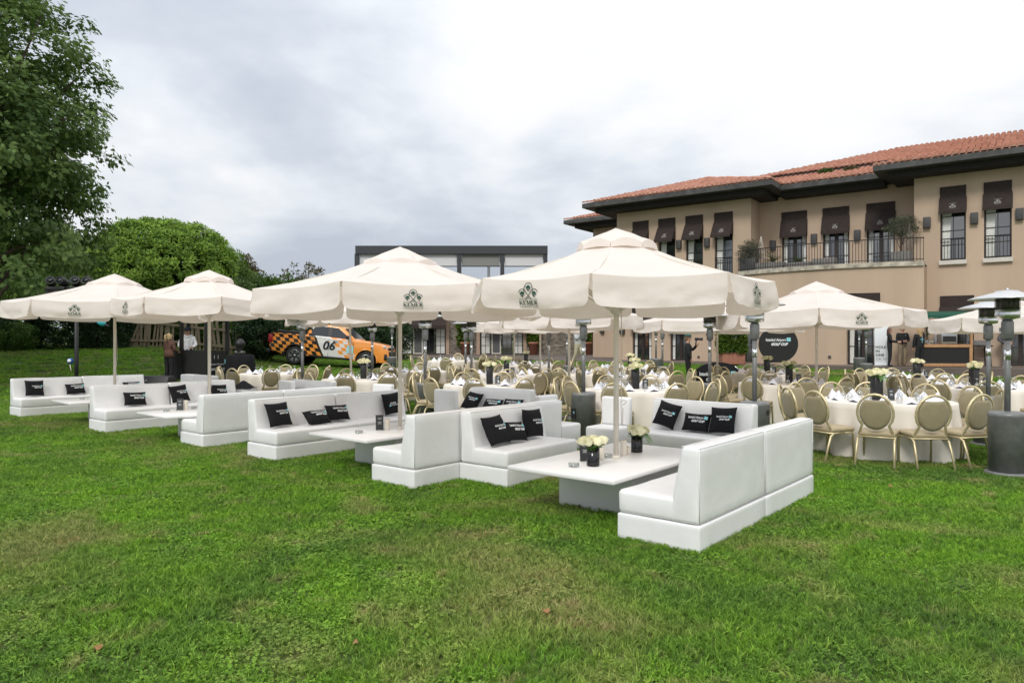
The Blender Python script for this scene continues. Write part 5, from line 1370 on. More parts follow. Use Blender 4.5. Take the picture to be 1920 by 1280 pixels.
sidepanel('pillar_trim', [(-.06, 1.29), (-.08, 1.71), (.08, 1.71), (.10, 1.28)], cab, M_plastic, .004)
ws = MB(); ws.add([(1.08, -.77, 1.27), (1.08, .77, 1.27), (.58, .66, 1.685), (.58, -.66, 1.685)], [(0, 1, 2, 3)]); ws.build('windscreen', M_cglass, cab, (.022, 0, .014), fix=False)
# bed: inner floor, rails, sports bar
bd_ = MB(); bd_.box((-1.78, 0, 1.30), (1.5, 1.5, .04)); bd_.build('bed_cover', M_plastic, truck)
for sg in (-1, 1):
    q = MB(); q.tube([(-2.35, sg * .80, 1.31), (-2.25, sg * .80, 1.40), (-1.2, sg * .80, 1.38)], .03, 8); q.tube([(-2.15, sg * .80, 1.35), (-1.2, sg * .80, 1.33)], .022, 6); q.build('bed_rail', M_plastic, truck)
    q = MB(); q.tube([(-1.12, sg * .78, 1.29), (-1.0, sg * .74, 1.62), (-.93, sg * .66, 1.80), (-.80, sg * .55, 1.86)], .05, 8); q.build('sports_bar', M_plastic, truck)
    q = MB(); q.tube([(.98, sg * .88, .40), (-.80, sg * .88, .43)], .05, 8); q.build('side_step', M_plastic, truck)
    q = MB(); q.box((.86, sg * .98, 1.32), (.14, .20, .16)); q.build('mirror', M_plastic, truck, bevel=.03)
    q = MB(); q.box((2.30, sg * .76, 1.00), (.36, .16, .13)); q.build('headlight', M_lamp, truck, bevel=.04)
    q = MB(); q.box((2.48, sg * .80, .60), (.12, .12, .26)); q.build('fog_lamp_trim', M_plastic, truck, bevel=.03)
    q = MB(); q.box((-2.55, sg * .82, 1.05), (.16, .16, .34)); q.build('tail_light', M_red, truck, bevel=.03)
    for xx in (-.72, .30): q = MB(); q.box((xx, sg * .918, 1.12), (.22, .03, .035)); q.build('door_handle', M_plastic, truck, bevel=.008)
    q = MB()
    for xx, z0_, z1_ in ((-.98, .42, 1.22), (.02, .42, 1.20), (1.08, .40, 1.14)): q.box((xx, sg * .913, (z0_ + z1_) / 2), (.012, .02, z1_ - z0_))
    q.build('door_seams', M_plastic, truck)
    for cx in (FWX, RWX):
        q = MB(); pts = arch(cx, .485, WR, -8, 188, 16)
        q.tube([(x, sg * .895, z) for x, z in pts], .035, 6); q.build('wheel_arch_flare', M_livery if cx == FWX else M_plastic, truck)
q = MB(); q.box((2.55, 0, .66), (.12, 1.3, .34)); q.box((2.50, 0, .94), (.10, 1.1, .12)); q.build('grille', M_plastic, truck, bevel=.02)
q = MB(); q.box((-2.62, 0, .52), (.16, 1.7, .16)); q.build('rear_bumper', M_plastic, truck, bevel=.02)
q = MB(); q.box((0, 0, .48), (4.2, 1.2, .18)); q.build('chassis', M_plastic, truck)
q = MB(); q.tube([(.35, .3, 1.78), (.33, .3, 1.98)], .008, 5); q.tube([(-.2, 0, 1.80), (-.28, 0, 1.90)], .03, 6); q.build('roof_antenna', M_plastic, truck)
t06 = text_verts('06', .54, shear=.2, bold=.012); decal('number', t06, mat('black_vinyl', (.01, .01, .012), .4), lambda u, v: (.02 + u, -.930, .90 + v), body)
decal('teal_square', ([(.82, .66, 0), (1.10, .66, 0), (1.10, .98, 0), (.82, .98, 0)], [(0, 1, 2, 3)]), M_teal, lambda u, v: (u, -.932, v), body)
decal('white_stripe', ([(.82, .81, 0), (1.10, .825, 0), (1.10, .84, 0), (.82, .825, 0)], [(0, 1, 2, 3)]), M_print, lambda u, v: (u, -.934, v), body)
for cx in (FWX, RWX):
    for sg in (-1, 1):
        w = empty('wheel', (cx, sg * .80, WR), 0, truck); w.rotation_euler = (R(90) * (1 if sg < 0 else -1), 0, 0)
        q = MB(); q.lathe([(.25, .10), (.34, .125), (.385, .09), (.385, -.09), (.34, -.125), (.25, -.10)], 28); q.build('tyre', M_tyre, w)
        q = MB(); q.lathe([(.0001, .05), (.24, .05), (.255, .10), (.265, .10), (.265, -.08)], 28); q.build('rim', M_tyre, w)
        q = MB()
        for i in range(6):
            a = i * math.pi / 3
            for da in (-.16, .16):
                q.bar((.05 * math.cos(a), .05 * math.sin(a), .085), (.25 * math.cos(a + da), .25 * math.sin(a + da), .098), .03, .02)
        q.lathe([(.245, .095), (.262, .108), (.262, .09)], 28); q.lathe([(.06, .06), (.055, .10), (.0001, .102)], 12); q.build('spokes', M_rim, w)
txc, tyc = gx(624, 31.3), 31.3
truck.location = (txc, tyc, 0)
zr, zf = ground(txc - 1.43, tyc), ground(txc + 1.66, tyc)
pitch = R(4.3); truck.rotation_euler = (0, pitch, R(-2.5))
truck.location.z = (zr + zf) / 2 + .02

# ================================================================== black booth and stage kit (left rear)
def gpt(px, d): x = gx(px, d); return Vector((x, d, ground(x, d)))
bc = gpt(387, 24.3); ba = R(180 - 20)
booth = empty('event_booth', bc, 0); tag(booth, 'black event booth with counter and printed side panel on the left lawn', 'booth')
dl = Vector((-.94, .34, 0)); dr = Vector((.34, .94, 0))
def panel(name, p, q, z0, z1, th, m, parent):
    p = Vector(p); q = Vector(q); d = q - p; mb = MB(); mb.box((0, 0, (z0 + z1) / 2), (d.length, th, z1 - z0))
    return mb.build(name, m, parent, tuple((p + q) / 2), (0, 0, math.atan2(d.y, d.x)))
LL, LR = 1.75, 1.0
M_booth = mat('matt_black_board', (.010, .010, .010), .7, var=.1)
panel('counter_front', (0, 0, 0), dl * LL, 0, 1.06, .04, M_booth, booth)
side = panel('counter_side', dr * .02, dr * LR, 0, 1.08, .04, M_booth, booth)
ct = MB(); ct.add([tuple(v + Vector((0, 0, 1.06))) for v in (Vector((0, 0, 0)), dr * .45, dr * .45 + dl * LL, dl * LL)] + [tuple(v + Vector((0, 0, 1.10))) for v in (Vector((0, 0, 0)), dr * .45, dr * .45 + dl * LL, dl * LL)], [(0, 1, 2, 3)[::-1], (4, 5, 6, 7), (0, 1, 5, 4), (1, 2, 6, 5), (2, 3, 7, 6), (3, 0, 4, 7)]); ct.build('counter_top', M_booth, booth)
for v in (Vector((0, 0, 0)), dl * LL * .62, dr * LR, dl * LL + dr * LR): q = MB(); q.box((0, 0, 1.21), (.10, .10, 2.42)); q.build('post', M_booth, booth, tuple(v), (0, 0, R(-20)))
rfm = MB(); cs = [Vector((.1, .05, 0)), dr * (LR + .25) + Vector((.25, 0, 0)), dr * (LR + .2) + dl * (LL + .2), dl * (LL + .2)]
rfm.add([tuple(c + Vector((0, 0, 2.42))) for c in cs] + [tuple(c + Vector((0, 0, 2.50))) for c in cs], [(3, 2, 1, 0), (4, 5, 6, 7), (0, 1, 5, 4), (1, 2, 6, 5), (2, 3, 7, 6), (3, 0, 4, 7)]); rfm.build('canopy_roof', mat('pale_grey_roof', (.5, .5, .48), .7), booth)
def boothtext(g, m, s, along, zc, nm): 
    n = Vector((.94, -.34, 0)); decal(nm, g, m, lambda u, v: tuple(dr * (along + u * s) + n * .026 + Vector((0, 0, zc + v * s))), booth)
boothtext(CUP[0:2] if False else text_verts('Istanbul Airport', .17), M_print, .62, .46, .62, 'lettering')
boothtext(([(0.62, -.06, 0), (.80, -.06, 0), (.80, .16, 0), (.62, .16, 0)], [(0, 1, 2, 3)]), M_teal, .75, .36, .66, 'teal_square')
boothtext(text_verts('RUNWAY STUDIO', .19, bold=.006), M_print, .66, .50, .44, 'lettering')
for uu, zz in ((.34, .87), (.52, .87), (.52, .16)): boothtext(([(-.012, -.08, 0), (.012, -.08, 0), (.02, .08, 0), (-.004, .08, 0)], [(0, 1, 2, 3)]), M_print, .8, uu, zz, 'runway_mark')
# draped table with a dark orb
p = gpt(450, 24.6); o = empty('draped_cocktail_table', p); dm = MB(); dm.smooth = True; n = 48; vs = []
for j, (r, z) in enumerate(((.0, .96), (.40, .96), (.44, .94), (.46, .7), (.50, .4), (.55, .02))):
    for i in range(n):
        a = 2 * math.pi * i / n; f = 1 + (.05 * math.sin(7 * a) + .04 * math.sin(4 * a + 1)) * min(1, j / 3) * (j > 1); vs.append((r * f * math.cos(a), r * f * math.sin(a), z))
dm.add(vs, [(j * n + i, j * n + (i + 1) % n, (j + 1) * n + (i + 1) % n, (j + 1) * n + i) for j in range(5) for i in range(n)]); dm.build('cloth', M_black, o, weld=True)
tag(o, 'round table draped in black cloth right of the booth', 'table')
o = empty('moving_head_lamp', p + Vector((0, 0, .962))); q = MB(); q.box((0, 0, .05), (.30, .24, .10)); q.build('base', M_plastic, o, bevel=.015)
q = MB(); q.lathe([(.10, .10), (.07, .16), (.11, .24), (.17, .34), (.17, .42), (.10, .52), (.0001, .56)], 20); q.build('head', M_plastic, o)
q = MB(); q.box((-.10, 0, .105), (.06, .24, .03)); q.box((.10, 0, .105), (.06, .24, .03)); q.build('handle', M_steel, o); tag(o, 'dark moving head lamp on the black draped table', 'lamp')
# stage wedge, uplighters, lamp pole
p = gpt(292, 22.6); o = empty('stage_monitor', p, R(-12)); q = MB(); q.prism([(-.35, 0), (.30, 0), (.34, .10), (.05, .42), (-.20, .40)], -.5, .62); q.build('cabinet', M_plastic, o, bevel=.012)
q = MB(); q.box((-.506, .02, .21), (.01, .4, .28)); q.build('grille', mat('speaker_grille', (.05, .045, .04), .8), o); q = MB(); q.box((-.1, -.31, .28), (.03, .01, .02)); q.build('badge', M_print, o); tag(o, 'black wedge stage monitor lying on grass beside the booth', 'speaker')
p = gpt(254, 22.4); o = empty('floor_light', p); q = MB(); q.box((0, 0, .05), (.4, .35, .10)); q.build('base', M_lampbox, o, bevel=.015); q = MB(); q.box((0, 0, .26), (.30, .10, .26), Matrix.Rotation(R(15), 4, 'X')); q.build('head', M_plastic, o, bevel=.02); q = MB(); q.tube([(.1, .1, .1), (.25, .15, .18), (.35, .1, .05)], .01, 5); q.build('cable', M_plastic, o); tag(o, 'small black floor light behind the leftmost sofas', 'light')
p = gpt(143, 20.5); o = empty('lighting_stand', p)
q = MB(); q.lathe([(.26, 0), (.26, .05), (.20, .12), (.16, .22), (.06, .30)], 16); q.build('weighted_base', M_plastic, o); q = MB(); q.tube([(0, 0, .25), (.01, 0, 1.0), (0, 0, 3.0)], .055, 10); q.build('mast', M_plastic, o)
q = MB(); q.box((0, 0, 3.0), (1.7, .12, .12)); q.build('cross_bar', M_plastic, o)
for dx, rz_ in ((-.72, 20), (-.38, -10), (.0, 15), (.35, 0)):
    h = empty('lamp_head', (dx, 0, 3.06), R(rz_), o); q = MB(); q.box((0, 0, .05), (.24, .22, .10)); q.build('yoke_base', M_plastic, h, bevel=.01)
    q = MB(); q.lathe([(.09, -.16), (.12, -.10), (.13, .12), (.12, .15)], 14, Matrix.Translation((0, 0, .24)) @ Matrix.Rotation(R(70), 4, 'X')); q.build('barrel', M_plastic, h)
    q = MB(); q.lathe([(.10, .151), (.0001, .16)], 14, Matrix.Translation((0, 0, .24)) @ Matrix.Rotation(R(70), 4, 'X')); q.build('lens', M_cglass, h)
tag(o, 'black lighting stand with moving head lamps rising above the leftmost parasol', 'light stand')
o = empty('blue_connector_cap', p + Vector((-.14, -.05, 1.02))); q = MB(); q.lathe([(.0001, -.09), (.07, -.06), (.085, 0), (.06, .07), (.0001, .09)], 14); q.build('housing', mat('blue_plastic', (.02, .10, .42), .4), o)
q = MB(); q.lathe([(.05, .0), (.05, .03), (.0001, .035)], 12, Matrix.Rotation(R(80), 4, 'X') @ Matrix.Translation((.02, 0, .07))); q.build('socket', M_print, o); q = MB(); q.tube([(.0, -.02, -.08), (.02, -.02, -.2), (.03, 0, -.3)], .012, 5); q.build('cable', M_pole, o); tag(o, 'blue plug connector hanging on the black lighting mast', 'connector')
q = MB(); q.lathe([(.0001, -.08), (.10, -.05), (.13, .02), (.09, .07), (.0001, .08)], 12, Matrix.Rotation(R(35), 4, 'Y')); o = q.build('turquoise_lamp', mat('turquoise_plastic', (.03, .38, .44), .35), None, (gx(190, 20.6), 20.6, ground(-11.9, 20.6) + 2.12)); q = MB(); q.tube([(.08, 0, -.03), (.22, 0, -.10)], .03, 6); q.build('clamp', M_plastic, o); q = MB(); q.tube([(-.75, 0, .02), (0, 0, 0)], .015, 5); q.build('bracket', M_plastic, o)
tag(o, 'turquoise fitting under the leftmost parasol beside the lighting mast', 'light')
q = MB(); q.lathe([(.24, 0), (.25, .02), (.25, .10), (.24, .12)], 22); q.lathe([(.25, .13), (.255, .15), (.25, .23), (.2, .25)], 22); tag(q.build('metal_drum', mat('zinc_grey', (.30, .31, .32), .4, metal=.6, var=.15), None, gpt(381, 21.5)), 'low grey metal drum in front of the booth corner', 'drum')

# ================================================================== signs
def disc_sign(name, px, d, zc, rad, th, label, cat, s, yaw=0, lean=0, stand=True, text=True, oval=1.0, tz=0):
    x = gx(px, d); o = empty(name, (x, d, max(ground(x, d), 0) if not tz else tz), R(yaw)); zc -= o.location.z
    M = Matrix.Translation((0, 0, zc)) @ Matrix.Rotation(R(90 + lean), 4, 'X') @ Matrix.Scale(oval, 4, (0, 1, 0))
    q = MB(); q.lathe([(rad, -th / 2), (rad, th / 2)], 56, M, smooth=True); q.build('board', M_booth, o)
    if stand: q = MB(); q.box((0, .12, zc - rad * oval + .12), (rad * .9, .3, .24)); q.build('stand', M_plastic, o)
    if text:
        fn = lambda u, v: (u * s, -th / 2 - .004, zc + .12 * rad + v * s)
        decal('lettering', CUP, M_print, fn, o); decal('teal_square', CUPSQ, M_teal, fn, o)
    tag(o, label, cat); return o
disc_sign('round_sign', 1459, 27.0, 1.50, .70, .22, 'large black round cup sign standing before the beige wall', 'sign', .92, yaw=-12)
sg = disc_sign('round_sign', 733, 33.0, 1.02, .36, .05, 'small black round sign beside the nose of the truck', 'sign', .3, yaw=10, text=False)
decal('teal_square', ([(-.07, -.08, 0), (.09, -.08, 0), (.09, .09, 0), (-.07, .09, 0)], [(0, 1, 2, 3)]), M_teal, lambda u, v: (u + .03, -.03, .02 + v + 1.02 - sg.location.z), sg)
# oval pop-up banner
x = gx(1346, 23.0); o = empty('oval_popup_banner', (x, 23.0, ground(x, 23))); q = MB(); n = 40; vs = []
for j in range(7):
    for i in range(n):
        a = 2 * math.pi * i / n; r = j / 6; vs.append((.78 * r * math.cos(a), -.10 * (1 - r * r), .42 + .42 * r * math.sin(a)))
q.smooth = True; q.add(vs, [(j * n + i, j * n + (i + 1) % n, (j + 1) * n + (i + 1) % n, (j + 1) * n + i) for j in range(6) for i in range(n)]); q.build('fabric', M_black, o, weld=True)
q = MB(); q.tube([(.79 * math.cos(2 * math.pi * i / 40), 0, .425 + .425 * math.sin(2 * math.pi * i / 40)) for i in range(40)], .012, 5, closed=True); q.build('hoop', M_plastic, o)
q = MB(); q.tube([(.55, -.02, .72), (.68, .0, .62), (.76, .0, .45)], .018, 6); q.build('edge_band', M_steel, o)
def bf(u, v): x_, z_ = u * .98 - .12, .40 + v * .98; r2 = (x_ / .78) ** 2 + ((z_ - .42) / .42) ** 2; return (x_, -.10 * (1 - min(1, r2)) - .008, z_)
decal('lettering', CUP, M_print, bf, o); decal('teal_square', shift(CUPSQ, .22, 0), M_teal, bf, o)
tag(o, 'black oval pop-up banner on the grass beside the photographer', 'banner')
# tall white banner
x, y = gx(1655, 30.55), 30.55; o = empty('roll_up_banner', (x, y, TZ), R(-20)); q = MB(); q.box((0, 0, 1.08), (.62, .02, 2.1)); q.build('sheet', mat('white_banner', (.80, .83, .85), .6), o, bevel=.004)
q = MB(); q.box((0, 0, .02), (.7, .25, .05)); q.build('foot', M_steel, o)
M_gtext = mat('dark_grey_print', (.05, .05, .055), .7)
for i, s in enumerate(('HOLE', 'IN', 'ONE', 'OR NOT')):
    t = text_verts(s, .16, bold=.004, align='LEFT'); decal('lettering', t, M_gtext if i < 3 else mat('pale_grey_print', (.4, .42, .43), .7), lambda u, v, i=i: (-.28 + u, -.014, .80 - i * .17 + v), o)
tag(o, 'tall white roll up banner beside the woman in black', 'banner')
# award vase on a small teal stand before the round sign
x, y = gx(1457, 19.6), 19.6; 
# ================================================================== food stall at right
M_pine = mat('pine_boards', (.42, .235, .11), .6, var=.2, vscale=10)
s0, s1 = gx(1730, 29.2), gx(1816, 29.2); o = empty('food_stall', ((s0 + s1) / 2, 29.2, TZ - .1), R(-8)); w = s1 - s0
q = MB(); q.box((0, 0, .62), (w, .05, .72)); q.build('front_panel', M_booth, o)
for zz, hh in ((1.03, .10), (.20, .14)): q = MB(); q.box((0, -.02, zz), (w + .1, .10, hh)); q.build('rail', M_pine, o, bevel=.008)
for xx, hh in ((-w / 2, 1.05), (w / 2, 1.05)): q = MB(); q.box((xx, -.01, hh / 2 + .02), (.11, .11, hh)); q.build('upright', M_pine, o, bevel=.006)
q = MB(); q.box((w / 2 + .08, .1, 1.15), (.09, .09, 2.3)); q.build('post', M_pine, o, bevel=.006)
q = MB(); q.box((0, .3, 1.10), (w + .1, .66, .05)); q.build('counter', M_pine, o)
q = MB(); n = 20; vs = []
for i in range(n + 1):
    xx = -w / 2 - .5 + (w + .7) * i / n; vs += [(xx, .6, 2.62), (xx, -.35, 2.42), (xx, -.36, 2.30 - .03 * (i % 2))]
q.add(vs, [(3 * i + j, 3 * i + 3 + j, 3 * i + 4 + j, 3 * i + 1 + j) for i in range(n) for j in (0, 1)]); q.build('green_awning', mat('green_canvas', (.008, .085, .055), .8), o, fix=False)
o.scale = (1, 1, .92); tag(o, 'pine and black food stall with green awning in front of the clubhouse', 'stall')
st = Vector(((s0 + s1) / 2, 29.2, TZ - .1))
so_ = empty('grill_oven', st + Vector((.25, .32, 1.037)), R(-8)); q = MB(); q.box((0, 0, .32), (.62, .45, .62)); q.build('body', mat('stainless_oven', (.42, .43, .44), .35, metal=.8), so_, bevel=.02); q = MB(); q.box((0, -.23, .22), (.5, .02, .22)); q.build('opening', M_plastic, so_)
q = MB(); 
for i in range(5): q.box((-.2 + i * .1, -.232, .52), (.06, .012, .14))
q.build('vent_slots', M_print, so_); tag(so_, 'stainless steel oven on the food stall counter', 'oven')
for i, (dx, lb) in enumerate(((-.75, 'clear food container leftmost on the stall counter'), (-.52, 'clear food container beside the oven on the stall'))):
    q = MB(); q.box((0, 0, .08), (.2, .25, .16)); tag(q.build('food_container', MATS['acrylic'], None, st + Vector((dx, .25, 1.037)), bevel=.01), lb, 'container', 'food containers on the stall')
x, y = gx(1833, 30.2), 30.2; o = empty('side_table', (x, y, TZ), R(-8)); q = MB(); q.box((0, 0, .86), (.95, .5, .06)); q.build('tabletop', M_plastic, o)
for sx in (-1, 1):
    for sy in (-1, 1): q = MB(); q.bar((sx * .38, sy * .18, .84), (sx * .43, sy * .2, 0), .06); q.build('leg', M_plastic, o)
q = MB(); q.box((0, 0, .25), (.8, .04, .04)); q.build('stretcher', M_plastic, o); tag(o, 'dark wooden side table right of the food stall', 'table')
q = MB(); 
for i in range(4): q.box((0, 0, .03 + i * .05), (.62 - i * .02, .36, .045), None, .05 * (i - 1))
tag(q.build('folded_cloth_stack', mat('grey_cloth', (.2, .2, .2), .9), None, (x, y, TZ + .892), bevel=.01), 'stack of grey folded cloths on the dark side table', 'cloths')

# ================================================================== trees, hedges, plants
def leaf_mat(name, dark, light, trans=.3, rough=.55):
    m = bpy.data.materials.new(name); m.use_nodes = True; N = m.node_tree.nodes; L = m.node_tree.links; p = N['Principled BSDF']; MATS[name] = m
    a = N.new('ShaderNodeAttribute'); a.attribute_name = 'tint'; r = N.new('ShaderNodeValToRGB'); e = r.color_ramp.elements
    e[0].position = 0; e[0].color = (*dark, 1); e[1].position = 1; e[1].color = (*light, 1); L.new(a.outputs['Fac'], r.inputs[0])
    L.new(r.outputs[0], p.inputs['Base Color']); p.inputs['Roughness'].default_value = rough; p.inputs['Specular IOR Level'].default_value = .35
    t = N.new('ShaderNodeBsdfTranslucent'); L.new(r.outputs[0], t.inputs[0]); mx = N.new('ShaderNodeMixShader'); mx.inputs[0].default_value = trans
    L.new(p.outputs[0], mx.inputs[1]); L.new(t.outputs[0], mx.inputs[2]); L.new(mx.outputs[0], N['Material Output'].inputs[0]); return m
SHAPES = {
    'oak': [(0, 0), (.16, .18), (.10, .28), (.36, .42), (.24, .55), (.30, .80), (.12, .78), (0, 1.0), (-.12, .78), (-.30, .80), (-.24, .55), (-.36, .42), (-.10, .28), (-.16, .18)],
    'leaf': [(0, 0), (.24, .35), (.16, .75), (0, 1), (-.16, .75), (-.24, .35)],
    'needle': [(-.5, 0), (.5, 0), (0, 1)],
    'blade': [(0, 0), (.5, .3), (0, 1), (-.5, .3)],
}
def leaf_mesh(name, bases, dirs, norms, lens, wids, shape, mt, tints):
    """one leaf per row; bases/dirs/norms are (n,3) arrays"""
    S = np.array(SHAPES[shape]); n = len(bases); k = len(S)
    d = dirs / np.linalg.norm(dirs, axis=1, keepdims=True); s = np.cross(d, norms); s /= (np.linalg.norm(s, axis=1, keepdims=True) + 1e-9)
    nn = np.cross(s, d)
    fold = np.abs(S[:, 0])[None, :, None] * .35
    V = bases[:, None, :] + d[:, None, :] * (S[:, 1][None, :, None] * lens[:, None, None]) + s[:, None, :] * (S[:, 0][None, :, None] * wids[:, None, None]) + nn[:, None, :] * fold * wids[:, None, None]
    V[:, :, :] -= nn[:, None, :] * 0
    me = bpy.data.meshes.new(name); me.vertices.add(n * k); me.vertices.foreach_set('co', V.reshape(-1).astype(np.float32))
    me.loops.add(n * k); me.loops.foreach_set('vertex_index', np.arange(n * k, dtype=np.int32))
    me.polygons.add(n); me.polygons.foreach_set('loop_start', np.arange(0, n * k, k, dtype=np.int32)); me.polygons.foreach_set('loop_total', np.full(n, k, dtype=np.int32))
    me.materials.append(mt); me.update(calc_edges=True)
    a = me.attributes.new('tint', 'FLOAT', 'FACE'); a.data.foreach_set('value', np.clip(tints, 0, 1).astype(np.float32)); me.validate(); return me
def cloud(name, parent, centres, cr, per, size, mt, shape='leaf', seed=0, up=.4, outward=None, wr=.9, loc=(0, 0, 0), tvar=.35, flat=.6):
    """leaves gathered in clumps round the given centres (k,3); cr = clump radii"""
    rng = np.random.default_rng(seed); C = np.array(centres, float); k = len(C); cr = np.broadcast_to(np.asarray(cr, float), (k,))
    idx = np.repeat(np.arange(k), per); n = len(idx)
    o = rng.normal(size=(n, 3)); o /= np.linalg.norm(o, axis=1, keepdims=True); o *= (rng.random((n, 1)) ** .45); o[:, 2] *= flat
    b = C[idx] + o * cr[idx][:, None]
    d = rng.normal(size=(n, 3)) * .8 + o * 1.1; d[:, 2] += up
    nr = rng.normal(size=(n, 3)); nr[:, 2] = np.abs(nr[:, 2]) + .6
    if outward is not None:      # shoots turn their upper sides to the light
        ov = b - np.array(outward); ov /= np.linalg.norm(ov, axis=1, keepdims=True) + 1e-9; d -= ov * (d * ov).sum(1, keepdims=True) * .6; d[:, 2] += up
        nr = ov * 1.3 + rng.normal(size=(n, 3)) * .6; nr[:, 2] += .5
    ln = size * rng.uniform(.7, 1.3, n); ct = rng.uniform(-.34, .34, k)[idx]
    me = leaf_mesh(name, b, d, nr, ln, ln * wr, shape, mt, .5 + ct + rng.normal(size=n) * tvar * .5)
    return link(name, me, parent, loc)
def ell_points(c, r, n, seed, inner=.55, noise=.22, zmin=-1.0, pw=.5):
    """clump centres spread through the outer part of an uneven ellipsoid"""
    rng = np.random.default_rng(seed); out = []
    while len(out) < n:
        v = rng.normal(size=3); v /= np.linalg.norm(v)
        if v[2] < zmin: continue
        k = 1 + noise * (mnoise.noise(Vector(v * 1.9) + Vector((seed, 0, 0))) + .5 * mnoise.noise(Vector(v * 4.1) + Vector((0, seed, 0))))
        q = inner + (1 - inner) * rng.random() ** pw
        out.append((c[0] + v[0] * r[0] * k * q, c[1] + v[1] * r[1] * k * q, c[2] + v[2] * r[2] * k * q))
    return out
def limbs(mb, base, top, r0, targets, seed, nseg=6, r1=.05):
    rng = random.Random(seed); b = Vector(base); t = Vector(top); tr = []
    for i in range(nseg + 1):
        u = i / nseg; tr.append(b.lerp(t, u) + Vector((rng.uniform(-.12, .12), rng.uniform(-.12, .12), 0)) * (u > 0) * (t - b).length * .05)
    mb.tube(tr, [r0 * (1 - .8 * i / nseg) for i in range(nseg + 1)], 9)
    for q in targets:
        q = Vector(q); u = rng.uniform(.25, .9); s = tr[0].lerp(tr[-1], u); s = tr[min(nseg, int(u * nseg))]
        if s.z > q.z: s = tr[max(0, int(nseg * .25))]
        m = s.lerp(q, .5) + Vector((0, 0, .08 * (q - s).length))
        mb.tube([s, m, q], [r0 * .28, r0 * .16, r0 * .05], 6)
M_bark = mat('grey_brown_bark', (.085, .065, .048), .95, var=.3, vscale=5, bump=.6, bscale=14)
M_oak = leaf_mat('oak_foliage', (.058, .120, .030), (.20, .30, .080), .42)
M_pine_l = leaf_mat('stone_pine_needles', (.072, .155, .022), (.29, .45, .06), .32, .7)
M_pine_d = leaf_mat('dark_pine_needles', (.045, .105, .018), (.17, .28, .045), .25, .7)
M_hedge = leaf_mat('dark_hedge_leaves', (.010, .028, .010), (.040, .085, .025), .2)
M_bush = leaf_mat('bright_bush_leaves', (.035, .080, .014), (.12, .22, .035), .3)
M_shrub = leaf_mat('mixed_shrub_leaves', (.025, .058, .014), (.11, .19, .045), .3)
M_autumn = leaf_mat('brownish_tree_leaves', (.060, .055, .026), (.17, .15, .070), .3)
M_ivy = leaf_mat('ivy_leaves', (.040, .090, .012), (.18, .27, .035), .35)
M_oliv = leaf_mat('olive_tree_leaves', (.060, .075, .045), (.17, .19, .13), .25)
M_palm = leaf_mat('sago_palm_leaves', (.030, .075, .018), (.10, .19, .04), .25)

def tree(name, x, y, z0, c, r, ncl, per, cr, size, mt, label, shape='leaf', seed=0, trunk_r=.18, inner=.5, noise=.25, zmin=-1, up=.3, group=None, outward=False, top=None, wr=.9, nl=14, pw=.5, flat=.6):
    o = empty(name, (x, y, z0)); C = ell_points(c, r, ncl, seed, inner, noise, zmin, pw)
    cloud('crown', o, C, cr, per, size, mt, shape, seed, up, np.array(c) - np.array((0, 0, r[2] * .5)) if outward else None, wr, flat=flat)
    mb = MB(); rr = random.Random(seed); limbs(mb, (0, 0, -.2), top or (c[0] * .7, c[1] * .7, c[2] + r[2] * .45), trunk_r, rr.sample(C, min(nl, len(C))), seed); mb.build('trunk', M_bark, o)
    tag(o, label, 'tree', group); return o
# the big oak at the left edge
oz = ground(-17.3, 22.5)
tree('oak_tree', -17.3, 22.5, oz, (0, 0, 7.6), (4.1, 4.4, 7.2), 560, 95, .60, .20, M_oak, 'tall dark leafy oak tree at the left edge of the picture', 'oak', 11, .30, .30, .24, -.62, -.25, outward=True, nl=46, pw=.7, top=(.3, 0, 11), wr=.85, flat=.55)
tree('young_oak_tree', -21.5, 26.5, ground(-21.5, 26.5), (0, 0, 6.4), (4.4, 4.0, 5.8), 230, 70, .75, .22, M_oak, 'second dark oak crown behind the big oak at far left', 'oak', 12, .22, .3, .3, -.7, -.2, outward=True, nl=16, pw=.7)
pz = ground(gx(305, 39), 39)
PG = 'pines behind the fence'
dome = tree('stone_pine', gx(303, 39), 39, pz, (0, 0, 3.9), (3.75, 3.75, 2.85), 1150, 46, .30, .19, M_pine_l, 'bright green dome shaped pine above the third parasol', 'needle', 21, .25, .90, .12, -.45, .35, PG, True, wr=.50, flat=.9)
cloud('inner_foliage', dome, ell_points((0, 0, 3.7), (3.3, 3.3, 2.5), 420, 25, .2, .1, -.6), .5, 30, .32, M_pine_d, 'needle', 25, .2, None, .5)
tree('stone_pine', gx(165, 42), 42, pz, (0, 0, 3.2), (3.6, 3.4, 2.9), 560, 46, .40, .21, M_pine_d, 'darker pine between the oak and the bright dome pine', 'needle', 22, .25, .8, .16, -.5, .5, PG, True, wr=.32, flat=.9)
tree('stone_pine', gx(55, 40), 40, pz, (0, 0, 3.0), (3.4, 3.2, 2.6), 460, 46, .42, .21, M_pine_d, 'dark pine low behind the big oak trunk', 'needle', 23, .25, .8, .16, -.5, .5, PG, True, wr=.32, flat=.9)
tree('cypress_tree', gx(424, 43), 43, pz, (0, 0, 3.0), (1.5, 1.4, 3.0), 260, 50, .35, .20, M_pine_d, 'narrow dark conifer at the right side of the dome pine', 'needle', 24, .16, .6, .2, -.8, .6, PG, True, wr=.3, flat=.9)
FG = 'far trees beyond the lawn'
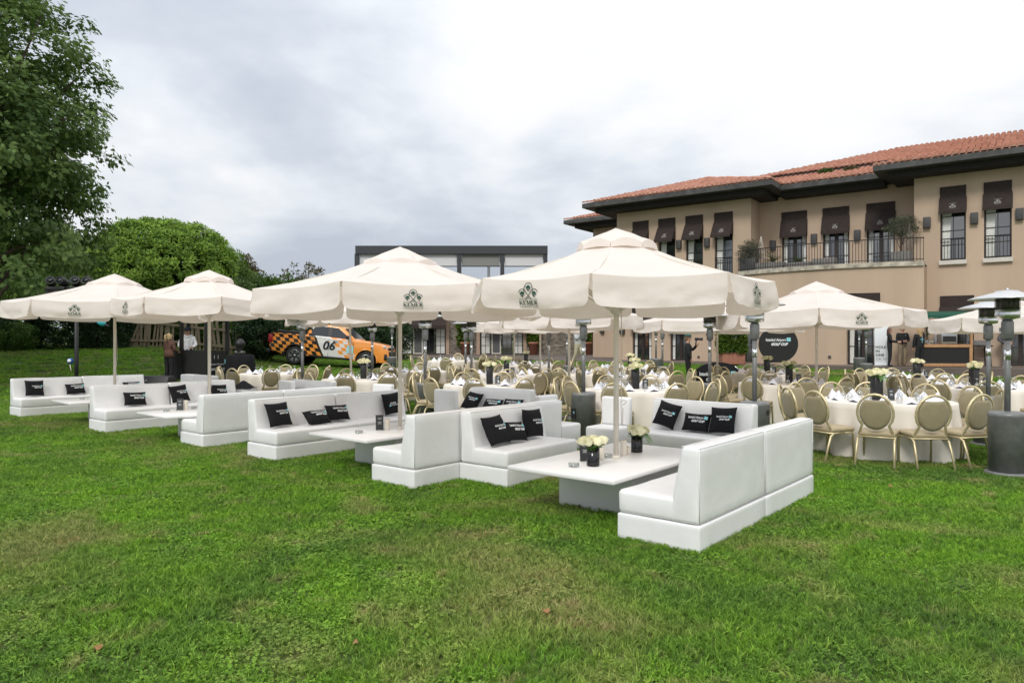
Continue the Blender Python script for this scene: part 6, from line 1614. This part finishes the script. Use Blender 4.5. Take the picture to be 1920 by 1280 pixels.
for i, (px, d, ptop, wpx, m, lb, dens) in enumerate([(466, 58, 484, 62, M_autumn, 'brownish far tree right of the dome pine', 110), (455, 50, 512, 70, M_shrub, 'green far tree just right of the narrow conifer', 120), (497, 52, 518, 66, M_bush, 'bright green far tree above the second parasol edge', 110),
        (540, 62, 492, 52, M_autumn, 'thin brownish far tree with sparse twigs, left one', 40), (578, 62, 486, 60, M_autumn, 'thin brownish far tree with sparse twigs, right one', 46), (545, 56, 524, 110, M_shrub, 'low green far tree below the thin brownish trees', 120),
        (640, 52, 540, 110, M_shrub, 'green far tree hidden mostly by the second parasol', 110), (400, 56, 520, 90, M_shrub, 'green far tree behind the dome pine', 100), (720, 44, 590, 60, M_hedge, 'dark tree behind the nose of the truck', 130), (680, 46, 580, 60, M_hedge, 'dark tree behind the cab of the truck', 120),
        (250, 60, 470, 160, M_pine_d, 'dark far tree behind the pines', 120), (-40, 36, 430, 200, M_pine_d, 'dark far tree beyond the left picture edge', 120)]):
    x = gx(px, d); g = ground(x, min(d, 60)); topz = CAM_H + (640 - ptop) * d / FPX - g; rx = wpx / 2 * d / FPX
    sparse = dens < 60
    tree('background_tree', x, d, g, (0, 0, topz * (.60 if not sparse else .68)), (rx, rx, topz * (.44 if not sparse else .34)), dens, 46 if not sparse else 22, rx * .24, .26, m, lb, 'leaf', 40 + i, .14, .35, .35, -.9, .2, FG, nl=10 if not sparse else 22, top=(0, 0, topz * .9), wr=.8)
# far woodland to the horizon
rngw = np.random.default_rng(9); cw = []
for i in range(900):
    a = rngw.uniform(-1.05, .95); d = rngw.uniform(78, 110); x = math.tan(a) * d
    cw.append((x, d, .8 + rngw.random() ** .7 * (5.2 + 1.5 * math.sin(x * .12) + math.sin(x * .41))))
tag(cloud('woodland', None, cw, 1.7, 34, .8, M_shrub, 'leaf', 9, .2, tvar=.5), 'distant woodland along the horizon', 'woodland', kind='stuff')

def shrub(name, x, y, z, r, ncl, per, cr, size, mt, label, cat='shrub', seed=0, shape='leaf', group=None, box=None, up=.3, outward=False):
    o = empty(name, (x, y, z)); rng = np.random.default_rng(seed)
    if box:
        C = []
        for _ in range(ncl):
            f = rng.integers(0, 4); u, v, w = rng.uniform(-1, 1), rng.uniform(-1, 1), rng.random()
            p = [u * box[0] / 2, v * box[1] / 2, w * box[2]]
            if f == 0: p[1] = -box[1] / 2
            elif f == 1: p[2] = box[2]
            elif f == 2: p[0] = math.copysign(box[0] / 2, u)
            k = .08 * mnoise.noise(Vector((p[0] * 1.3, p[2] * 1.3, seed))); C.append((p[0] * (1 + k), p[1] * (1 + k), max(.08, p[2] * (1 + 1.5 * k))))
    else:
        C = [(a, b, max(.06, c)) for a, b, c in ell_points((0, 0, r[2] * .5), (r[0], r[1], r[2] * .52), ncl, seed, .55, .25)]
    cloud('foliage', o, C, cr, per, size, mt, shape, seed, up)
    mb = MB(); rr = random.Random(seed)
    for q in rr.sample(C, min(9, len(C))): mb.tube([(q[0] * .2, q[1] * .2, 0), (q[0] * .5, q[1] * .5, q[2] * .6), q], [.03, .02, .008], 5)
    mb.build('stem', M_bark, o); tag(o, label, cat, group); return o
hx = gx(140, 31.5); shrub('clipped_hedge', hx, 31.8, ground(hx, 31.8) - .05, None, 620, 46, .22, .10, M_hedge, 'long dark green hedge behind the leftmost parasols', 'hedge', 31, box=(3.9, 1.4, 1.55))
hx = gx(28, 30.5); shrub('rounded_bush', hx, 30.5, ground(hx, 30.5), (.85, .8, 1.15), 170, 60, .2, .085, M_bush, 'bright green rounded bush at the left edge under the parasol', 'bush', 32)
hx = gx(-30, 30); shrub('rounded_bush', hx, 30.5, ground(hx, 30.5), (1.0, .9, 1.5), 170, 50, .22, .10, M_hedge, 'dark bush cut by the left picture edge', 'bush', 33)
BG = 'shrubs behind the broken fence'
for i, (px, d, w, h, m, lb) in enumerate([(235, 34.5, 2.4, 2.3, M_shrub, 'green shrub behind the left end of the fence'), (290, 35.5, 2.6, 2.2, M_bush, 'bright shrub behind the leaning fence slats'), (345, 35, 2.5, 2.2, M_shrub, 'green shrub behind the man in the white hoodie'),
        (405, 34, 2.5, 2.6, M_bush, 'leafy shrub behind the right part of the booth'), (450, 35, 2.6, 3.4, M_shrub, 'tall shrub behind the black draped table'), (486, 31.5, 1.9, 2.0, M_hedge, 'dark round shrub between booth table and truck'),
        (530, 35.5, 3.0, 2.6, M_shrub, 'green shrub behind the tailgate of the truck'), (590, 37, 3.2, 2.9, M_bush, 'light green shrub behind the truck bed'), (650, 38, 3.0, 2.6, M_hedge, 'dark shrub behind the truck cab'), (730, 40, 2.6, 2.6, M_hedge, 'dark shrub between truck nose and stone annex'), (180, 35, 2.6, 2.4, M_hedge, 'dark shrub behind the long hedge')]):
    x = gx(px, d); shrub('leafy_shrub', x, d, ground(x, d), (w / 2, w / 2.2, h), 190, 44, .26, .13, m, lb, 'shrub', 60 + i, group=BG)

# broken wooden fence
fx0, fx1, fd = gx(205, 32.6), gx(492, 32.0), 32.4
fence = empty('wooden_fence', ((fx0 + fx1) / 2, fd, 0)); tag(fence, 'weathered wooden fence with leaning uneven slats behind the booth', 'fence')
rng = random.Random(4); Lf = fx1 - fx0
def fg(x): return ground(x + (fx0 + fx1) / 2, fd)
for zz in (.40, 1.12):
    for seg in range(3):
        a, b = -Lf / 2 + Lf * seg / 3, -Lf / 2 + Lf * (seg + 1) / 3 - .03
        q = MB(); q.bar((a, -.05, fg(a) + zz + rng.uniform(-.05, .05)), (b, -.05, fg(b) + zz + rng.uniform(-.05, .05)), .05, .10); q.build('rail', M_wood, fence)
n = 40
for i in range(n):
    x = -Lf / 2 + .1 + (Lf - .2) * i / (n - 1); lean = rng.gauss(0, .06) + (.38 if 5 <= i <= 6 else (.10 if 7 <= i <= 14 else (-.12 if 24 < i < 32 else 0))); h = rng.uniform(1.05, 1.5)
    if i in (3, 17): continue
    q = MB(); q.box((0, 0, h / 2), (rng.uniform(.08, .12), .025, h)); q.build('slat', M_wood, fence, (x, .0 + rng.uniform(-.01, .01), fg(x) + .05), (rng.uniform(-.06, .06), lean, 0))
for i in range(5): x = -Lf / 2 + Lf * i / 4; q = MB(); q.tube([(0, 0, -.2), (0, 0, 1.45)], .05, 7); q.build('post', M_wood, fence, (x, .07, fg(x)))

# ivy, pots and planters on the terrace and balcony
def pot(x, y, z, r, h, label, box=False, parent=None, m=None):
    q = MB()
    if box: q.box((0, 0, h / 2), (r * 2, r * 1.3, h))
    else: q.lathe([(r * .72, 0), (r * .95, h * .85), (r * 1.08, h * .86), (r * 1.08, h), (r * .92, h), (r * .9, h * .9), (.001, h * .88)], 18)
    o = q.build('planter', m or M_terra, None, (x, y, z), bevel=.01 if box else 0); tag(o, label, 'planter', 'planters'); return o
ivy_spots = [(872, 590, 648, 46, 'ivy climbing the stone wall left of the curtained doors'), (1000, 606, 650, 34, 'ivy climbing the stone wall right of the curtained doors'), (705, 596, 655, 36, 'ivy on the stone wall next to the truck'), (1100, 610, 652, 20, 'ivy growing up beside the man on the lawn')]
for i, (px, y0, y1, wpx, lb) in enumerate(ivy_spots):
    dd = AY - .25; x = gx(px, dd); zt4, zb4 = CAM_H + (640 - y0) * dd / FPX, CAM_H + (640 - y1) * dd / FPX; rng2 = np.random.default_rng(70 + i); C = []
    for _ in range(150):
        v = rng2.random(); w_ = wpx / 2 * dd / FPX * (.35 + .65 * v + .2 * mnoise.noise(Vector((v * 5, i, 0)))); C.append((rng2.uniform(-1, 1) * w_, rng2.uniform(-.1, .05), zb4 + (zt4 + .8 - zb4) * v))
    o = empty('ivy_plant', (x, dd, 0)); cloud('foliage', o, C, .22, 36, .16, M_ivy, 'leaf', 70 + i, -.2); q = MB(); q.tube([(0, 0, TZ + .5), (.05, .05, (zb4 + zt4) / 2), (0, .05, zt4)], .04, 5); q.build('stem', M_bark, o); tag(o, lb, 'ivy', 'ivy on the annex')
    pot(x, dd - .1, TZ, .38, 1.0, ['terracotta pot below the ivy left of the curtained doors', 'terracotta pot below the ivy right of the curtained doors', 'terracotta pot under the ivy next to the truck', 'terracotta pot beside the man on the lawn'][i])
for i, (px, y0, y1, wpx, d, lb, lb2) in enumerate([(1372, 622, 662, 44, 33.2, 'square leafy bush in terracotta box behind the photographer', 'terracotta box planter behind the photographer'), (1704, 612, 668, 42, 31.9, 'square leafy bush behind the people on the terrace', 'terracotta box planter behind the people on the terrace')]):
    x = gx(px, d); w_ = wpx * d / FPX; zt4 = CAM_H + (640 - y0) * d / FPX; zb4 = TZ + .55
    pot(x, d, TZ, w_ / 2 * .95, .55, lb2, True); shrub('box_bush', x, d, zb4 - .06, None, 260, 40, .15, .11, M_ivy if i == 0 else M_shrub, lb, 'bush', 80 + i, box=(w_, .7, zt4 - zb4), group='clipped bushes in planters')
def balc(px, y, dz=0): x = bx(px, y); p = bw(x, y, BZ + .101 + dz); return p
for i, (px, y, w_, h, lb) in enumerate([(1446, -.5, 1.3, .5, 'long grey planter left on the balcony'), (1499, -.7, 1.2, .4, 'low grey planter in the middle of the balcony'), (1547, -.7, 1.0, .52, 'grey planter right of the middle of the balcony'), (1690, -.6, .8, .62, 'square grey planter under the balcony olive tree'), (1404, -.4, .8, .8, 'dark planter at the left end of the balcony')]):
    p = balc(px, y); o = pot(p.x, p.y, p.z, w_ / 2, h, lb, True, m=M_concrete if i < 4 else M_lampbox); o.rotation_euler.z = BROT
p = balc(1690, -.6, .62); tree('potted_olive_tree', p.x, p.y, p.z - .05, (0, 0, 1.15), (.72, .65, .55), 120, 40, .16, .085, M_oliv, 'small round olive tree in a planter on the right of the balcony', 'leaf', 91, .05, .3, .3, -1, .1, 'potted olive trees', nl=14, wr=.4)
p = balc(1404, -.4, .8); tree('potted_olive_tree', p.x, p.y, p.z - .05, (0, 0, .45), (.62, .5, .55), 110, 40, .15, .085, M_oliv, 'bushy olive at the left end of the balcony', 'leaf', 92, .04, .3, .3, -1, .1, 'potted olive trees', nl=10, wr=.4)
def palm(px, y, dz, label, s=1.0, seed=0):
    p = balc(px, y, dz); o = empty('sago_palm', p); rng = np.random.default_rng(seed); B = []; D = []; Nn = []; Ln = []
    for i in range(26):
        a = rng.uniform(0, 6.28); el = rng.uniform(.15, 1.2); q = np.array((0., 0., .05)); d = np.array((math.cos(a) * math.cos(el), math.sin(a) * math.cos(el), math.sin(el)))
        for j in range(16):
            d = d + np.array((0, 0, -.07)); d /= np.linalg.norm(d); q = q + d * .045 * s; sd3 = np.cross(d, (0, 0, 1)); sd3 /= np.linalg.norm(sd3) + 1e-9
            for sg in (-1, 1): B.append(q); D.append(sd3 * sg + d * .5 + np.array((0, 0, .25))); Nn.append((0, 0, 1)); Ln.append(.16 * s * (1 - j / 22))
    n = len(B); me = leaf_mesh('fronds', np.array(B), np.array(D), np.array(Nn, float), np.array(Ln), np.array(Ln) * .14, 'blade', M_palm, rng.random(n)); link('fronds', me, o)
    q = MB(); q.lathe([(.12, -.1), (.10, .12), (.03, .16)], 8); q.build('stem', M_bark, o); tag(o, label, 'palm', 'sago palms on the balcony')
palm(1450, -.5, .5, 'feathery sago palm on the left of the balcony', 1.2, 1); palm(1497, -.7, .4, 'smaller dark sago palm in the middle of the balcony', .9, 2)
q = MB()
# wire obelisk ornaments behind the plants on the balcony
def obelisk(px, y, label):
    p = balc(px, y); o = empty('garden_obelisk', p); q = MB()
    for i in range(8): a = i * math.pi / 4; q.tube([(.24 * math.cos(a), .24 * math.sin(a), 0), (.20 * math.cos(a), .20 * math.sin(a), 1.0), (.02 * math.cos(a), .02 * math.sin(a), 2.0)], .012, 4)
    q.build('rods', M_sill, o); q = MB()
    for z, r in ((.3, .23), (.9, .205), (1.4, .12)): q.tube([(r * math.cos(i * .5236), r * math.sin(i * .5236), z) for i in range(12)], .012, 4, closed=True)
    q.build('rings', M_sill, o); tag(o, label, 'ornament', 'white obelisks on the balcony')
obelisk(1427, .6, 'white wire obelisk behind the olive at the left of the balcony'); obelisk(1706, .6, 'white wire obelisk behind the round olive tree')
for px, lb, m in ((1549, 'dark green plant growing in the roof gutter', M_shrub), (1597, 'yellowish plant growing in the roof gutter', M_autumn)):
    x = bx(px, 2.4); p = bw(x, 2.4, bz(316 if px == 1549 else 312, x, 2.4) - .35); shrub('gutter_plant', p.x, p.y, p.z, (.34, .2, .3), 34, 30, .10, .09, m, lb, 'plant', int(px))

# ================================================================== people
def person(name, px, d, z, face, label, pose, cols, h=1.74, hair=None, cap=None, female=False, extras=None):
    """continuous skinned body; pose gives joints in metres for a 1.74 m figure facing -Y (x to its left hand = +x)"""
    J = {'pelvis': ((0, 0, .95), .135), 'waist': ((0, .0, 1.08), .148), 'chest': ((0, -.01, 1.28), .172), 'neckb': ((0, .01, 1.44), .075), 'neck': ((0, .0, 1.50), .055), 'head': ((0, -.02, 1.60), .092), 'crown': ((0, -.01, 1.68), .075)}
    if female: J['waist'] = ((0, 0, 1.09), .118); J['chest'] = ((0, -.01, 1.27), .145)
    sw, hw = (.17, .10) if female else (.195, .10)
    for s, n in ((1, 'l'), (-1, 'r')):
        J['sh' + n] = ((s * sw, 0, 1.39), .08); el, wr = pose.get('arm' + n, ((s * .25, .03, 1.13), (s * .26, -.06, .88)))
        J['el' + n] = (el, .064); J['wr' + n] = (wr, .044); e = Vector(el); w = Vector(wr); dv = (w - e).normalized(); hd = w + dv * .07; J['ha' + n] = (tuple(hd), .033)
        side_ = dv.cross(Vector((0, 1, 0.3))).normalized()
        for f in range(5):
            off = side_ * (-.026 + .0135 * f) if f < 4 else side_ * -.045
            l1 = (.045, .05, .048, .04, .02)[f]; curl = Vector((0, -.012, -.008))
            J['f%s%d' % (n, f)] = (tuple(hd + off + dv * l1), .0095); J['g%s%d' % (n, f)] = (tuple(hd + off * 1.1 + dv * l1 * 1.6 + curl), .008)
        hp = pose.get('leg' + n, ((s * .10, -.02, .50), (s * .105, .03, .09)))
        J['hip' + n] = ((s * hw, 0, .88), .108); J['kn' + n] = (hp[0], .082); J['an' + n] = (hp[1], .062); a = Vector(hp[1]); J['toe' + n] = ((a.x + s * .02, a.y - .16, .035), .042); J['he' + n] = ((a.x, a.y + .03, .045), .045)
    E = [('pelvis', 'waist', 1), ('waist', 'chest', 1), ('chest', 'neckb', 1), ('neckb', 'neck', 0), ('neck', 'head', 0), ('head', 'crown', 0)]
    for n in 'lr':
        E += [('chest', 'sh' + n, 1), ('sh' + n, 'el' + n, 1), ('el' + n, 'wr' + n, 1), ('wr' + n, 'ha' + n, 0), ('pelvis', 'hip' + n, 2), ('hip' + n, 'kn' + n, 2), ('kn' + n, 'an' + n, 2), ('an' + n, 'he' + n, 3), ('he' + n, 'toe' + n, 3)]
        for f in range(5): E += [('ha' + n, 'f%s%d' % (n, f), 0), ('f%s%d' % (n, f), 'g%s%d' % (n, f), 0)]
    ids = {k: i for i, k in enumerate(J)}; me = bpy.data.meshes.new('body'); me.from_pydata([J[k][0] for k in J], [(ids[a], ids[b]) for a, b, _ in E], [])
    tmp = bpy.data.objects.new('body_tmp', me); COL.objects.link(tmp)
    md = tmp.modifiers.new('skin', 'SKIN'); md.use_smooth_shade = True
    for k, i in ids.items():
        sv = me.skin_vertices[0].data[i]; r = J[k][1]
        sv.radius = (r * (1.16 if k in ('chest', 'pelvis', 'waist') else 1), r * (.92 if k in ('chest', 'pelvis', 'waist') else 1)); sv.use_root = (k == 'pelvis')
    tmp.modifiers.new('sub', 'SUBSURF').levels = 1
    dg = bpy.context.evaluated_depsgraph_get(); bme = bpy.data.meshes.new_from_object(tmp.evaluated_get(dg)); bpy.data.objects.remove(tmp)
    bme.name = 'body'; bme.materials.clear()
    cm_ = [M_skin] + [mat('cloth_%02d_%02d_%02d' % tuple(int(v * 99) for v in c), c, .85, var=.12, vscale=9) for c in cols]
    for m in cm_: bme.materials.append(m)
    segs = [(Vector(J[a][0]), Vector(J[b][0]), m) for a, b, m in E]
    for p in bme.polygons:
        c = p.center; best = 9; bm2 = 0
        for a, b, m in segs:
            ab = b - a; t = max(0, min(1, (c - a).dot(ab) / max(1e-6, ab.length_squared))); dd = (c - (a + ab * t)).length
            if dd < best: best = dd; bm2 = m
        p.material_index = bm2; p.use_smooth = True
    x = gx(px, d); o = empty(name, (x, d, z), face); s = h / 1.745; o.scale = (s, s, s); bo = link('body', bme, o)
    hd = Vector(J['head'][0])
    # face: nose, eyes, mouth, ears
    q = MB(); q.add([(-.012, -.10, 1.585), (.012, -.10, 1.585), (0, -.125, 1.588), (0, -.10, 1.63)], [(0, 1, 2), (0, 2, 3), (1, 3, 2)]); q.build('nose', M_skin, bo)
    q = MB()
    for sx in (-1, 1): q.lathe([(.0001, -.008), (.011, 0), (.0001, .008)], 8, Matrix.Translation((sx * .034, -.098, 1.625)))
    q.box((0, -.099, 1.555), (.045, .012, .009)); q.build('eyes_and_mouth', M_plastic, bo)
    for sx in (-1, 1): q = MB(); q.lathe([(.0001, -.03), (.014, 0), (.0001, .03)], 7, Matrix.Translation((sx * .092, .0, 1.605))); q.build('ear', M_skin, bo)
    if hair:
        hm = mat('hair_%02d_%02d' % (int(hair[0][0] * 99), int(hair[0][1] * 99)), hair[0], .7, var=.2, vscale=30); q = MB(); q.smooth = True; n = 14; vs = []
        lowf = {'short': 1.58, 'long': 1.36, 'pony': 1.52}[hair[1]]
        for j in range(8):
            t = j / 7
            for i in range(n):
                a = 2 * math.pi * i / n; fr_ = max(0, -math.sin(a)); r = .106 * math.sin(min(1.57, t * 2.2)); z_ = 1.735 - .15 * t - max(0, t - .45) * (1.585 - lowf) * 1.9 * (1 - fr_)
                if fr_ > .35: z_ = max(z_, 1.665)
                vs.append((r * math.cos(a), -.005 + r * 1.08 * math.sin(a) + .012, z_))
        q.add(vs, [(j * n + i, j * n + (i + 1) % n, (j + 1) * n + (i + 1) % n, (j + 1) * n + i) for j in range(7) for i in range(n)])
        if hair[1] == 'pony': q.tube([(0, .10, 1.66), (0, .17, 1.64), (0, .17, 1.52), (0, .14, 1.40)], [.03, .04, .038, .012], 8)
        q.build('hair', hm, o, weld=True, fix=True)
    if cap:
        q = MB(); q.lathe([(.112, 1.655), (.114, 1.69), (.09, 1.745), (.04, 1.765), (.0001, 1.768)], 16, Matrix.Translation((0, -.005, 0))); q.add([(-.085, -.09, 1.662), (.085, -.09, 1.662), (.065, -.205, 1.645), (-.065, -.205, 1.645)], [(0, 1, 2, 3)]); q.build('cap', mat('cap_%02d_%02d' % (int(cap[0] * 99), int(cap[1] * 99)), cap, .8), o)
    if extras: extras(o)
    tag(o, label, 'person'); return o
PZ = lambda px, d: ground(gx(px, d), d)
BLK = (.012, .012, .014); KHK = (.30, .24, .16)
def skirt_jacket(o):      # flared hem of the brown jacket
    q = MB(); q.lathe([(.20, .88), (.19, 1.0), (.165, 1.15)], 16, Matrix.Scale(.75, 4, (0, 1, 0)), True); q.build('jacket_hem', mat('cloth_11_05_03', (.115, .055, .038), .85), o, fix=False)
person('person', 317, 24.2, PZ(317, 24.2), R(160), 'person in brown jacket with blond ponytail standing at the booth', {'arml': ((.22, -.02, 1.14), (.20, -.22, 1.05)), 'armr': ((-.24, -.02, 1.13), (-.16, -.24, 1.08))}, [(.115, .055, .038), BLK, BLK], 1.68, ((.42, .30, .16), 'pony'), None, True, skirt_jacket)
def hood(o): q = MB(); q.tube([(.11, -.04, 1.47), (.12, .05, 1.48), (0, .13, 1.46), (-.12, .05, 1.48), (-.11, -.04, 1.47), (0, -.09, 1.42)], .035, 8, closed=True); q.build('hood', mat('cloth_77_77_79', (.78, .78, .80), .85), o)
person('person', 352, 25.1, PZ(352, 25.1), R(12), 'person in white hoodie and dark cap standing inside the black booth', {'arml': ((.27, -.02, 1.15), (.20, -.25, 1.08)), 'armr': ((-.27, -.02, 1.15), (-.20, -.25, 1.08))}, [(.78, .78, .80), BLK, BLK], 1.80, ((.02, .015, .012), 'short'), (.015, .02, .04), False, hood)
def hood2(o): q = MB(); q.tube([(.10, -.03, 1.47), (.11, .06, 1.48), (0, .13, 1.46), (-.11, .06, 1.48), (-.10, -.03, 1.47)], .035, 8); q.build('hood', mat('cloth_48_49_51', (.48, .49, .51), .85), o); q = MB(); q.box((.03, -.16, 1.58), (.02, .07, .14)); q.build('phone', M_plastic, o)
person('person', 1084, 33.6, PZ(1084, 33.6), R(38), 'person in grey hoodie and pale cargo trousers walking with phone to face', {'arml': ((.24, -.10, 1.18), (.06, -.20, 1.42)), 'armr': ((-.22, -.12, 1.20), (-.05, -.22, 1.44)), 'legl': ((.12, -.16, .52), (.14, -.20, .10)), 'legr': ((-.10, .06, .52), (-.12, .26, .14))}, [(.48, .49, .51), (.50, .44, .32), (.45, .43, .38)], 1.78, ((.015, .012, .01), 'short'), (.012, .012, .014), False, hood2)
def camera_rig(o):
    c = empty('video_camera', (-.02, -.27, 1.58), 0, o); q = MB(); q.box((0, 0, 0), (.12, .10, .10)); q.build('camera_body', M_plastic, c, bevel=.01); q = MB(); q.lathe([(.04, 0), (.042, .06), (.05, .12), (.05, .16), (.03, .165)], 14, Matrix.Translation((0, -.05, 0)) @ Matrix.Rotation(R(90), 4, 'X')); q.build('lens', M_plastic, c); q = MB(); q.tube([(0, 0, -.05), (0, .02, -.22)], .02, 6); q.build('grip', M_plastic, c)
person('person', 1290, 24.0, PZ(1290, 24.0) - .0, R(75), 'person in black jacket and green cap filming with a camera', {'arml': ((.20, -.14, 1.20), (.04, -.28, 1.36)), 'armr': ((-.25, .0, 1.13), (-.22, -.10, .92))}, [BLK, BLK, BLK], 1.74, ((.20, .09, .04), 'short'), (.025, .09, .075), False, camera_rig)
person('person', 1668, 29.9, TZ, R(62), 'person with long brown hair in black clothes beside the white banner', {'arml': ((.20, -.06, 1.13), (.10, -.32, 1.10)), 'armr': ((-.21, -.04, 1.13), (-.08, -.30, 1.08))}, [BLK, BLK, BLK], 1.65, ((.10, .045, .03), 'long'), None, True)
def jacket_logo(o): decal('chest_emblem', ([(-.015, 0, 0), (.015, 0, 0), (.015, .02, 0), (-.015, .02, 0)], [(0, 1, 2, 3)]), M_teal, lambda u, v: (u + .08, -.145, v + 1.33), o)
person('person', 1692, 30.2, TZ, R(-8), 'person with beard in black jacket and khaki trousers on the terrace', {'arml': ((.24, -.05, 1.13), (.05, -.26, 1.10)), 'armr': ((-.24, -.05, 1.13), (-.06, -.26, 1.09))}, [BLK, KHK, (.25, .2, .15)], 1.70, ((.05, .03, .02), 'short'), None, False, jacket_logo)
def cross(o):
    for g in (([(-.012, -.13, 0), (.012, -.13, 0), (.012, .13, 0), (-.012, .13, 0)], [(0, 1, 2, 3)]), ([(-.09, .0, 0), (.09, .0, 0), (.09, .02, 0), (-.09, .02, 0)], [(0, 1, 2, 3)])): decal('back_print', g, M_teal, lambda u, v: (u, .150, v + 1.22), o)
person('person', 1724, 29.0, TZ - .05, R(-168), 'person with blond hair seen from behind, teal cross on black jacket', {'arml': ((.24, -.02, 1.13), (.25, -.06, .88)), 'armr': ((-.30, -.10, 1.42), (-.16, -.12, 1.62))}, [BLK, BLK, BLK], 1.68, ((.38, .26, .13), 'long'), None, False, cross)
def toque(o): q = MB(); q.lathe([(.10, 1.66), (.10, 1.80), (.125, 1.84), (.12, 1.93), (.06, 1.96), (.0001, 1.96)], 16); q.build('chef_hat', mat('cloth_77_77_79', (.78, .78, .80), .85), o); q = MB(); q.box((0, -.15, .95), (.30, .015, .45)); q.build('apron', M_black, o)
person('person', 1757, 30.8, TZ, R(60), 'chef in white jacket and tall white hat behind the food stall', {'arml': ((.24, -.06, 1.13), (.14, -.26, 1.05))}, [(.74, .74, .76), BLK, BLK], 1.66, None, None, False, toque)
person('person', 1887, 29.6, TZ - .05, R(10), 'person in grey sweater with hands on hips behind the right heaters', {'arml': ((.36, .04, 1.16), (.17, -.08, 1.02)), 'armr': ((-.36, .04, 1.16), (-.17, -.08, 1.02))}, [(.10, .10, .11), (.22, .21, .20), (.6, .6, .58)], 1.78, ((.03, .02, .015), 'short'), None, False)
